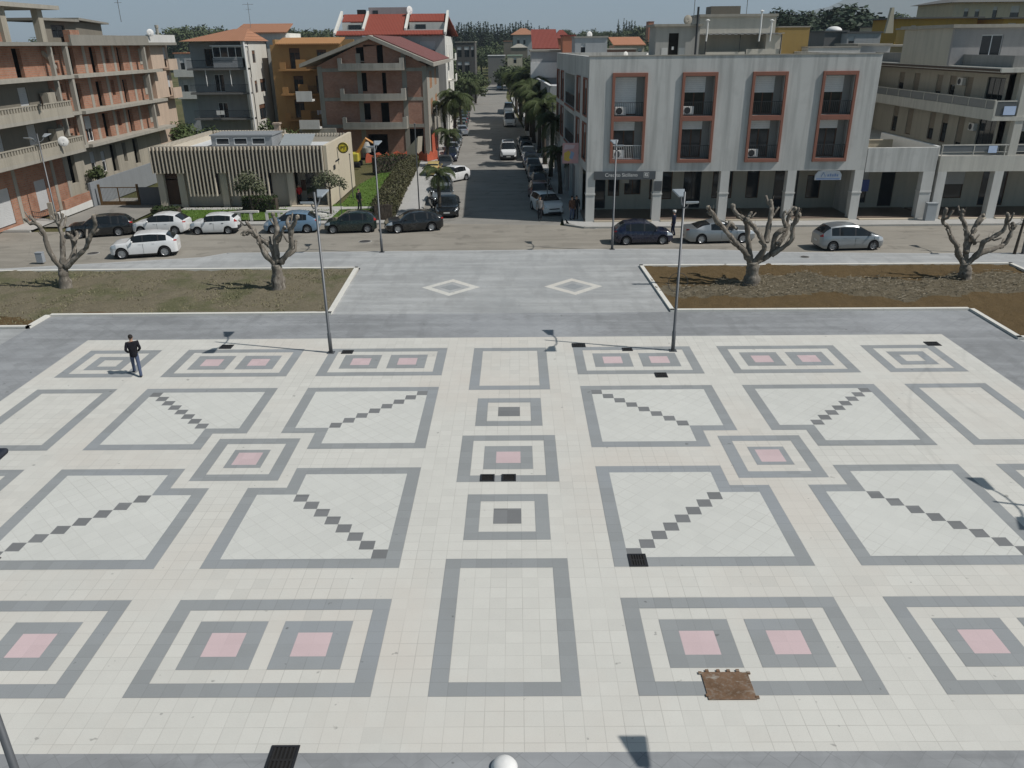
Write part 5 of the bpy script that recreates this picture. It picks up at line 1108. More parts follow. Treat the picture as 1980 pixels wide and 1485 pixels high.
# ================================================================== vegetation
rng = random.Random(11)
M_bark = bark('pollard_bark', (.085, .07, .055), (.36, .325, .275), 5); M_barkd = bark('dark_bark', (.05, .04, .03), (.12, .10, .08))
M_cut = plain('cut_wood', (.42, .36, .27), .9, var=.25)
def smooth_path(pts, rr, n=7):
    P = [Vector(p) for p in pts]; out = []; ro = []
    for i in range(len(P)-1):
        p0 = P[max(i-1, 0)]; p1 = P[i]; p2 = P[i+1]; p3 = P[min(i+2, len(P)-1)]
        for k in range(n):
            t = k/n; out.append(.5*((2*p1)+(p2-p0)*t+(2*p0-5*p1+4*p2-p3)*t*t+(3*p1-p0-3*p2+p3)*t**3)); ro.append(rr[i]*(1-t)+rr[i+1]*t)
    out.append(P[-1]); ro.append(rr[-1]); return out, ro
def knobby(b, pts, rr, seed, n=10):
    P, R_ = smooth_path(pts, rr); v0 = len(b.v)
    R_ = [r*(1+.34*noise.noise(Vector((i*.55, seed*3.7, 0)))) for i, r in enumerate(R_)]
    b.tube(P, R_, n)
    for i in range(v0, len(b.v)):
        v = Vector(b.v[i]); b.v[i] = tuple(v + noise.noise_vector(v*2.6+Vector((seed, 0, 0)))*.06 + noise.noise_vector(v*7+Vector((seed, 9, 0)))*.03 + noise.noise_vector(v*16+Vector((seed, 5, 0)))*.012)
    return P
def pollard(label, base, Y, trunk, branches, r0):
    g = GZ(*base); t = thing('pollarded_tree', label, 'tree', (g.x, g.y, .05), 0, 'pollarded trees in the planters'); off = Vector((g.x, g.y, .05))
    b = MB(); tp = [g-off-Vector((0, 0, .25))] + [GY(px, py, g.y)-off for px, py in trunk]
    rr = [r0*1.25, r0*.9] + [r0*.82]*(len(tp)-2); rr = rr[:len(tp)]; rr[-1] = r0*.74
    knobby(b, tp, rr, hash_(label), 14); b.build('trunk', M_bark, t, smooth=True)
    for i, br in enumerate(branches):
        pix, dy = br; n = len(pix); b = MB(); pts = []
        for k, (px, py) in enumerate(pix): pts.append(GY(px, py, g.y + dy*(k/(n-1))**.8) - off)
        ra = [r0*.47*(1-.46*(k/(n-1))) for k in range(n)]
        if len(br[0]) < 4: ra = [x*.7 for x in ra]
        ra[-1] *= 1.12
        P = knobby(b, pts, ra, i+hash_(label), 9); o = b.build('branch', M_bark, t, smooth=True)
        for q in range(4 if n > 3 else 1):
            i0 = rng.randrange(len(P)//4, len(P)-3); ax = (P[i0+1]-P[i0]).normalized(); sd = ax.cross(Vector((rng.gauss(0, 1), rng.gauss(0, 1), rng.gauss(0, 1)))).normalized(); r1 = ra[-1]*rng.uniform(.55, .85); L1 = rng.uniform(.14, .28) if q % 2 else rng.uniform(.35, .7); q0 = P[i0]; st_ = MB(); st_.tube([q0, q0+(sd*.8+ax*.4)*L1*.5, q0+(sd*.75+ax*.7+Vector((0, 0, .3)))*L1], [r1*1.15, r1*.85, r1*.8], 7)
            st_.tube([P[i0], P[i0]+Vector((rng.gauss(0, .12), rng.gauss(0, .12), rng.uniform(.25, .55)))], [.014, .006], 4)
            st_.build('stub', M_bark, o, smooth=True)
        c = MB(); e = pts[-1]; d = (pts[-1]-pts[-2]).normalized(); c.ball(e, ra[-1]*1.22, 8, 6, jit=.18, rng=rng); c.build('knuckle', M_bark, o, smooth=True)
        c = MB(); c.cyl(e+d*ra[-1]*.75, e+d*ra[-1]*1.22, ra[-1]*.7, ra[-1]*.6, 8); c.build('cut_face', M_cut, o)
    return t
def hash_(s): return sum(ord(c) for c in s) % 37
pollard('bare pollarded tree with four stubby limbs at the left end of the left planter', (127, 557), 30.7, [(124, 535), (121, 519)],
    [([(121, 521), (98, 490), (85, 455), (74, 435), (58, 432), (50, 424)], -.5), ([(121, 517), (122, 480), (118, 450), (112, 428), (108, 414)], .5), ([(126, 514), (143, 490), (142, 465), (131, 453)], .9), ([(128, 517), (150, 495), (168, 475), (177, 450), (185, 432), (181, 419)], -.3), ([(79, 440), (68, 432), (64, 424)], .1), ([(113, 432), (120, 424), (121, 415)], .2), ([(142, 466), (150, 458), (148, 449)], .4)], .33)
pollard('bare pollarded tree with thick twisted crown beside the left lamp post', (538, 560), 30.1, [(537, 535), (535, 510)],
    [([(535, 513), (510, 487), (497, 457), (480, 447), (471, 452)], -.6), ([(533, 505), (524, 478), (505, 463), (492, 455)], .7), ([(537, 508), (532, 465), (535, 440), (528, 415)], .5), ([(543, 508), (562, 478), (563, 448), (575, 420)], -.4), ([(546, 502), (569, 484), (572, 466)], .8), ([(497, 457), (482, 436), (477, 430)], .2), ([(535, 462), (545, 450), (550, 440)], -.3), ([(563, 446), (556, 430), (560, 420)], .3)], .36)
pollard('tall bare pollarded tree with many upright limbs in the right planter', (1450, 550), 30.4, [(1455, 528), (1454, 506)],
    [([(1452, 510), (1440, 487), (1420, 466), (1402, 445), (1385, 425), (1370, 402)], -.7), ([(1451, 505), (1446, 460), (1443, 428), (1425, 415), (1417, 398)], .6), ([(1457, 508), (1478, 480), (1465, 450), (1450, 430)], -.5), ([(1458, 510), (1490, 490), (1500, 455), (1520, 440), (1525, 420), (1537, 404)], .5), ([(1492, 492), (1528, 467), (1533, 437), (1545, 416)], -.5), ([(1481, 470), (1486, 437), (1492, 408), (1490, 390)], .8), ([(1501, 472), (1518, 455), (1525, 436)], .5), ([(1402, 445), (1412, 430), (1424, 442)], .2), ([(1443, 430), (1448, 420), (1452, 412)], .2), ([(1520, 440), (1515, 424), (1518, 410)], .1)], .37)
pollard('bare pollarded tree with spreading limbs at the right end of the right planter', (1865, 540), 31.1, [(1866, 525), (1866, 508)],
    [([(1864, 510), (1852, 490), (1851, 476), (1839, 458), (1832, 440), (1823, 427), (1829, 406)], -.5), ([(1866, 506), (1868, 480), (1870, 457), (1866, 437), (1860, 420), (1861, 408)], .6), ([(1868, 490), (1879, 457), (1886, 436), (1900, 417)], .9), ([(1870, 510), (1892, 490), (1902, 468), (1925, 456), (1944, 440), (1948, 415)], -.4), ([(1893, 490), (1925, 480), (1943, 472), (1955, 450), (1958, 433)], .5), ([(1879, 455), (1884, 470), (1885, 470)], .1)], .34)
# leaf clouds
def leaves(b, blobs, n, size, rng_, m=0, flat=0):
    tot = sum(r[3]*r[4]*r[5] for r in blobs)
    for (cx, cy, cz, rx, ry, rz_) in blobs:
        k = max(6, int(n*rx*ry*rz_/tot))
        for _ in range(k):
            u = Vector((rng_.gauss(0, 1), rng_.gauss(0, 1), rng_.gauss(0, 1))).normalized(); f = rng_.random()**.4*rng_.uniform(.82, 1.08)
            p = Vector((cx+u.x*rx*f, cy+u.y*ry*f, cz+u.z*rz_*f)); s = size*rng_.uniform(.6, 1.3)
            a = Vector((rng_.gauss(0, 1), rng_.gauss(0, 1), rng_.gauss(0, .6+flat))).normalized(); c = a.cross(u+Vector((.01, .02, .3))).normalized(); a = c.cross(u*.6+Vector((rng_.gauss(0, .6), rng_.gauss(0, .6), .6))).normalized()
            b.poly([p-a*s-c*s*.45, p+a*s*.1-c*s*.55, p+a*s+c*s*.1, p+a*s*.1+c*s*.5], m)
L_olive = leafm('olive_leaves', (.075, .085, .045), (.14, .15, .085)); L_hedge = leafm('hedge_leaves', (.030, .050, .014), (.075, .085, .028)); L_hedged = leafm('dark_hedge_leaves', (.022, .040, .012), (.045, .070, .02))
L_bush = leafm('bush_leaves', (.030, .055, .015), (.075, .10, .03)); L_palm = leafm('palm_leaves', (.026, .042, .012), (.070, .088, .028)); L_cyp = leafm('cypress_leaves', (.016, .030, .016), (.035, .052, .026), .5)
L_wood = leafm('woodland_leaves', (.036, .056, .023), (.085, .105, .045), .15); L_pine = leafm('pine_needles', (.018, .034, .020), (.040, .060, .030), .3)
def small_tree(label, base, blobs, trunk, mat, n=900, size=.11, name='olive_tree'):
    t = thing(name, label, 'tree', base); b = MB(); P, R_ = smooth_path(trunk, [.10, .08, .06][:len(trunk)]); b.tube(P, R_, 8)
    for bl in blobs[:4]: b.tube([trunk[-1], (bl[0]*.7, bl[1]*.7, bl[2])], [.05, .02], 6)
    b.build('trunk', M_barkd, t, smooth=True); b = MB(); leaves(b, blobs, n, size, rng); b.build('crown', mat, t); return t
g = GZ(490, 414); small_tree('small olive tree in front of the ribbed windows of the post office', g, [(-.4, 0, 2.5, .9, .8, .7), (.5, .1, 2.3, .8, .8, .6), (0, -.2, 3.0, .8, .7, .6), (-.9, .2, 2.0, .5, .5, .4), (.9, -.1, 1.9, .5, .5, .4)], [(0, 0, 0), (-.1, 0, 1.0), (-.15, 0, 2.0)], L_olive, 1100)
g = GZ(640, 414); small_tree('small olive tree at the right corner of the post office', g, [(-.7, 0, 2.5, .7, .7, .6), (.6, .1, 2.6, .8, .7, .5), (0, -.2, 3.0, .7, .7, .5), (1.2, 0, 2.3, .45, .4, .35)], [(0, 0, 0), (.05, 0, 1.0), (.1, 0, 2.0)], L_olive, 850)
g = GZ(1952, 491); small_tree('thin sapling with sparse leaves at the right edge of the road', (g.x+.3, g.y, 0), [(.3, 0, 2.0, .35, .35, .5), (.1, 0, 2.6, .25, .25, .3), (.5, 0, 1.3, .25, .25, .3)], [(0, 0, 0), (.05, 0, 1.1), (.1, 0, 2.2)], L_olive, 130, .07, 'sapling')
def hedge(label, pts, w, h, mat, name='hedge', dens=120, size=.09):
    """clipped hedge along a line of ground points: dense core with a coat of leaves"""
    t = thing(name, label, 'hedge', (0, 0, 0)); b = MB(); c = MB()
    for k in range(len(pts)-1):
        p, q = Vector((*pts[k], 0)), Vector((*pts[k+1], 0)); d = (q-p).normalized(); nr = Vector((-d.y, d.x, 0)); L_ = (q-p).length
        c.extr([p-nr*w*.4, p+nr*w*.4, q+nr*w*.4, q-nr*w*.4], (0, 0, h*.9))
        for _ in range(int(L_*(w+2*h)*dens*.5)):
            u = rng.random()*L_; s = rng.random()*(w+2*h)
            if s < h: off, z = -w/2, s
            elif s < h+w: off, z = s-h-w/2, h
            else: off, z = w/2, s-h-w
            pt = p+d*u+nr*(off+rng.gauss(0, .05))+Vector((0, 0, z+rng.gauss(0, .05)+.10*noise.noise(Vector((u*.7, off, z)))))
            a = Vector((rng.gauss(0, 1), rng.gauss(0, 1), rng.gauss(0, 1))).normalized()*size*rng.uniform(.6, 1.3); e = a.cross(Vector((rng.gauss(0, 1), rng.gauss(0, 1), rng.gauss(0, 1)))).normalized()*size*.6
            b.poly([pt-a, pt+e, pt+a, pt-e])
    c.build('twigs', M_barkd, t); b.build('foliage', mat, t); return t
hedge('long brownish-green clipped hedge beside the street pavement', [(-10.0, 49.0), (-10.6, 60), (-11.3, 78)], 1.6, 1.25, leafm('brownish_hedge', (.045, .055, .020), (.11, .10, .05)), dens=160)
hedge('tall dark green hedge closing the lawn behind the post office', [(-14.6, 73.5), (-11.6, 75.5)], 1.5, 1.7, L_hedged)
hedge('dark box hedge in front of the post office', [(-22.0, 52.9), (-19.3, 53.0)], 1.1, 1.15, L_hedged, dens=220)
hedge('low dark rounded hedge behind the white hatchback', [(-29.0, 51.6), (-26.9, 51.8)], 1.2, .6, L_hedged, dens=220)
def bush(label, base, blobs, mat, n, size, name='bush', group=None):
    t = thing(name, label, 'bush', base, 0, group); b = MB(); leaves(b, blobs, n, size, rng); b.build('foliage', mat, t)
    b = MB(); 
    for bl in blobs[:5]: b.tube([(bl[0]*.3, bl[1]*.3, 0), (bl[0], bl[1], bl[2])], [.08, .03], 5)
    b.build('stems', M_barkd, t); return t
bush('dark green bushy tree between the unfinished block and the grey house', (GY(345, 270, 80).x, 80, 0), [(0, 0, 3.0, 2.4, 2, 1.6), (1.8, .3, 2.4, 1.6, 1.4, 1.6), (-1.8, 0, 2.4, 1.6, 1.5, 1.5), (.4, -.4, 4.1, 1.2, 1.2, .9), (-2.6, -.5, 3.6, 1.0, 1, .9)], L_bush, 2200, .2)
bush('dark shrubs at the foot of the white house wall behind the post office', (GY(535, 240, 84).x, 84, 0), [(-1.2, 0, 3.2, 1.3, 1.0, 1.6), (.8, 0, 2.6, 1.5, 1, 1.3), (2.2, .3, 2.4, 1.0, 1, 1.2)], L_bush, 1300, .18)
bush('dark shrubs in the yard between the unfinished block and the post office', (GY(320, 262, 86).x, 86, 0), [(0, 0, 2.2, 2.4, 1.6, 1.8), (2.6, 0, 2.6, 2.0, 1.5, 1.9), (5.2, .5, 2.3, 1.8, 1.4, 1.7), (-2.2, 0, 3, 1.6, 1.4, 1.5)], L_bush, 2200, .2)
bush('small palm-like shrub by the entrance of the unfinished block', (-36.9, 59.4, 1.6), [(0, 0, .6, .9, .9, .5), (.3, 0, 1.0, .4, .4, .4)], L_palm, 420, .15)
# palms
def palm_parts(h, nf, fl, seed):
    r = random.Random(seed); tr = MB(); pts = [(0.05*math.sin(k), .04*k, h*k/5) for k in range(6)]; tr.tube(pts, [.20, .16, .15, .15, .16, .19], 9)
    cr = MB(); top = Vector(pts[-1])
    for f in range(nf):
        an = f*2.4+r.uniform(-.2, .2); el = r.uniform(-.25, 1.25); L_ = fl*r.uniform(.8, 1.1); p = top.copy(); dirh = Vector((math.cos(an), math.sin(an), 0)); side = Vector((-math.sin(an), math.cos(an), 0)); seg = 9; e = el; P = [p.copy()]
        for s in range(seg): p = p + (dirh*math.cos(e)+Vector((0, 0, math.sin(e))))*(L_/seg); e -= .19+.05*s*.3; P.append(p.copy())
        for s in range(1, seg+1):
            for sg in (-1, 1):
                for q in (0, .5):
                    c = P[s-1].lerp(P[s], q); ll = fl*.26*math.sin(math.pi*(s+q)/(seg+2))*r.uniform(.8, 1.15); d = (P[s]-P[s-1]).normalized()
                    tip = c+side*sg*ll*.8+d*ll*.55-Vector((0, 0, ll*.35)); w_ = d*.045*fl/2
                    cr.poly([c-w_, c+w_, tip+w_*.2, tip-w_*.2])
        cr.tube(P, [.03]*len(P), 4)
    return tr, cr
PB = []
for i, (h, nf, fl) in enumerate(((3.2, 26, 1.9), (4.2, 30, 2.3))):
    tr, cr = palm_parts(h, nf, fl, 5+i); t = thing('palm_tree', 'x', 'palm tree', (0, 0, 0), 0, 'palms along the street'); tr.build('trunk', M_barkd, t, smooth=True); cr.build('crown', L_palm, t); PB.append(t)
pal = [(0, GZ(849, 414), .95, 'nearest palm on the left pavement, in front of the black saloon nose'), (0, GZ(865, 322), 1.05, 'second palm on the left pavement beside the yellow car'), (1, GZ(879, 291), 1.45, 'full palm on the left pavement beside the silver parked car, third from the corner'),
    (1, GZ(862, 287), 1.2, 'palm standing closest to the side wall of the brick building'), (0, GZ(907, 215), 1.6, 'farthest palm on the left side of the street'), (0, GZ(893, 255), 1.4, 'palm between the parked cars and the white building'),
    (0, Vector((SX(4.7, 60), 60, 0)), 1.1, 'palm in the shade at the near end of the right pavement'), (1, Vector((SX(4.6, 79), 79, 0)), 1.45, 'palm in the shade halfway along the corner building'), (1, Vector((SX(4.5, 100), 100, 0)), 1.6, 'palm beside the roof terrace building along the street'), (1, Vector((SX(4.3, 116), 116, 0)), 1.7, 'lush palm beyond the roof terrace building'), (1, Vector((SX(4.0, 133), 133, 0)), 1.7, 'lush palm near the far end of the right pavement'), (1, Vector((SX(3.9, 150), 150, 0)), 1.6, 'farthest palm on the right side of the street')]
for yy, sc_ in ((70, 1.25), (89, 1.5), (107, 1.6), (124, 1.7), (141, 1.6)): pal.append((1, Vector((SX(4.55, yy), yy, 0)), sc_, 'lush palm in the dense row on the shaded right pavement'))
used = set()
for k, p, s, lb in pal:
    if k not in used: used.add(k); t = PB[k]; t.location = (p[0], p[1], 0); t.scale = (s,)*3; t['label'] = lb; t.rotation_euler = (0, 0, rng.random()*6)
    else: dup(PB[k], (p[0], p[1], 0), rng.random()*6, s, lb)
# background trees ---------------------------------------------------
def tree_proto(kind, seed):
    r = random.Random(seed); tr = MB(); cr = MB()
    if kind == 'cypress':
        tr.tube([(0, 0, 0), (0, 0, .3)], [.02, .015], 6); bl = [(r.uniform(-.01, .01), r.uniform(-.01, .01), z, w, w, .09) for z, w in ((.12, .06), (.22, .085), (.32, .095), (.42, .09), (.52, .082), (.62, .07), (.72, .055), (.82, .04), (.91, .024), (.97, .012))]; n, s, m = 900, .028, L_cyp
    elif kind == 'pine':
        tr.tube([(0, 0, 0), (.01, 0, .35), (0, .01, .7)], [.025, .02, .012], 7); bl = [(r.uniform(-.16, .16), r.uniform(-.16, .16), r.uniform(.3, .85), r.uniform(.11, .2), r.uniform(.11, .2), r.uniform(.08, .13)) for _ in range(11)] + [(0, 0, .9, .12, .12, .09)]; n, s, m = 1700, .030, L_pine
    elif kind == 'tall':
        tr.tube([(0, 0, 0), (.02, 0, .4), (0, .01, .8)], [.022, .016, .01], 7); bl = [(r.uniform(-.12, .12), r.uniform(-.12, .12), .25+.65*i/9, .13, .13, .09) for i in range(10)]; n, s, m = 1300, .028, L_wood
    else:
        tr.tube([(0, 0, 0), (.02, 0, .25), (0, .02, .5)], [.035, .026, .015], 7); bl = [(r.uniform(-.3, .3), r.uniform(-.3, .3), r.uniform(.35, .8), r.uniform(.15, .25), r.uniform(.15, .25), r.uniform(.12, .2)) for _ in range(9)] + [(0, 0, .6, .3, .3, .25)]; n, s, m = 1500, .04, L_wood
    leaves(cr, bl, n, s, r); t = thing({'cypress': 'cypress_tree', 'pine': 'pine_tree'}.get(kind, 'broadleaf_tree'), 'x', 'tree', (0, -900, 0)); tr.build('trunk', M_barkd, t); cr.build('crown', m, t); return t
TP = {k: [tree_proto(k, 3+i) for i in range(2)] for k in ('cypress', 'pine', 'round', 'tall')}; tused = {}
def plant(kind, px, pyt, Y, label, group, wide=1.0):
    top = GY(px, pyt, Y); z0 = terr(top.x, Y); h = max(2.5, top.z-z0); i = rng.randrange(2); p = TP[kind][i]; s = (h*wide*rng.uniform(.9, 1.1), h*wide*rng.uniform(.9, 1.1), h)
    if (kind, i) not in tused: tused[kind, i] = 1; p.location = (top.x, Y, z0); p.scale = s; p['label'] = label; p['group'] = group; return p
    return dup(p, (top.x, Y, z0-.2), rng.random()*6.28, s, label, group)
cyl_ = 'dark pointed cypress in the long row on the skyline beyond the street'
px = 868
while px < 1062:
    yt = 40+6*rng.random()+(10 if px > 1030 else 0)+(4 if rng.random() < .3 else 0); plant('cypress', px, yt, 455+rng.uniform(-12, 12), cyl_, 'cypresses in a row on the far skyline', 1.35); px += rng.uniform(3.6, 6.4)
for px in (1207, 1212, 1217, 1222, 1228, 1196): plant('cypress', px, 36+rng.random()*6, 470, 'cypress in the small group on the skyline left of the stair hut', 'small cypress group on the skyline')
for px in (1237, 1250, 1277, 1290, 1303, 1317, 1330): plant('round', px, 38+rng.uniform(-3, 8), 440+rng.uniform(-20, 20), 'dark round tree on the skyline behind the rooftop flat', 'trees behind the rooftop flat')
for px in (1506, 1518, 1530, 1545, 1558, 1570, 1585, 1600, 1610): plant('pine', px, 16+rng.uniform(-6, 8), 225+rng.uniform(-10, 15), 'dark tree of the dense clump behind the ochre rooftop block', 'dense dark clump behind the ochre rooftop block', 1.2)
for px in (1625, 1640, 1655, 1668): plant('pine', px, {1625: 6, 1640: 0, 1655: 4, 1668: 18}[px], 215+rng.uniform(-8, 8), 'tall dark tree at the right end of the clump behind the ochre rooftop block', 'tall trees ending the dark clump', 1.5)
for px, py in ((1478, 40), (1488, 34), (1735, 24), (1745, 20), (1760, 26)): plant('tall', px, py, 300, 'thin distant tree beside the dark flat roofs on the right' if px > 1600 else 'tree half hidden behind the chimney pipes', 'far trees on the right')
px = 322
while px < 655:
    plant('round', px, 50+6*math.sin(px*.03)+rng.uniform(-5, 6)-(4 if 330 < px < 440 else 0), 400+rng.uniform(-25, 25), 'leafy tree of the wooded ridge behind the left houses', 'trees on the wooded ridge behind the left houses', .9); px += rng.uniform(7, 13)
px = 1064
while px < 1245:
    plant('round', px, 56+rng.uniform(-7, 7)-(px-1064)*.02, 470+rng.uniform(-20, 20), 'leafy tree on the ridge between the cypress row and the stair hut', 'trees between cypress row and stair hut', .9); px += rng.uniform(6, 11)
for px, py, Y in ((876, 100, 240), (868, 88, 280), (890, 80, 330), (905, 78, 340), (920, 82, 350), (930, 84, 340), (945, 88, 330), (960, 80, 360), (975, 72, 380), (1000, 100, 250), (1012, 98, 255), (1040, 72, 380), (1052, 74, 380), (985, 118, 215), (895, 118, 205), (872, 120, 195), (1150, 70, 300), (1165, 66, 310), (1185, 72, 300), (880, 122, 178), (893, 126, 176), (907, 129, 175), (918, 134, 180), (872, 124, 172), (866, 135, 165), (915, 122, 222), (1005, 118, 232), (1018, 112, 240), (1205, 74, 300), (1225, 72, 310), (1250, 66, 320)):
    plant('round', px, py, Y, 'scrubby green tree on the slope beyond the end of the street', 'scrubby trees beyond the street end', 1.1)
for k_ in TP:
    for i_, p_ in enumerate(TP[k_]):
        if (k_, i_) not in tused:
            for c_ in list(p_.children): bpy.data.objects.remove(c_)
            bpy.data.objects.remove(p_)
# far-off wood on the ridge: one mass
b = MB(); r2 = random.Random(4)
for _ in range(520):
    y = r2.uniform(350, 640); x = r2.uniform(-.75*y, .85*y); z = terr(x, y); h = r2.uniform(4, 8)
    if -22 < x < 4 and y < 420: continue
    leaves(b, [(x, y, z+h*.55, h*.55, h*.55, h*.5)], 46, h*.17, r2)
o = b.build('wood', L_wood); tag(o, 'far-off mixed woodland covering the ridge behind the town', 'woodland', kind='stuff')
b = MB()
for _ in range(5200):
    y = r2.uniform(140, 300); x = r2.uniform(-22, SX(-8.3, y)-(.0 if y < 200 else -1.2)); h = r2.uniform(.6, 2.6)*(1 if x < SX(-9.5, y) else .5); a = r2.random()*6.28; dx, dy = math.cos(a)*.12, math.sin(a)*.12; ox, oy = r2.gauss(0, .3), r2.gauss(0, .3)
    b.poly([(x-dx, y-dy, -.1), (x+dx, y+dy, -.1), (x+ox, y+oy, h)])
o = b.build('dry_reeds', leafm('dry_reeds', (.055, .060, .022), (.13, .12, .055), .4)); tag(o, 'dry greenish-brown reeds and grass at the end of the street', 'reeds', kind='stuff')
# tufts of dry grass and chips in the planters
b = MB(); c = MB()
for _ in range(9000):
    x = r2.uniform(-39, -9.5); y = r2.uniform(24.2, 34.1)
    if not inpoly(x, y, PLL) or noise.noise(Vector((x*.35, y*.35, 4))) < -.12: continue
    h = r2.uniform(.02, .08); a = r2.random()*6.28; dx, dy = math.cos(a)*.03, math.sin(a)*.03; b.poly([(x-dx, y-dy, .03), (x+dx, y+dy, .03), (x+r2.gauss(0, .05), y+r2.gauss(0, .05), .07+h)])
for _ in range(6000):
    x = r2.uniform(8.5, 29.8); y = r2.uniform(25.8, 34.2)
    if not inpoly(x, y, PLR) or not pickR(x, y): continue
    a = r2.random()*6.28; L_ = r2.uniform(.03, .11); dx, dy = math.cos(a)*L_, math.sin(a)*L_; z = .115+.03*r2.random()+.10*noise.noise(Vector((x*.35, y*.35, 1)))+.05
    c.poly([(x-dx, y-dy, z-.03), (x+dx, y+dy, z-.015), (x+dx-dy*.35, y+dy+dx*.35, z), (x-dx-dy*.35, y-dy+dx*.35, z-.01)])
o = b.build('dry_grass', leafm('dry_grass', (.14, .135, .07), (.27, .24, .14), 2)); tag(o, 'sparse dry grass growing on the left planter soil', 'grass', kind='stuff')
o = c.build('wood_chips', leafm('wood_chip_pieces', (.125, .105, .07), (.24, .205, .145), 4)); tag(o, 'greyish wood chips strewn over the right planter soil', 'wood chips', kind='stuff')
# lawn blades
b = MB()
lawnp = [(-27.6, 49.2), (-9.8, 49.2), (-11.2, 84), (-13.2, 80), (-14.9, 66), (-14.6, 56), (-20, 54.4), (-27.6, 54.4)]
for _ in range(9000):
    x = r2.uniform(-27.4, -10.2); y = r2.uniform(49.3, 82)
    if not inpoly(x, y, lawnp) or (-18.7 < x < -9 and 53.2 < y < 54.7): continue
    h = r2.uniform(.05, .13); a = r2.random()*6.28; dx, dy = math.cos(a)*.05, math.sin(a)*.05; b.poly([(x-dx, y-dy, .03), (x+dx, y+dy, .03), (x+r2.gauss(0, .05), y+r2.gauss(0, .05), .03+h)])
o = b.build('grass', leafm('lawn_blades', (.055, .11, .018), (.12, .19, .042), 2)); tag(o, 'short green grass of the post office lawn', 'grass', kind='stuff')
# distant mountain
b = MB(); N = 40; prof = []
for i in range(N+1):
    px = 1640+i*20; h = (0 if i == 0 else 1)*max(0, 62-.00*i+(px-1690)*.30) if px > 1640 else 0
    prof.append((px, min(150, h)))
rows = []
for j in range(7):
    row = []
    for i, (px, h) in enumerate(prof):
        Y = 7000+j*500; p = GY(px, 83, 7000); k = [0, .35, .7, 1.0, .8, .4, 0][j]; z = -5+h/1537*7000*k*(1+.10*noise.noise(Vector((i*.5, j*.8, 2)))); row.append(len(b.v)); b.v.append((p.x, Y, z))
    rows.append(row)
for j in range(6):
    for i in range(N): b.f.append([rows[j][i], rows[j][i+1], rows[j+1][i+1], rows[j+1][i]]); b.m.append(0)
struct(b.build('mountain', M_field, smooth=True))
# ================================================================== vehicles
def paintm(name, c, rough=.28, metal=.0):
    t = NT(name); f = t.noise(t.pos(obj=True), 1.4, 3); dust = t.noise(t.pos(obj=True), 5, 4)
    a = t.mix(f, tuple(x*.94 for x in c), tuple(min(1, x*1.05) for x in c)); a = t.mix(t.math('MULTIPLY', t.ramp(dust, [(.5, 0), (.8, 1)]), .12), a, (.30, .28, .25))
    m = t.out(a, rough, metal, .45); t.b.inputs['Coat Weight'].default_value = .6; t.b.inputs['Coat Roughness'].default_value = .06; return m
C_glass = glassy('car_glass', (.013, .016, .018), .05); C_trim = plain('car_black_trim', (.022, .022, .024), .55, var=.2); C_head = plain('headlight_lens', (.52, .54, .55), .12, .3, .6); C_tail = plain('tail_light_lens', (.33, .018, .014), .2, 0, .5); C_rim = plain('alloy_rim', (.44, .45, .46), .35, .7); C_steelrim = plain('steel_wheel', (.28, .285, .29), .5, .5); C_plate = plain('number_plate', (.62, .62, .58), .5); C_under = plain('car_underside', (.012, .012, .012), .9, spec=.05)
def interp(tab, x):
    if x <= tab[0][0]: return tab[0][1]
    for (a, va), (b, vb) in zip(tab, tab[1:]):
        if x <= b:
            t = (x-a)/(b-a) if b > a else 0; return va+(vb-va)*t
    return tab[-1][1]
WHEELS = {}
def wheel_meshes(r, w_):
    k = (r, w_)
    if k in WHEELS: return WHEELS[k]
    ty = MB(); ty.lathe([(r*.66, -w_*.5), (r*.9, -w_*.5), (r*.985, -w_*.36), (r, 0), (r*.985, w_*.36), (r*.9, w_*.5), (r*.66, w_*.5)], axis='y', n=28)
    ri = MB(); ri.lathe([(r*.67, -w_*.42), (r*.64, -w_*.46), (r*.60, -w_*.40), (r*.56, -w_*.18), (.0, -w_*.18)], axis='y', n=28); ri.lathe([(.0, -w_*.42), (r*.15, -w_*.42), (r*.17, -w_*.18)], axis='y', n=14)
    for i in range(5):
        a = 2*math.pi*i/5; d = Vector((math.cos(a), 0, math.sin(a))); s = Vector((-math.sin(a), 0, math.cos(a)))
        p = d*r*.1+Vector((0, -w_*.40, 0)); q = d*r*.61+Vector((0, -w_*.42, 0)); h = Vector((0, w_*.2, 0))
        ri.extr([p-s*r*.07, q-s*r*.11, q+s*r*.11, p+s*r*.07], h)
    WHEELS[k] = (ty, ri); return WHEELS[k]
def lower(L, front_len, **kw): return None
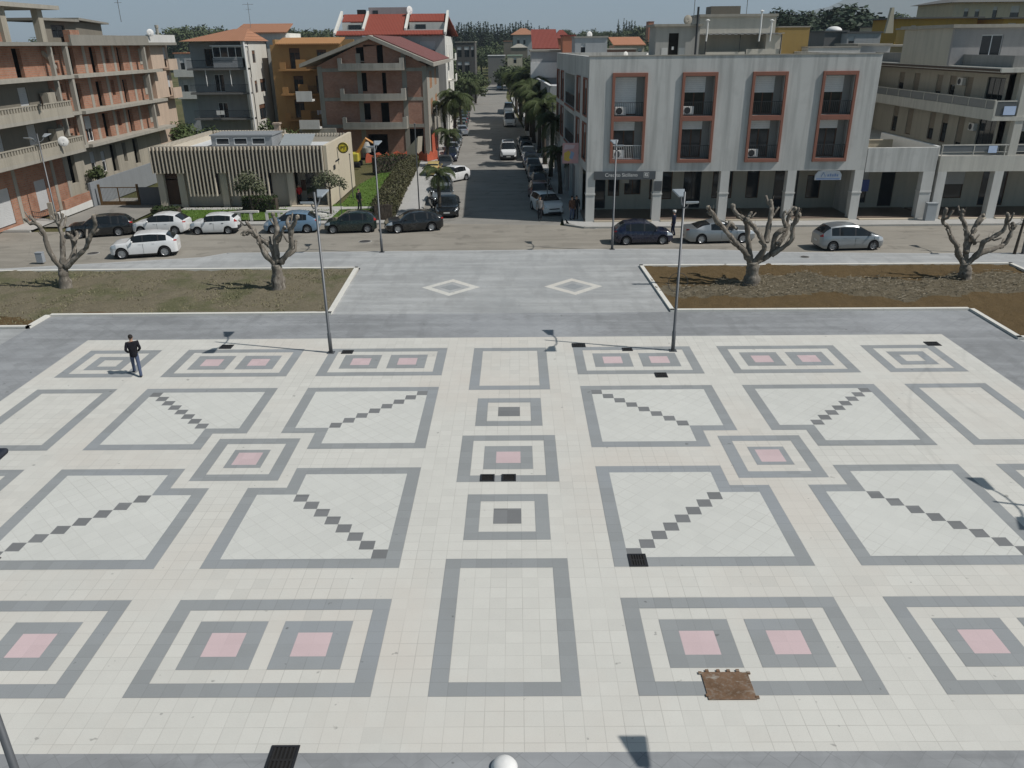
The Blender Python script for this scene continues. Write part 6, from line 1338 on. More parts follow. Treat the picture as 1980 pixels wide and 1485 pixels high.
def make_car(label, loc, rotz, paint, L=4.0, W=1.72, H=1.46, wb=2.46, hood=.86, belt=.93, cowl=.0, rs=0, re=0, tail=0, tz=.95, nose=.62, wr=.305, rim=None, bumper=None, roofc=None, pillars=(.5,), name='car', cat='car', group=None, hatch=True, gl0=None, gl1=None, clad=None, deck=None, facing=None, roofbars=False, plates=True):
    """car body lofted from cross-sections. x forward. cowl = windscreen foot, rs = roof start, re = roof end, tail = rear screen foot (all x)."""
    t = thing(name, label, cat, loc, rotz, group); hl = L/2; xf = hl-(L-wb)*.47; xr = xf-wb; ra = wr+.055
    beltT = [(-hl, belt+.03), (tail, belt+.05), (0, belt), (cowl-.05, belt-.02), (cowl, belt-.03), (hl-.45, hood), (hl-.12, hood-.10), (hl, nose)]
    if deck: beltT = [(-hl, deck-.06), (-hl+.1, deck), (tail, deck+.01), (tail+.5, belt+.03), (0, belt), (cowl, belt-.03), (hl-.45, hood), (hl-.12, hood-.1), (hl, nose)]
    bz = lambda x: interp(beltT, x)
    dome = lambda x: .018*math.sin(math.pi*min(1, max(0, (x-re)/(rs-re+1e-6)))) if re < x < rs else 0
    roofT = [(-hl, (deck or tz)-.0), (tail, (deck or tz)+.02), (re*.5+tail*.5, (H-.10+(deck or tz)+.04)/2+.05), (re, H-.10), (re+.3, H-.055), (re*.5+rs*.5, H-.005), (rs-.28, H-.02), (rs, H-.06), ((rs+cowl)/2, (H-.06+hood+.07)/2+.035), (cowl, hood+.07), (hl-.45, hood+.035), (hl-.22, hood-.02), (hl-.08, hood-.13), (hl, nose)]
    if not deck: roofT[0] = (-hl, tz-.03); roofT[1] = (tail, tz+.06)
    rz_ = lambda x: max(bz(x)+.001, interp(roofT, x)+dome(x))
    def wd(x):
        e = abs(x)/hl; k = 1-max(0, e-.62)**2*1.15
        if e > .94: k -= (e-.94)*2.0
        return W/2*k
    xs = set(); n = int(L/.085)
    for i in range(n+1): xs.add(round(-hl+L*i/n, 3))
    for xc in (xf, xr):
        for k in range(-6, 7): xs.add(round(xc+ra*math.sin(k*math.pi/12.01), 3))
    for x in (cowl, rs, re, tail): xs.add(round(x, 3))
    for p in pillars: xs.add(round(p-.045, 3)); xs.add(round(p+.045, 3))
    xs = sorted(xs); xs = [x for i, x in enumerate(xs) if i == 0 or x-xs[i-1] > .012]
    gl0 = gl0 if gl0 is not None else re+.06; gl1 = gl1 if gl1 is not None else cowl-.28
    V = []; NP = 10
    for x in xs:
        w_ = wd(x); zb = bz(x); zr = rz_(x); tt = min(1, max(0, (zr-zb)/.34)); s0 = .17
        if abs(x) > hl-.30: s0 = .17+.12*((abs(x)-(hl-.30))/.30)
        ar = 0
        for xc in (xf, xr):
            d = abs(x-xc)
            if d < ra: ar = max(ar, wr+math.sqrt(ra*ra-d*d))
        zl = max(s0, ar); z1 = max(.30, zl+.02); z2 = max(.46, zl+.035); z3 = min(max(.62, zl+.05), zb-.05); z4 = max(z3+.015, zb-.085)
        zb = max(zb, z4+.02); zr = max(zr, zb+.002); wt = w_*(.93-.17*tt)
        V.append([(x, w_*.93, zl), (x, w_*.985, z1), (x, w_, z2), (x, w_*1.0, z3), (x, w_*.985, z4), (x, w_*.945, zb), (x, wt, zb+(zr-zb)*.84), (x, wt*.90, zb+(zr-zb)*.97), (x, wt*.5, zr+.002), (x, 0, zr+.004)])
    parts = {k: MB() for k in ('body', 'windscreen', 'rear_window', 'side_window', 'side_window2', 'headlight', 'headlight2', 'tail_light', 'tail_light2', 'trim', 'roof')}; parts.update({f'pillar{sg}_{q}': MB() for sg in (1, -1) for q in range(len(pillars))})
    vid = {}
    def emit(part, pts, flip): parts[part].poly(pts[::-1] if flip else pts)
    for i in range(len(xs)-1):
        xm = (xs[i]+xs[i+1])/2
        for sgn in (1, -1):
            A = [(p[0], p[1]*sgn, p[2]) for p in V[i]]; B_ = [(p[0], p[1]*sgn, p[2]) for p in V[i+1]]
            for j in range(NP-1):
                part = 'body'
                hgt = V[i][9][2]-V[i][5][2]
                if j == 5 and gl0 < xm < gl1 and hgt > .16: part = next((f'pillar{sgn}_{q}' for q, p in enumerate(pillars) if abs(xm-p) < .046), 'side_window' if sgn > 0 else 'side_window2')
                elif j >= 6 and rs+.0 < xm < cowl-.02: part = 'windscreen'
                elif j >= 6 and tail+.04 < xm < re and re-tail > .1: part = 'rear_window'
                elif j in (3, 4) and xm > hl-.42 and xm < hl-.03: part = 'headlight' if sgn > 0 else 'headlight2'
                elif j in ((4,) if hatch else (3, 4)) and xm < -hl+.17 or (hatch and j == 5 and -hl+.04 < xm < -hl+.17 and hgt < .2): part = 'tail_light' if sgn > 0 else 'tail_light2'
                elif bumper is not None and j in (0, 1) and (xm > hl-.5 or xm < -hl+.45): part = 'trim'
                elif clad is not None and j in (0,) : part = 'trim'
                elif roofc is not None and j >= 7 and re <= xm <= rs: part = 'roof'
                emit(part, [A[j], B_[j], B_[j+1], A[j+1]], sgn > 0)
    for i, fl in ((0, 0), (len(xs)-1, 1)):
        P = [(p[0]+(.0), p[1], p[2]) for p in V[i]]; Q = [(p[0], -p[1], p[2]) for p in V[i]][:-1][::-1]
        parts['body' if not bumper else 'trim'].poly((P[:4]+Q[-4:])[::1 if fl else -1]); parts['body'].poly((P[3:]+Q[:-3])[::1 if fl else -1])
    mt = {'body': paint, 'windscreen': C_glass, 'rear_window': C_glass, 'side_window': C_glass, 'headlight': C_head, 'tail_light': C_tail, 'trim': bumper or clad or C_trim, 'pillar': C_trim, 'roof': roofc or paint}
    for k, b in parts.items():
        if b.f:
            if k.startswith('pillar'): k = 'pillar'
            nm = k.rstrip('2'); nm = {'trim': 'bumper_trim', 'pillar': 'window_pillar'}.get(nm, nm); o = b.build(nm, mt[k.rstrip('2')], t, smooth=True, merge=True)
            m_ = o.modifiers.new('edge', 'EDGE_SPLIT'); m_.split_angle = rad(38)
    b = MB(); b.box(-hl+.2, -W*.42, .14, hl-.2, W*.42, .62); b.build('underbody', C_under, t)
    ty, ri = wheel_meshes(wr, .2)
    for xc in (xf, xr):
        for sg in (-1, 1):
            b = MB(); b.v = list(ty.v); b.f = ty.f; b.m = ty.m; o = b.build('wheel', M_rubber, t, loc=(xc, sg*(W/2-.115), wr), rotz=0 if sg < 0 else math.pi, smooth=True)
            b = MB(); b.v = list(ri.v); b.f = ri.f; b.m = ri.m; b.build('rim', rim or C_steelrim, o)
    for sg in (-1, 1):
        b = MB(); b.ball((cowl-.38, sg*(W/2+.06), belt+.07), (.07, .10, .07), 8, 6); b.build('mirror', C_trim if bumper else paint, t, smooth=True)
        for hx in (pillars[0]+.10-.0, (pillars[0]-.72)):
            if gl0 < hx+.2 < gl1: b = MB(); b.box(hx, sg*(W/2*.985)-.012, belt-.13, hx+.16, sg*(W/2*.985)+.022, belt-.10); b.build('door_handle', C_trim if bumper else paint, t)
        for px_ in (pillars[0]+.02, gl1+.20):
            b = MB(); b.box(px_-.006, sg*W/2*.97, .34, px_+.006, sg*(W/2+.004), belt-.10); b.build('door_gap', C_trim, t)
    if plates:
        b = MB(); b.box(hl-.04, -.24, .40, hl+.012, .24, .50); b.build('number_plate', C_plate, t); b = MB(); b.box(-hl-.012, -.24, .56, -hl+.04, .24, .67); b.build('number_plate', C_plate, t)
    b = MB(); b.box(hl-.05, -.42, .53, hl+.008, .42, .62); b.box(hl-.08, -.52, .24, hl+.006, .52, .36); b.build('grille', C_trim, t)
    for sg in ((-.28, 1) if hatch else ()): pass
    if roofbars:
        for sg in (-1, 1): b = MB(); b.tube([(re+.1, sg*W*.36, H-.04), ((re+rs)/2, sg*W*.37, H+.05), (rs-.1, sg*W*.36, H-.04)], .02, 6); b.build('roof_rail', C_trim, t)
    return t
# shapes: proportions of common body styles
HATCH = dict(L=3.95, W=1.68, H=1.48, wb=2.47, hood=.86, belt=.92, cowl=1.06, rs=.26, re=-1.30, tail=-1.84, tz=.93, nose=.60, pillars=(.02, -.92), wr=.30)
CITY = dict(L=3.42, W=1.52, H=1.43, wb=2.17, hood=.90, belt=.94, cowl=.86, rs=.42, re=-1.36, tail=-1.62, tz=1.0, nose=.66, pillars=(-.08, -.95), wr=.275)
MPV = dict(L=4.26, W=1.81, H=1.64, wb=2.69, hood=.92, belt=.97, cowl=1.45, rs=.34, re=-1.50, tail=-2.02, tz=1.02, nose=.62, pillars=(.12, -.92), wr=.315)
SALOON = dict(L=4.75, W=1.84, H=1.44, wb=2.84, hood=.84, belt=.91, cowl=1.12, rs=.22, re=-.80, tail=-1.72, tz=1.0, nose=.60, deck=1.02, pillars=(-.02, -.92), wr=.325)
ESTATE = dict(L=4.5, W=1.76, H=1.47, wb=2.6, hood=.88, belt=.93, cowl=1.08, rs=.34, re=-1.72, tail=-2.10, tz=.96, nose=.58, pillars=(.06, -.86, -1.35), wr=.31)
SUV = dict(L=4.11, W=1.79, H=1.56, wb=2.6, hood=.97, belt=1.04, cowl=1.0, rs=.46, re=-1.48, tail=-1.90, tz=1.06, nose=.72, pillars=(-.02, -.96), wr=.35)
VAN = dict(L=4.9, W=1.92, H=1.98, wb=3.0, hood=1.12, belt=1.15, cowl=1.92, rs=1.20, re=-2.36, tail=-2.43, tz=1.2, nose=.70, pillars=(.62,), gl0=.6, wr=.33, name='van', cat='van')
P_white = paintm('white_car_paint', (.70, .70, .69)); P_black = paintm('black_car_paint', (.008, .009, .010), .2); P_navy = paintm('navy_car_paint', (.007, .010, .030), .22); P_silver = paintm('silver_car_paint', (.27, .29, .30), .3, .5); P_green = paintm('dark_green_car_paint', (.010, .020, .016), .25); P_lblue = paintm('light_blue_car_paint', (.165, .26, .36), .3, .25); P_yellow = paintm('cream_yellow_paint', (.56, .42, .16)); P_grey = paintm('grey_car_paint', (.11, .115, .12), .3, .4); P_red = paintm('dark_red_car_paint', (.14, .02, .02)); P_olive = paintm('olive_green_car_paint', (.10, .13, .08), .35, .2); P_paleblue = paintm('pale_blue_silver_paint', (.36, .40, .46), .3, .35)
def park(lb, pf, pr, shape, paint, **kw):
    """park a car with its front wheels near ground point pf and its rear near pr (photo points of the near side)"""
    a, b = GZ(*pf, RZ), GZ(*pr, RZ); d = a-b; ang = math.atan2(d.y, d.x); c = (a+b)/2; n = Vector((-math.sin(ang), math.cos(ang), 0)); W = shape['W']
    if (c-Vector((CP.x, CP.y, 0))).dot(n) < 0: n = -n
    c = c + n*W*.5; k = dict(shape); k.update(kw)
    return make_car(lb, (c.x, c.y, RZ), ang, paint, **k)
G_road = 'cars on the main road'
park('white compact crossover with dark windows driving on the road behind the left pollarded tree', (222, 503), (338, 496), SUV, P_white, rim=C_rim, clad=C_trim, group=G_road, name='parked_car')
park('black estate car parked in front of the yard gate', (142, 463), (246, 456), ESTATE, P_black, group=G_road, name='parked_car')
park('white hatchback parked second from the left at the far kerb', (255, 455), (360, 454), HATCH, P_white, group=G_road, name='parked_car')
park('small boxy white hatchback with black bumpers at the far kerb', (368, 455), (459, 453), CITY, P_white, bumper=C_trim, group=G_road, name='parked_car')
park('light blue hatchback parked behind the twisted pollarded tree', (513, 453), (612, 451), HATCH, P_lblue, group=G_road, name='parked_car')
park('dark green hatchback parked between the two left lamp posts', (632, 453), (725, 450), HATCH, P_green, group=G_road, name='parked_car', L=3.75, cowl=.95)
park('black hatchback with its window open turning at the street corner', (750, 453), (857, 446), HATCH, P_black, rim=C_rim, group=G_road, name='parked_car', L=4.2, W=1.75, H=1.42, wr=.32)
park('dark navy hatchback on the road behind the thin lamp post on the right', (1300, 473), (1189, 475), HATCH, P_navy, group=G_road, name='parked_car', L=4.02, H=1.52, cowl=1.15, rs=.35)
park('silver saloon car on the road behind the tall pollarded tree', (1462, 470), (1326, 473), SALOON, P_silver, rim=C_rim, group=G_road, name='parked_car')
park('silver minivan on the road left of the right pollarded tree', (1712, 484), (1582, 487), MPV, P_silver, group=G_road, name='parked_car')
# cars along the side street
def sp(lb, x, y, shape, paint, toward=True, da=0, grp='cars parked along the side street', **kw):
    k = dict(shape); k.update(kw); a = (-math.pi/2 if toward else math.pi/2) - SK*(1) + da
    return make_car(lb, (SX(x, y), y, RZ), a if True else 0, paint, group=grp, **{**dict(name='parked_car'), **k})
sp('black saloon facing the camera, first car of the left row in the side street', GZ(866, 416).x+.05, 52.0, SALOON, P_black, L=4.4, cowl=1.0)
sp('grey-silver estate, second car of the left row in the side street', -5.75, 57.2, ESTATE, P_silver, L=4.35)
sp('dark grey hatchback tucked behind the grey estate in the left row', -5.95, 62.3, HATCH, P_grey)
park('white hatchback angled out of the left row into the side street', (868, 355), (905, 348), HATCH, P_white, group='cars parked along the side street', name='parked_car')
sp('cream-yellow car beside the second palm on the left', GZ(868, 318).x-.2, 72.5, CITY, P_yellow, False)
sp('dark car nosing out beside the cream-yellow car', GZ(884, 312).x, 76.5, HATCH, P_grey)
sp('dark blue car in the left row, just before the brick building ends', -6.2, 84, HATCH, P_navy)
sp('blue hatchback in the left row, behind the dark blue car', -6.2, 89.2, HATCH, P_paleblue)
sp('black car in the left row under the full palm', -6.2, 94.5, HATCH, P_black)
sp('silver car in the left row at the palm tops', -6.2, 99.7, SALOON, P_silver)
sp('grey car in the left row beyond the full palm', -6.2, 105, HATCH, P_grey)
sp('pale blue car standing slightly out of the left row', -5.7, 112, HATCH, P_paleblue, False, .12)
sp('olive green car far along the left row', -5.9, 119, HATCH, P_olive, False)
sp('dark estate behind the olive green car', -5.9, 125, ESTATE, P_grey, False)
sp('navy car near the far end of the left row', -5.9, 131.5, ESTATE, P_navy, False)
sp('dark blue car last but one in the left row', -5.9, 138, HATCH, P_navy, False)
sp('black car at the far end of the left row', -5.9, 144, HATCH, P_black, False)
make_car('small white van standing at the far end of the side street', (GZ(927, 162).x, GZ(927, 162).y, RZ), -math.pi/2, P_white, group='vehicles at the far end of the street', **{**VAN, 'L': 4.2, 'H': 1.85, 'W': 1.75})
make_car('pale blue off-road car at the far right of the side street', (GZ(968, 168).x, GZ(968, 168).y-14, RZ), -math.pi/2, P_paleblue, group='vehicles at the far end of the street', **{**SUV, 'H': 1.8, 'name': 'parked_car'})
VN = make_car('white van with dark roof hatch driving towards the square', (GZ(982, 309).x, GZ(982, 309).y+2.4, RZ), -math.pi/2-SK, P_white, bumper=C_trim, **VAN)
b = MB(); b.box(-.5, -.55, 1.99, .9, .55, 2.05); b.build('roof_hatch', C_trim, VN, bevel=.02)
make_car('white delivery van parked at the right kerb beyond the driving van', (GZ(985, 245).x, GZ(985, 245).y+2.4, RZ), -math.pi/2-SK, P_white, group='vehicles in the shade of the right kerb', **{**VAN, 'H': 2.2, 'W': 2.0})
make_car('pale cream van parked behind the white delivery van', (GZ(978, 222).x+.5, GZ(978, 222).y+4, RZ), -math.pi/2-SK, P_silver, group='vehicles in the shade of the right kerb', **{**VAN, 'H': 2.1, 'L': 5.4})
sh = 'cars in the shade of the corner building'
sp('white off-road car in the shade, first of the right row at the street corner', 2.9, 52.3, SUV, P_white, True, .25, sh)
sp('dark red estate in the shade behind the white off-road car', 2.7, 58.0, ESTATE, P_red, True, .05, sh)
sp('black hatchback in the shade, third of the right row', 3.1, 63.4, HATCH, P_black, True, 0, sh)
sp('grey hatchback in the shade, fourth of the right row', 3.0, 68.6, HATCH, P_grey, True, 0, sh)
sp('silver hatchback in the shade, fifth of the right row', 3.0, 73.6, HATCH, P_silver, True, 0, sh)
sp('navy saloon in the shade, sixth of the right row', 3.0, 79.0, SALOON, P_navy, True, 0, sh)
sp('white hatchback in the shade, seventh of the right row', 3.0, 84.4, HATCH, P_silver, True, 0, sh)
sp('grey estate in the shade, eighth of the right row', 3.0, 89.8, ESTATE, P_grey, True, 0, sh)
sp('black saloon in the shade, ninth of the right row', 3.0, 95.4, SALOON, P_black, True, 0, sh)
# motorcycles on the left pavement
def motorbike(lb, x, y, a):
    t = thing('motor_scooter', lb, 'scooter', (x, y, .03), a, 'scooters on the street pavement')
    for xx in (.62, -.58):
        b = MB(); b.lathe([(.2, -.06), (.27, -.05), (.29, 0), (.27, .05), (.2, .06)], axis='y', n=20); o = b.build('wheel', M_rubber, t, loc=(xx, 0, .28), smooth=True)
    b = MB(); b.extr([(-.8, -.16, .45), (-.1, -.18, .28), (.32, -.16, .28), (.46, -.1, .95), (.38, -.1, .97), (.2, -.16, .42), (-.05, -.16, .55), (-.15, -.16, .78), (-.85, -.14, .80)], (0, .32, 0)); b.build('body', P_black, t, bevel=.04)
    b = MB(); b.extr([(-.85, -.13, .81), (-.1, -.14, .79), (-.12, -.14, .88), (-.8, -.12, .92)], (0, .28, 0)); b.build('seat', C_trim, t, bevel=.03)
    b = MB(); b.tube([(.6, -.02, .3), (.42, 0, 1.0)], .04, 6); b.tube([(.4, -.34, 1.05), (.42, 0, 1.0), (.4, .34, 1.05)], .02, 6); b.build('handlebar', M_rail, t); b = MB(); b.ball((.5, 0, .88), (.06, .1, .09), 8, 6); b.build('headlight', C_head, t, smooth=True)
    return t
motorbike('black scooter on the pavement beside the black saloon', GZ(840, 402).x, 53.0, -1.2); motorbike('dark scooter on the pavement beside the grey estate', GZ(842, 380).x, 56.6, -1.3)
# ================================================================== lamp posts
M_pole = plain('grey_pole_paint', (.125, .13, .135), .45, .4, var=.15); M_lamp = plain('lamp_head_grey', (.36, .39, .41), .4, .3)
def lamp(label, x, y, h=7.0, yaw=0, heads=True, z=0, ring=False, name='street_lamp', hm_=None):
    t = thing(name, label, 'street lamp', (x, y, z), yaw, 'lamp posts')
    b = MB(); b.tube([(0, 0, 0), (0, 0, .9), (0, 0, .92), (0, 0, h)], [.085, .085, .065, .045], 12); b.build('pole', M_pole, t, smooth=True)
    b = MB(); b.box(-.16, -.16, 0, .16, .16, .02); b.build('base_plate', M_pole, t)
    if heads:
        for sg in (1, -1):
            a = MB(); P = [(0, 0, h-.62), (.0, sg*.35, h-.60), (.02, sg*.62, h-.48), (.03, sg*.82, h-.30)]; a.tube(P, .03, 8); o = a.build('arm', M_pole, t, smooth=True)
            b = MB(); y0, y1 = sg*.74, sg*1.45; b.extr([(-.09, y0, h-.36), (.13, y0, h-.36), (.29, y1, h-.20), (-.25, y1, h-.20)] if sg > 0 else [(-.25, y1, h-.20), (.29, y1, h-.20), (.13, y0, h-.36), (-.09, y0, h-.36)], (0, 0, .085)); b.build('lamp_head', hm_ or M_lamp, o, bevel=.03)
            g = MB(); g.poly([(-.05, y0+sg*.1, h-.335), (.1, y0+sg*.1, h-.335), (.2, y1-sg*.1, h-.232), (-.17, y1-sg*.1, h-.232)]); 
    if ring:
        b = MB(); b.tube([(.42*math.cos(k*math.pi/14), -.02, 3.1+.42*math.sin(k*math.pi/14)) for k in range(29)], .012, 5); b.build('hoop', M_rail, t)
    return t
lamp('tall twin-head grey lamp post at the far left edge of the plaza pattern', -7.92, 20.18)
lamp('tall twin-head grey lamp post at the far right edge of the plaza pattern, with hoop', 7.17, 20.13, 6.9, ring=True)
lamp('twin-head lamp post at the left road kerb near the black hatchback', -8.5, 38.62)
lamp('twin-head lamp post at the right road kerb near the navy hatchback', 6.6, 38.9, 6.9)
lamp('twin-head lamp post on the pavement in front of the unfinished block', -35.6, 49.4, 6.6)
lamp('twin-head lamp post near the bottom left corner, cut by the frame', -7.4, -3.85, 7.28, hm_=plain('dark_lamp_head', (.02, .024, .034), .5))
lamp('lamp post just outside the right frame whose shadow falls on the plaza', 19.94, 6.0)
lamp('lamp post outside the lower right frame whose head shadow falls on the grey band', 8.0, -3.95)
lamp('lamp post at the right end of the road kerb', 32.3, 36.9)
def thinpole(label, px, py, pt, w_=.04):
    g = GZ(px, py); top = GY(px, pt, g.y).z; t = thing('thin_pole', label, 'pole', (g.x, g.y, 0)); b = MB(); b.tube([(0, 0, 0), (0, 0, top)], [w_, w_*.8], 8); b.build('shaft', M_pole, t); b = MB(); b.ball((0, 0, top), w_*1.6, 8, 6); b.build('cap', M_pole, t)
thinpole('thin grey pole on the street pavement beside the hedge', 811, 408, 240, .05); thinpole('thin grey pole on the lawn at the post office corner', 683, 384, 298); thinpole('short thin pole by the curved lawn wall', 661, 416, 360, .03)
thinpole('slim pole on the left pavement beside the second palm', 849, 322, 205, .05); thinpole('slim dark pole in the shade by the corner building side', 1067, 330, 200, .05); thinpole('slim pole in the shade close to the street corner', 1058, 410, 335, .04)
b = MB(); b.lathe([(0, .0), (.24, 0), (.25, .04), (.20, .12), (.1, .17), (0, .18)], n=24); o = b.build('round_light', M_white, loc=(.02, -1.78, .0), smooth=True); tag(o, 'white round ground light cut by the bottom edge of the picture', 'ground light')
o = MB(); o.box(-.21, -.16, 0, .21, .16, .60); o.box(-.23, -.18, .60, .23, .18, .65); o = o.build('utility_cabinet', plain('cabinet_grey2', (.30, .32, .34), .5), loc=(GZ(80, 507).x, GZ(80, 507).y, 0), bevel=.01); tag(o, 'small grey utility cabinet behind the leftmost pollarded tree', 'cabinet')
# ================================================================== people
def skin_body(name, mats, joints, edges, parent=None, sub=2, smooth=True):
    me = bpy.data.meshes.new(name); me.from_pydata([j[0] for j in joints], edges, []); o = bpy.data.objects.new(name, me); COL.objects.link(o); me.materials.append(mats)
    if parent: o.parent = parent
    m = o.modifiers.new('skin', 'SKIN'); m.use_smooth_shade = True
    for i, j in enumerate(joints): me.skin_vertices[0].data[i].radius = j[1] if isinstance(j[1], tuple) else (j[1], j[1])
    me.skin_vertices[0].data[0].use_root = True
    s = o.modifiers.new('sub', 'SUBSURF'); s.levels = sub; s.render_levels = sub
    return o
M_skin = plain('skin', (.42, .25, .17), .6, var=.1); M_hair = plain('dark_hair', (.018, .014, .012), .8, var=.3)
def person(label, loc, yaw, top, legs, hairm=M_hair, pose='stand', shoe=None, s=1.0, cap=None, hands='front', group=None):
    """standing or walking adult facing +x, 1.75 m"""
    t = thing('person', label, 'person', loc, yaw, group); t.scale = (s,)*3
    st = {'stand': (.06, -.05, 0), 'walk': (.38, -.36, .05)}[pose]
    lf, rf, _ = st; hz_ = .90 if pose == 'stand' else .87
    def leg(sg, fx): kx = fx*.5+.05; return [(0, sg*.09, hz_-.02), (kx, sg*.10, .48), (fx-.03, sg*.10, .09), (fx+.14, sg*.11, .035)]
    def arm(sg):
        if hands == 'front': return [(-.01, sg*.20, 1.43), (-.09, sg*.275, 1.16), (.14, sg*.19, .98), (.21, sg*.13, .96)]
        if hands == 'swing': return [(0, sg*.20, 1.43), (-.04*sg, sg*.26, 1.15), (.10*sg, sg*.25, .92), (.14*sg, sg*.24, .84)]
        return [(0, sg*.20, 1.43), (-.02, sg*.25, 1.15), (.05, sg*.25, .92), (.07, sg*.24, .84)]
    J = [((0, 0, hz_+.05), (.125, .155)), ((0, 0, 1.12), (.11, .14)), ((0, 0, 1.33), (.125, .175)), ((-.005, 0, 1.47), (.06, .07)), ((.012, 0, 1.545), (.055, .055)), ((.02, 0, 1.60), (.085, .072)), ((.02, 0, 1.69), (.092, .076)), ((.015, 0, 1.75), (.05, .05))]
    E = [(0, 1), (1, 2), (2, 3), (3, 4), (4, 5), (5, 6), (6, 7)]
    for sg, fx in ((1, lf), (-1, rf)):
        P = leg(sg, fx); n = len(J); J += [(P[0], .085), (P[1], .058), (P[2], .040), (P[3], (.035, .03))]; E += [(0, n), (n, n+1), (n+1, n+2), (n+2, n+3)]
    hand = []
    for sg in (1, -1):
        P = arm(sg); n = len(J); J += [(P[0], .055), (P[1], .040), (P[2], .027), (P[3], (.036, .02))]; E += [(2, n), (n, n+1), (n+1, n+2), (n+2, n+3)]
        d = (Vector(P[3])-Vector(P[2])).normalized(); sd_ = d.cross(Vector((0, sg, .3))).normalized(); hand.append((Vector(P[3]), d, sd_, sg))
        for f in range(4):
            o_ = sd_*(.024-.016*f); c = Vector(P[3])+d*.03+o_; ln = (.05, .058, .054, .042)[f]; m = len(J); J += [(tuple(c+d*ln*.55), .0095), (tuple(c+d*ln+Vector((0, -sg*.018, -.012))), .008)]; E += [(n+3, m), (m, m+1)]
        m = len(J); J += [(tuple(Vector(P[3])+sd_*.04+d*.005), .0105), (tuple(Vector(P[3])+sd_*.055+d*.04), .009)]; E += [(n+3, m), (m, m+1)]
    body = skin_body('body', M_skin, J, E, t)
    # face
    for sg in (-1, 1):
        b = MB(); b.ball((.098, sg*.030, 1.655), (.012, .014, .009), 8, 5); b.build('eye', M_black, body)
        b = MB(); b.ball((.015, sg*.082, 1.645), (.022, .012, .034), 8, 6); b.build('ear', M_skin, body, smooth=True)
    b = MB(); b.ball((.112, 0, 1.635), (.018, .014, .024), 8, 6); b.build('nose', M_skin, body, smooth=True); b = MB(); b.ball((.098, 0, 1.590), (.008, .026, .007), 8, 5); b.build('mouth', plain('lips', (.30, .12, .10), .6), body)
    # hair
    b = MB(); b.ball((.0, 0, 1.70), (.108, .094, .09), 14, 9); b.v = [(x-.022*(z < 1.70), y, max(z, 1.60 if x < .0 else 1.685)) for x, y, z in b.v]; b.build('hair', cap or hairm, t, smooth=True)
    if cap:
        b = MB(); b.lathe([(0, .06), (.13, .05), (.135, .02), (.10, 0), (0, 0)], (.01, 0, 1.745), n=16); b.build('cap_crown', cap, t, smooth=True); b = MB(); b.extr([(.08, -.07, 1.735), (.19, -.05, 1.72), (.19, .05, 1.72), (.08, .07, 1.735)], (0, 0, .012)); b.build('cap_peak', M_black, t)
    # clothes: jacket and trousers follow the body a little outside it
    TJ = [((0, 0, hz_-.10), (.150, .180)), ((0, 0, hz_+.04), (.150, .182)), ((0, 0, 1.12), (.140, .170)), ((0, 0, 1.33), (.148, .195)), ((-.01, 0, 1.455), (.085, .095))]; TE = [(0, 1), (1, 2), (2, 3), (3, 4)]
    for sg in (1, -1): P = arm(sg); n = len(TJ); TJ += [((P[0][0], P[0][1]*.97, P[0][2]), .078), (P[1], .058), (tuple(Vector(P[2])*.97+Vector(P[3])*.03), .045)]; TE += [(3, n), (n, n+1), (n+1, n+2)]
    skin_body('jacket', top, TJ, TE, t)
    LJ = [((0, 0, hz_+.16), (.120, .150)), ((0, 0, hz_+.06), (.138, .165))]; LE = [(0, 1)]
    for sg, fx in ((1, lf), (-1, rf)): P = leg(sg, fx); n = len(LJ); LJ += [(P[0], .098), (P[1], .074), (tuple(Vector(P[2])+Vector((0, 0, .02))), .066), (tuple(Vector(P[2])+Vector((.01, 0, -.055))), .068)]; LE += [(1, n), (n, n+1), (n+1, n+2), (n+2, n+3)]
    skin_body('trousers', legs, LJ, LE, t)
    for sg, fx in ((1, lf), (-1, rf)):
        b = MB(); b.ball((fx+.045, sg*.105, .05), (.145, .052, .055), 12, 8); b.v = [(x, y, max(z, .003)) for x, y, z in b.v]; b.build('shoe', shoe or M_black, t, smooth=True)
    return t
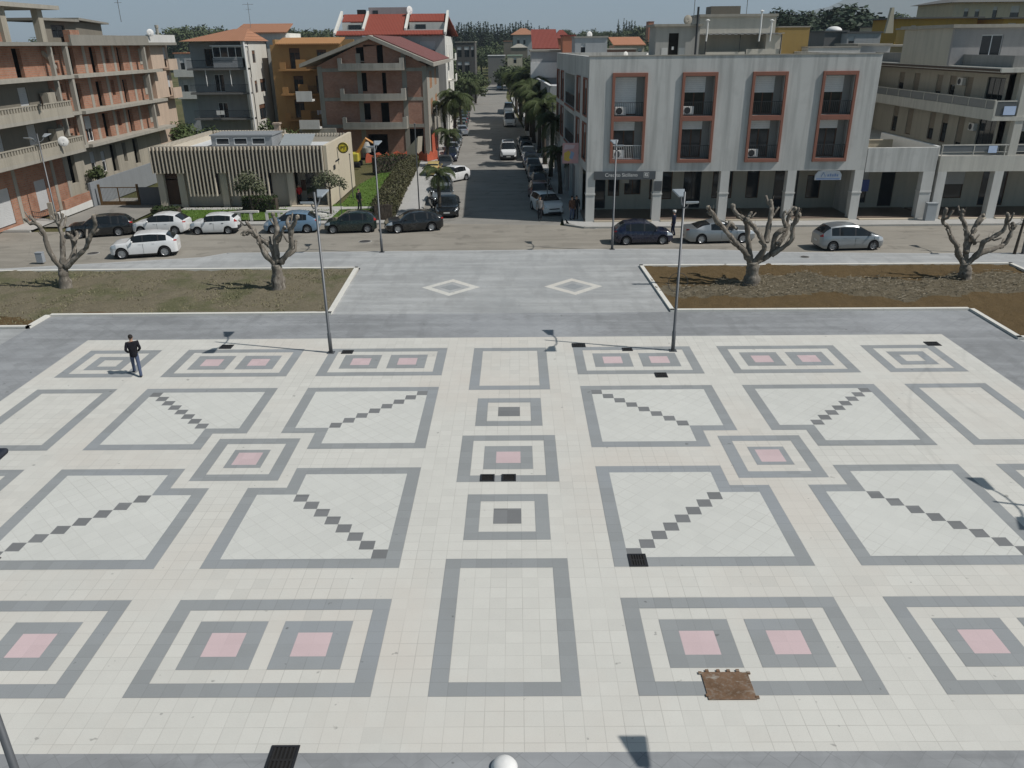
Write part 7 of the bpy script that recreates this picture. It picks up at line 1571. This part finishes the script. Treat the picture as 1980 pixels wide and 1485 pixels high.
F_black = plain('black_jacket_cloth', (.016, .016, .02), .9, spec=.1, var=.25); F_jean = plain('blue_jeans', (.075, .095, .15), .9, spec=.1, var=.25); F_red = plain('red_jumper', (.42, .03, .03), .9, spec=.1); F_dark = plain('dark_trousers', (.025, .025, .03), .9, spec=.1); F_navy = plain('navy_uniform', (.015, .02, .04), .85, spec=.1); F_grey = plain('grey_cloth', (.22, .21, .20), .9, spec=.1); F_brown = plain('brown_cloth', (.10, .055, .04), .9, spec=.1)
g = GZ(267, 724)
person('man in black jacket and blue jeans walking away across the plaza', (g.x, g.y, 0), rad(118), F_black, F_jean, pose='walk', hands='front', s=.985)
g = GZ(1298, 452, RZ); person('police officer in dark uniform with a white cap standing behind the navy car', (g.x, 43.2, RZ), rad(150), F_navy, F_navy, cap=M_white, hands='side')
g = GZ(587, 392); person('person in a red jumper sitting in the post office porch', (g.x-.1, 55.9, .1), rad(-60), F_red, F_dark, hands='side', s=.9)
for px, lb, tp, lg_ in ((1047, 'man with pale shirt front standing in the shade at the street corner', F_grey, F_dark), (1109, 'person in a brown jacket, left of the pair by the first arcade pillar', F_brown, F_jean), (1118, 'person in a dark coat, right of the pair by the first arcade pillar', F_black, F_dark)):
    g = GZ(px, 428); person(lb, (g.x-.1, g.y+(.9 if px == 1118 else .6), .02), rad(-100 if px != 1109 else -60), tp, lg_, hands='side', group='people at the street corner')
g = GZ(696, 408); person('person in dark clothes on the lawn path behind the dark green hatchback', (g.x, g.y, .03), rad(-30), F_black, F_dark, hands='side')
# ================================================================== air
hb = MB(); hb.box(-9100, -420, -9, 9100, 12200, 900)
hm = bpy.data.materials.new('haze_air'); hm.use_nodes = True; ht = hm.node_tree; ht.nodes.clear()
ho = ht.nodes.new('ShaderNodeOutputMaterial'); pv = ht.nodes.new('ShaderNodeVolumePrincipled'); pv.inputs['Density'].default_value = 1.5e-4; pv.inputs['Color'].default_value = (.78, .90, 1.0, 1); pv.inputs['Anisotropy'].default_value = 0.0
ht.links.new(pv.outputs[0], ho.inputs['Volume'])
o = hb.build('haze', hm); tag(o, 'thin bluish haze filling the air over the town and hills', 'haze', kind='stuff')
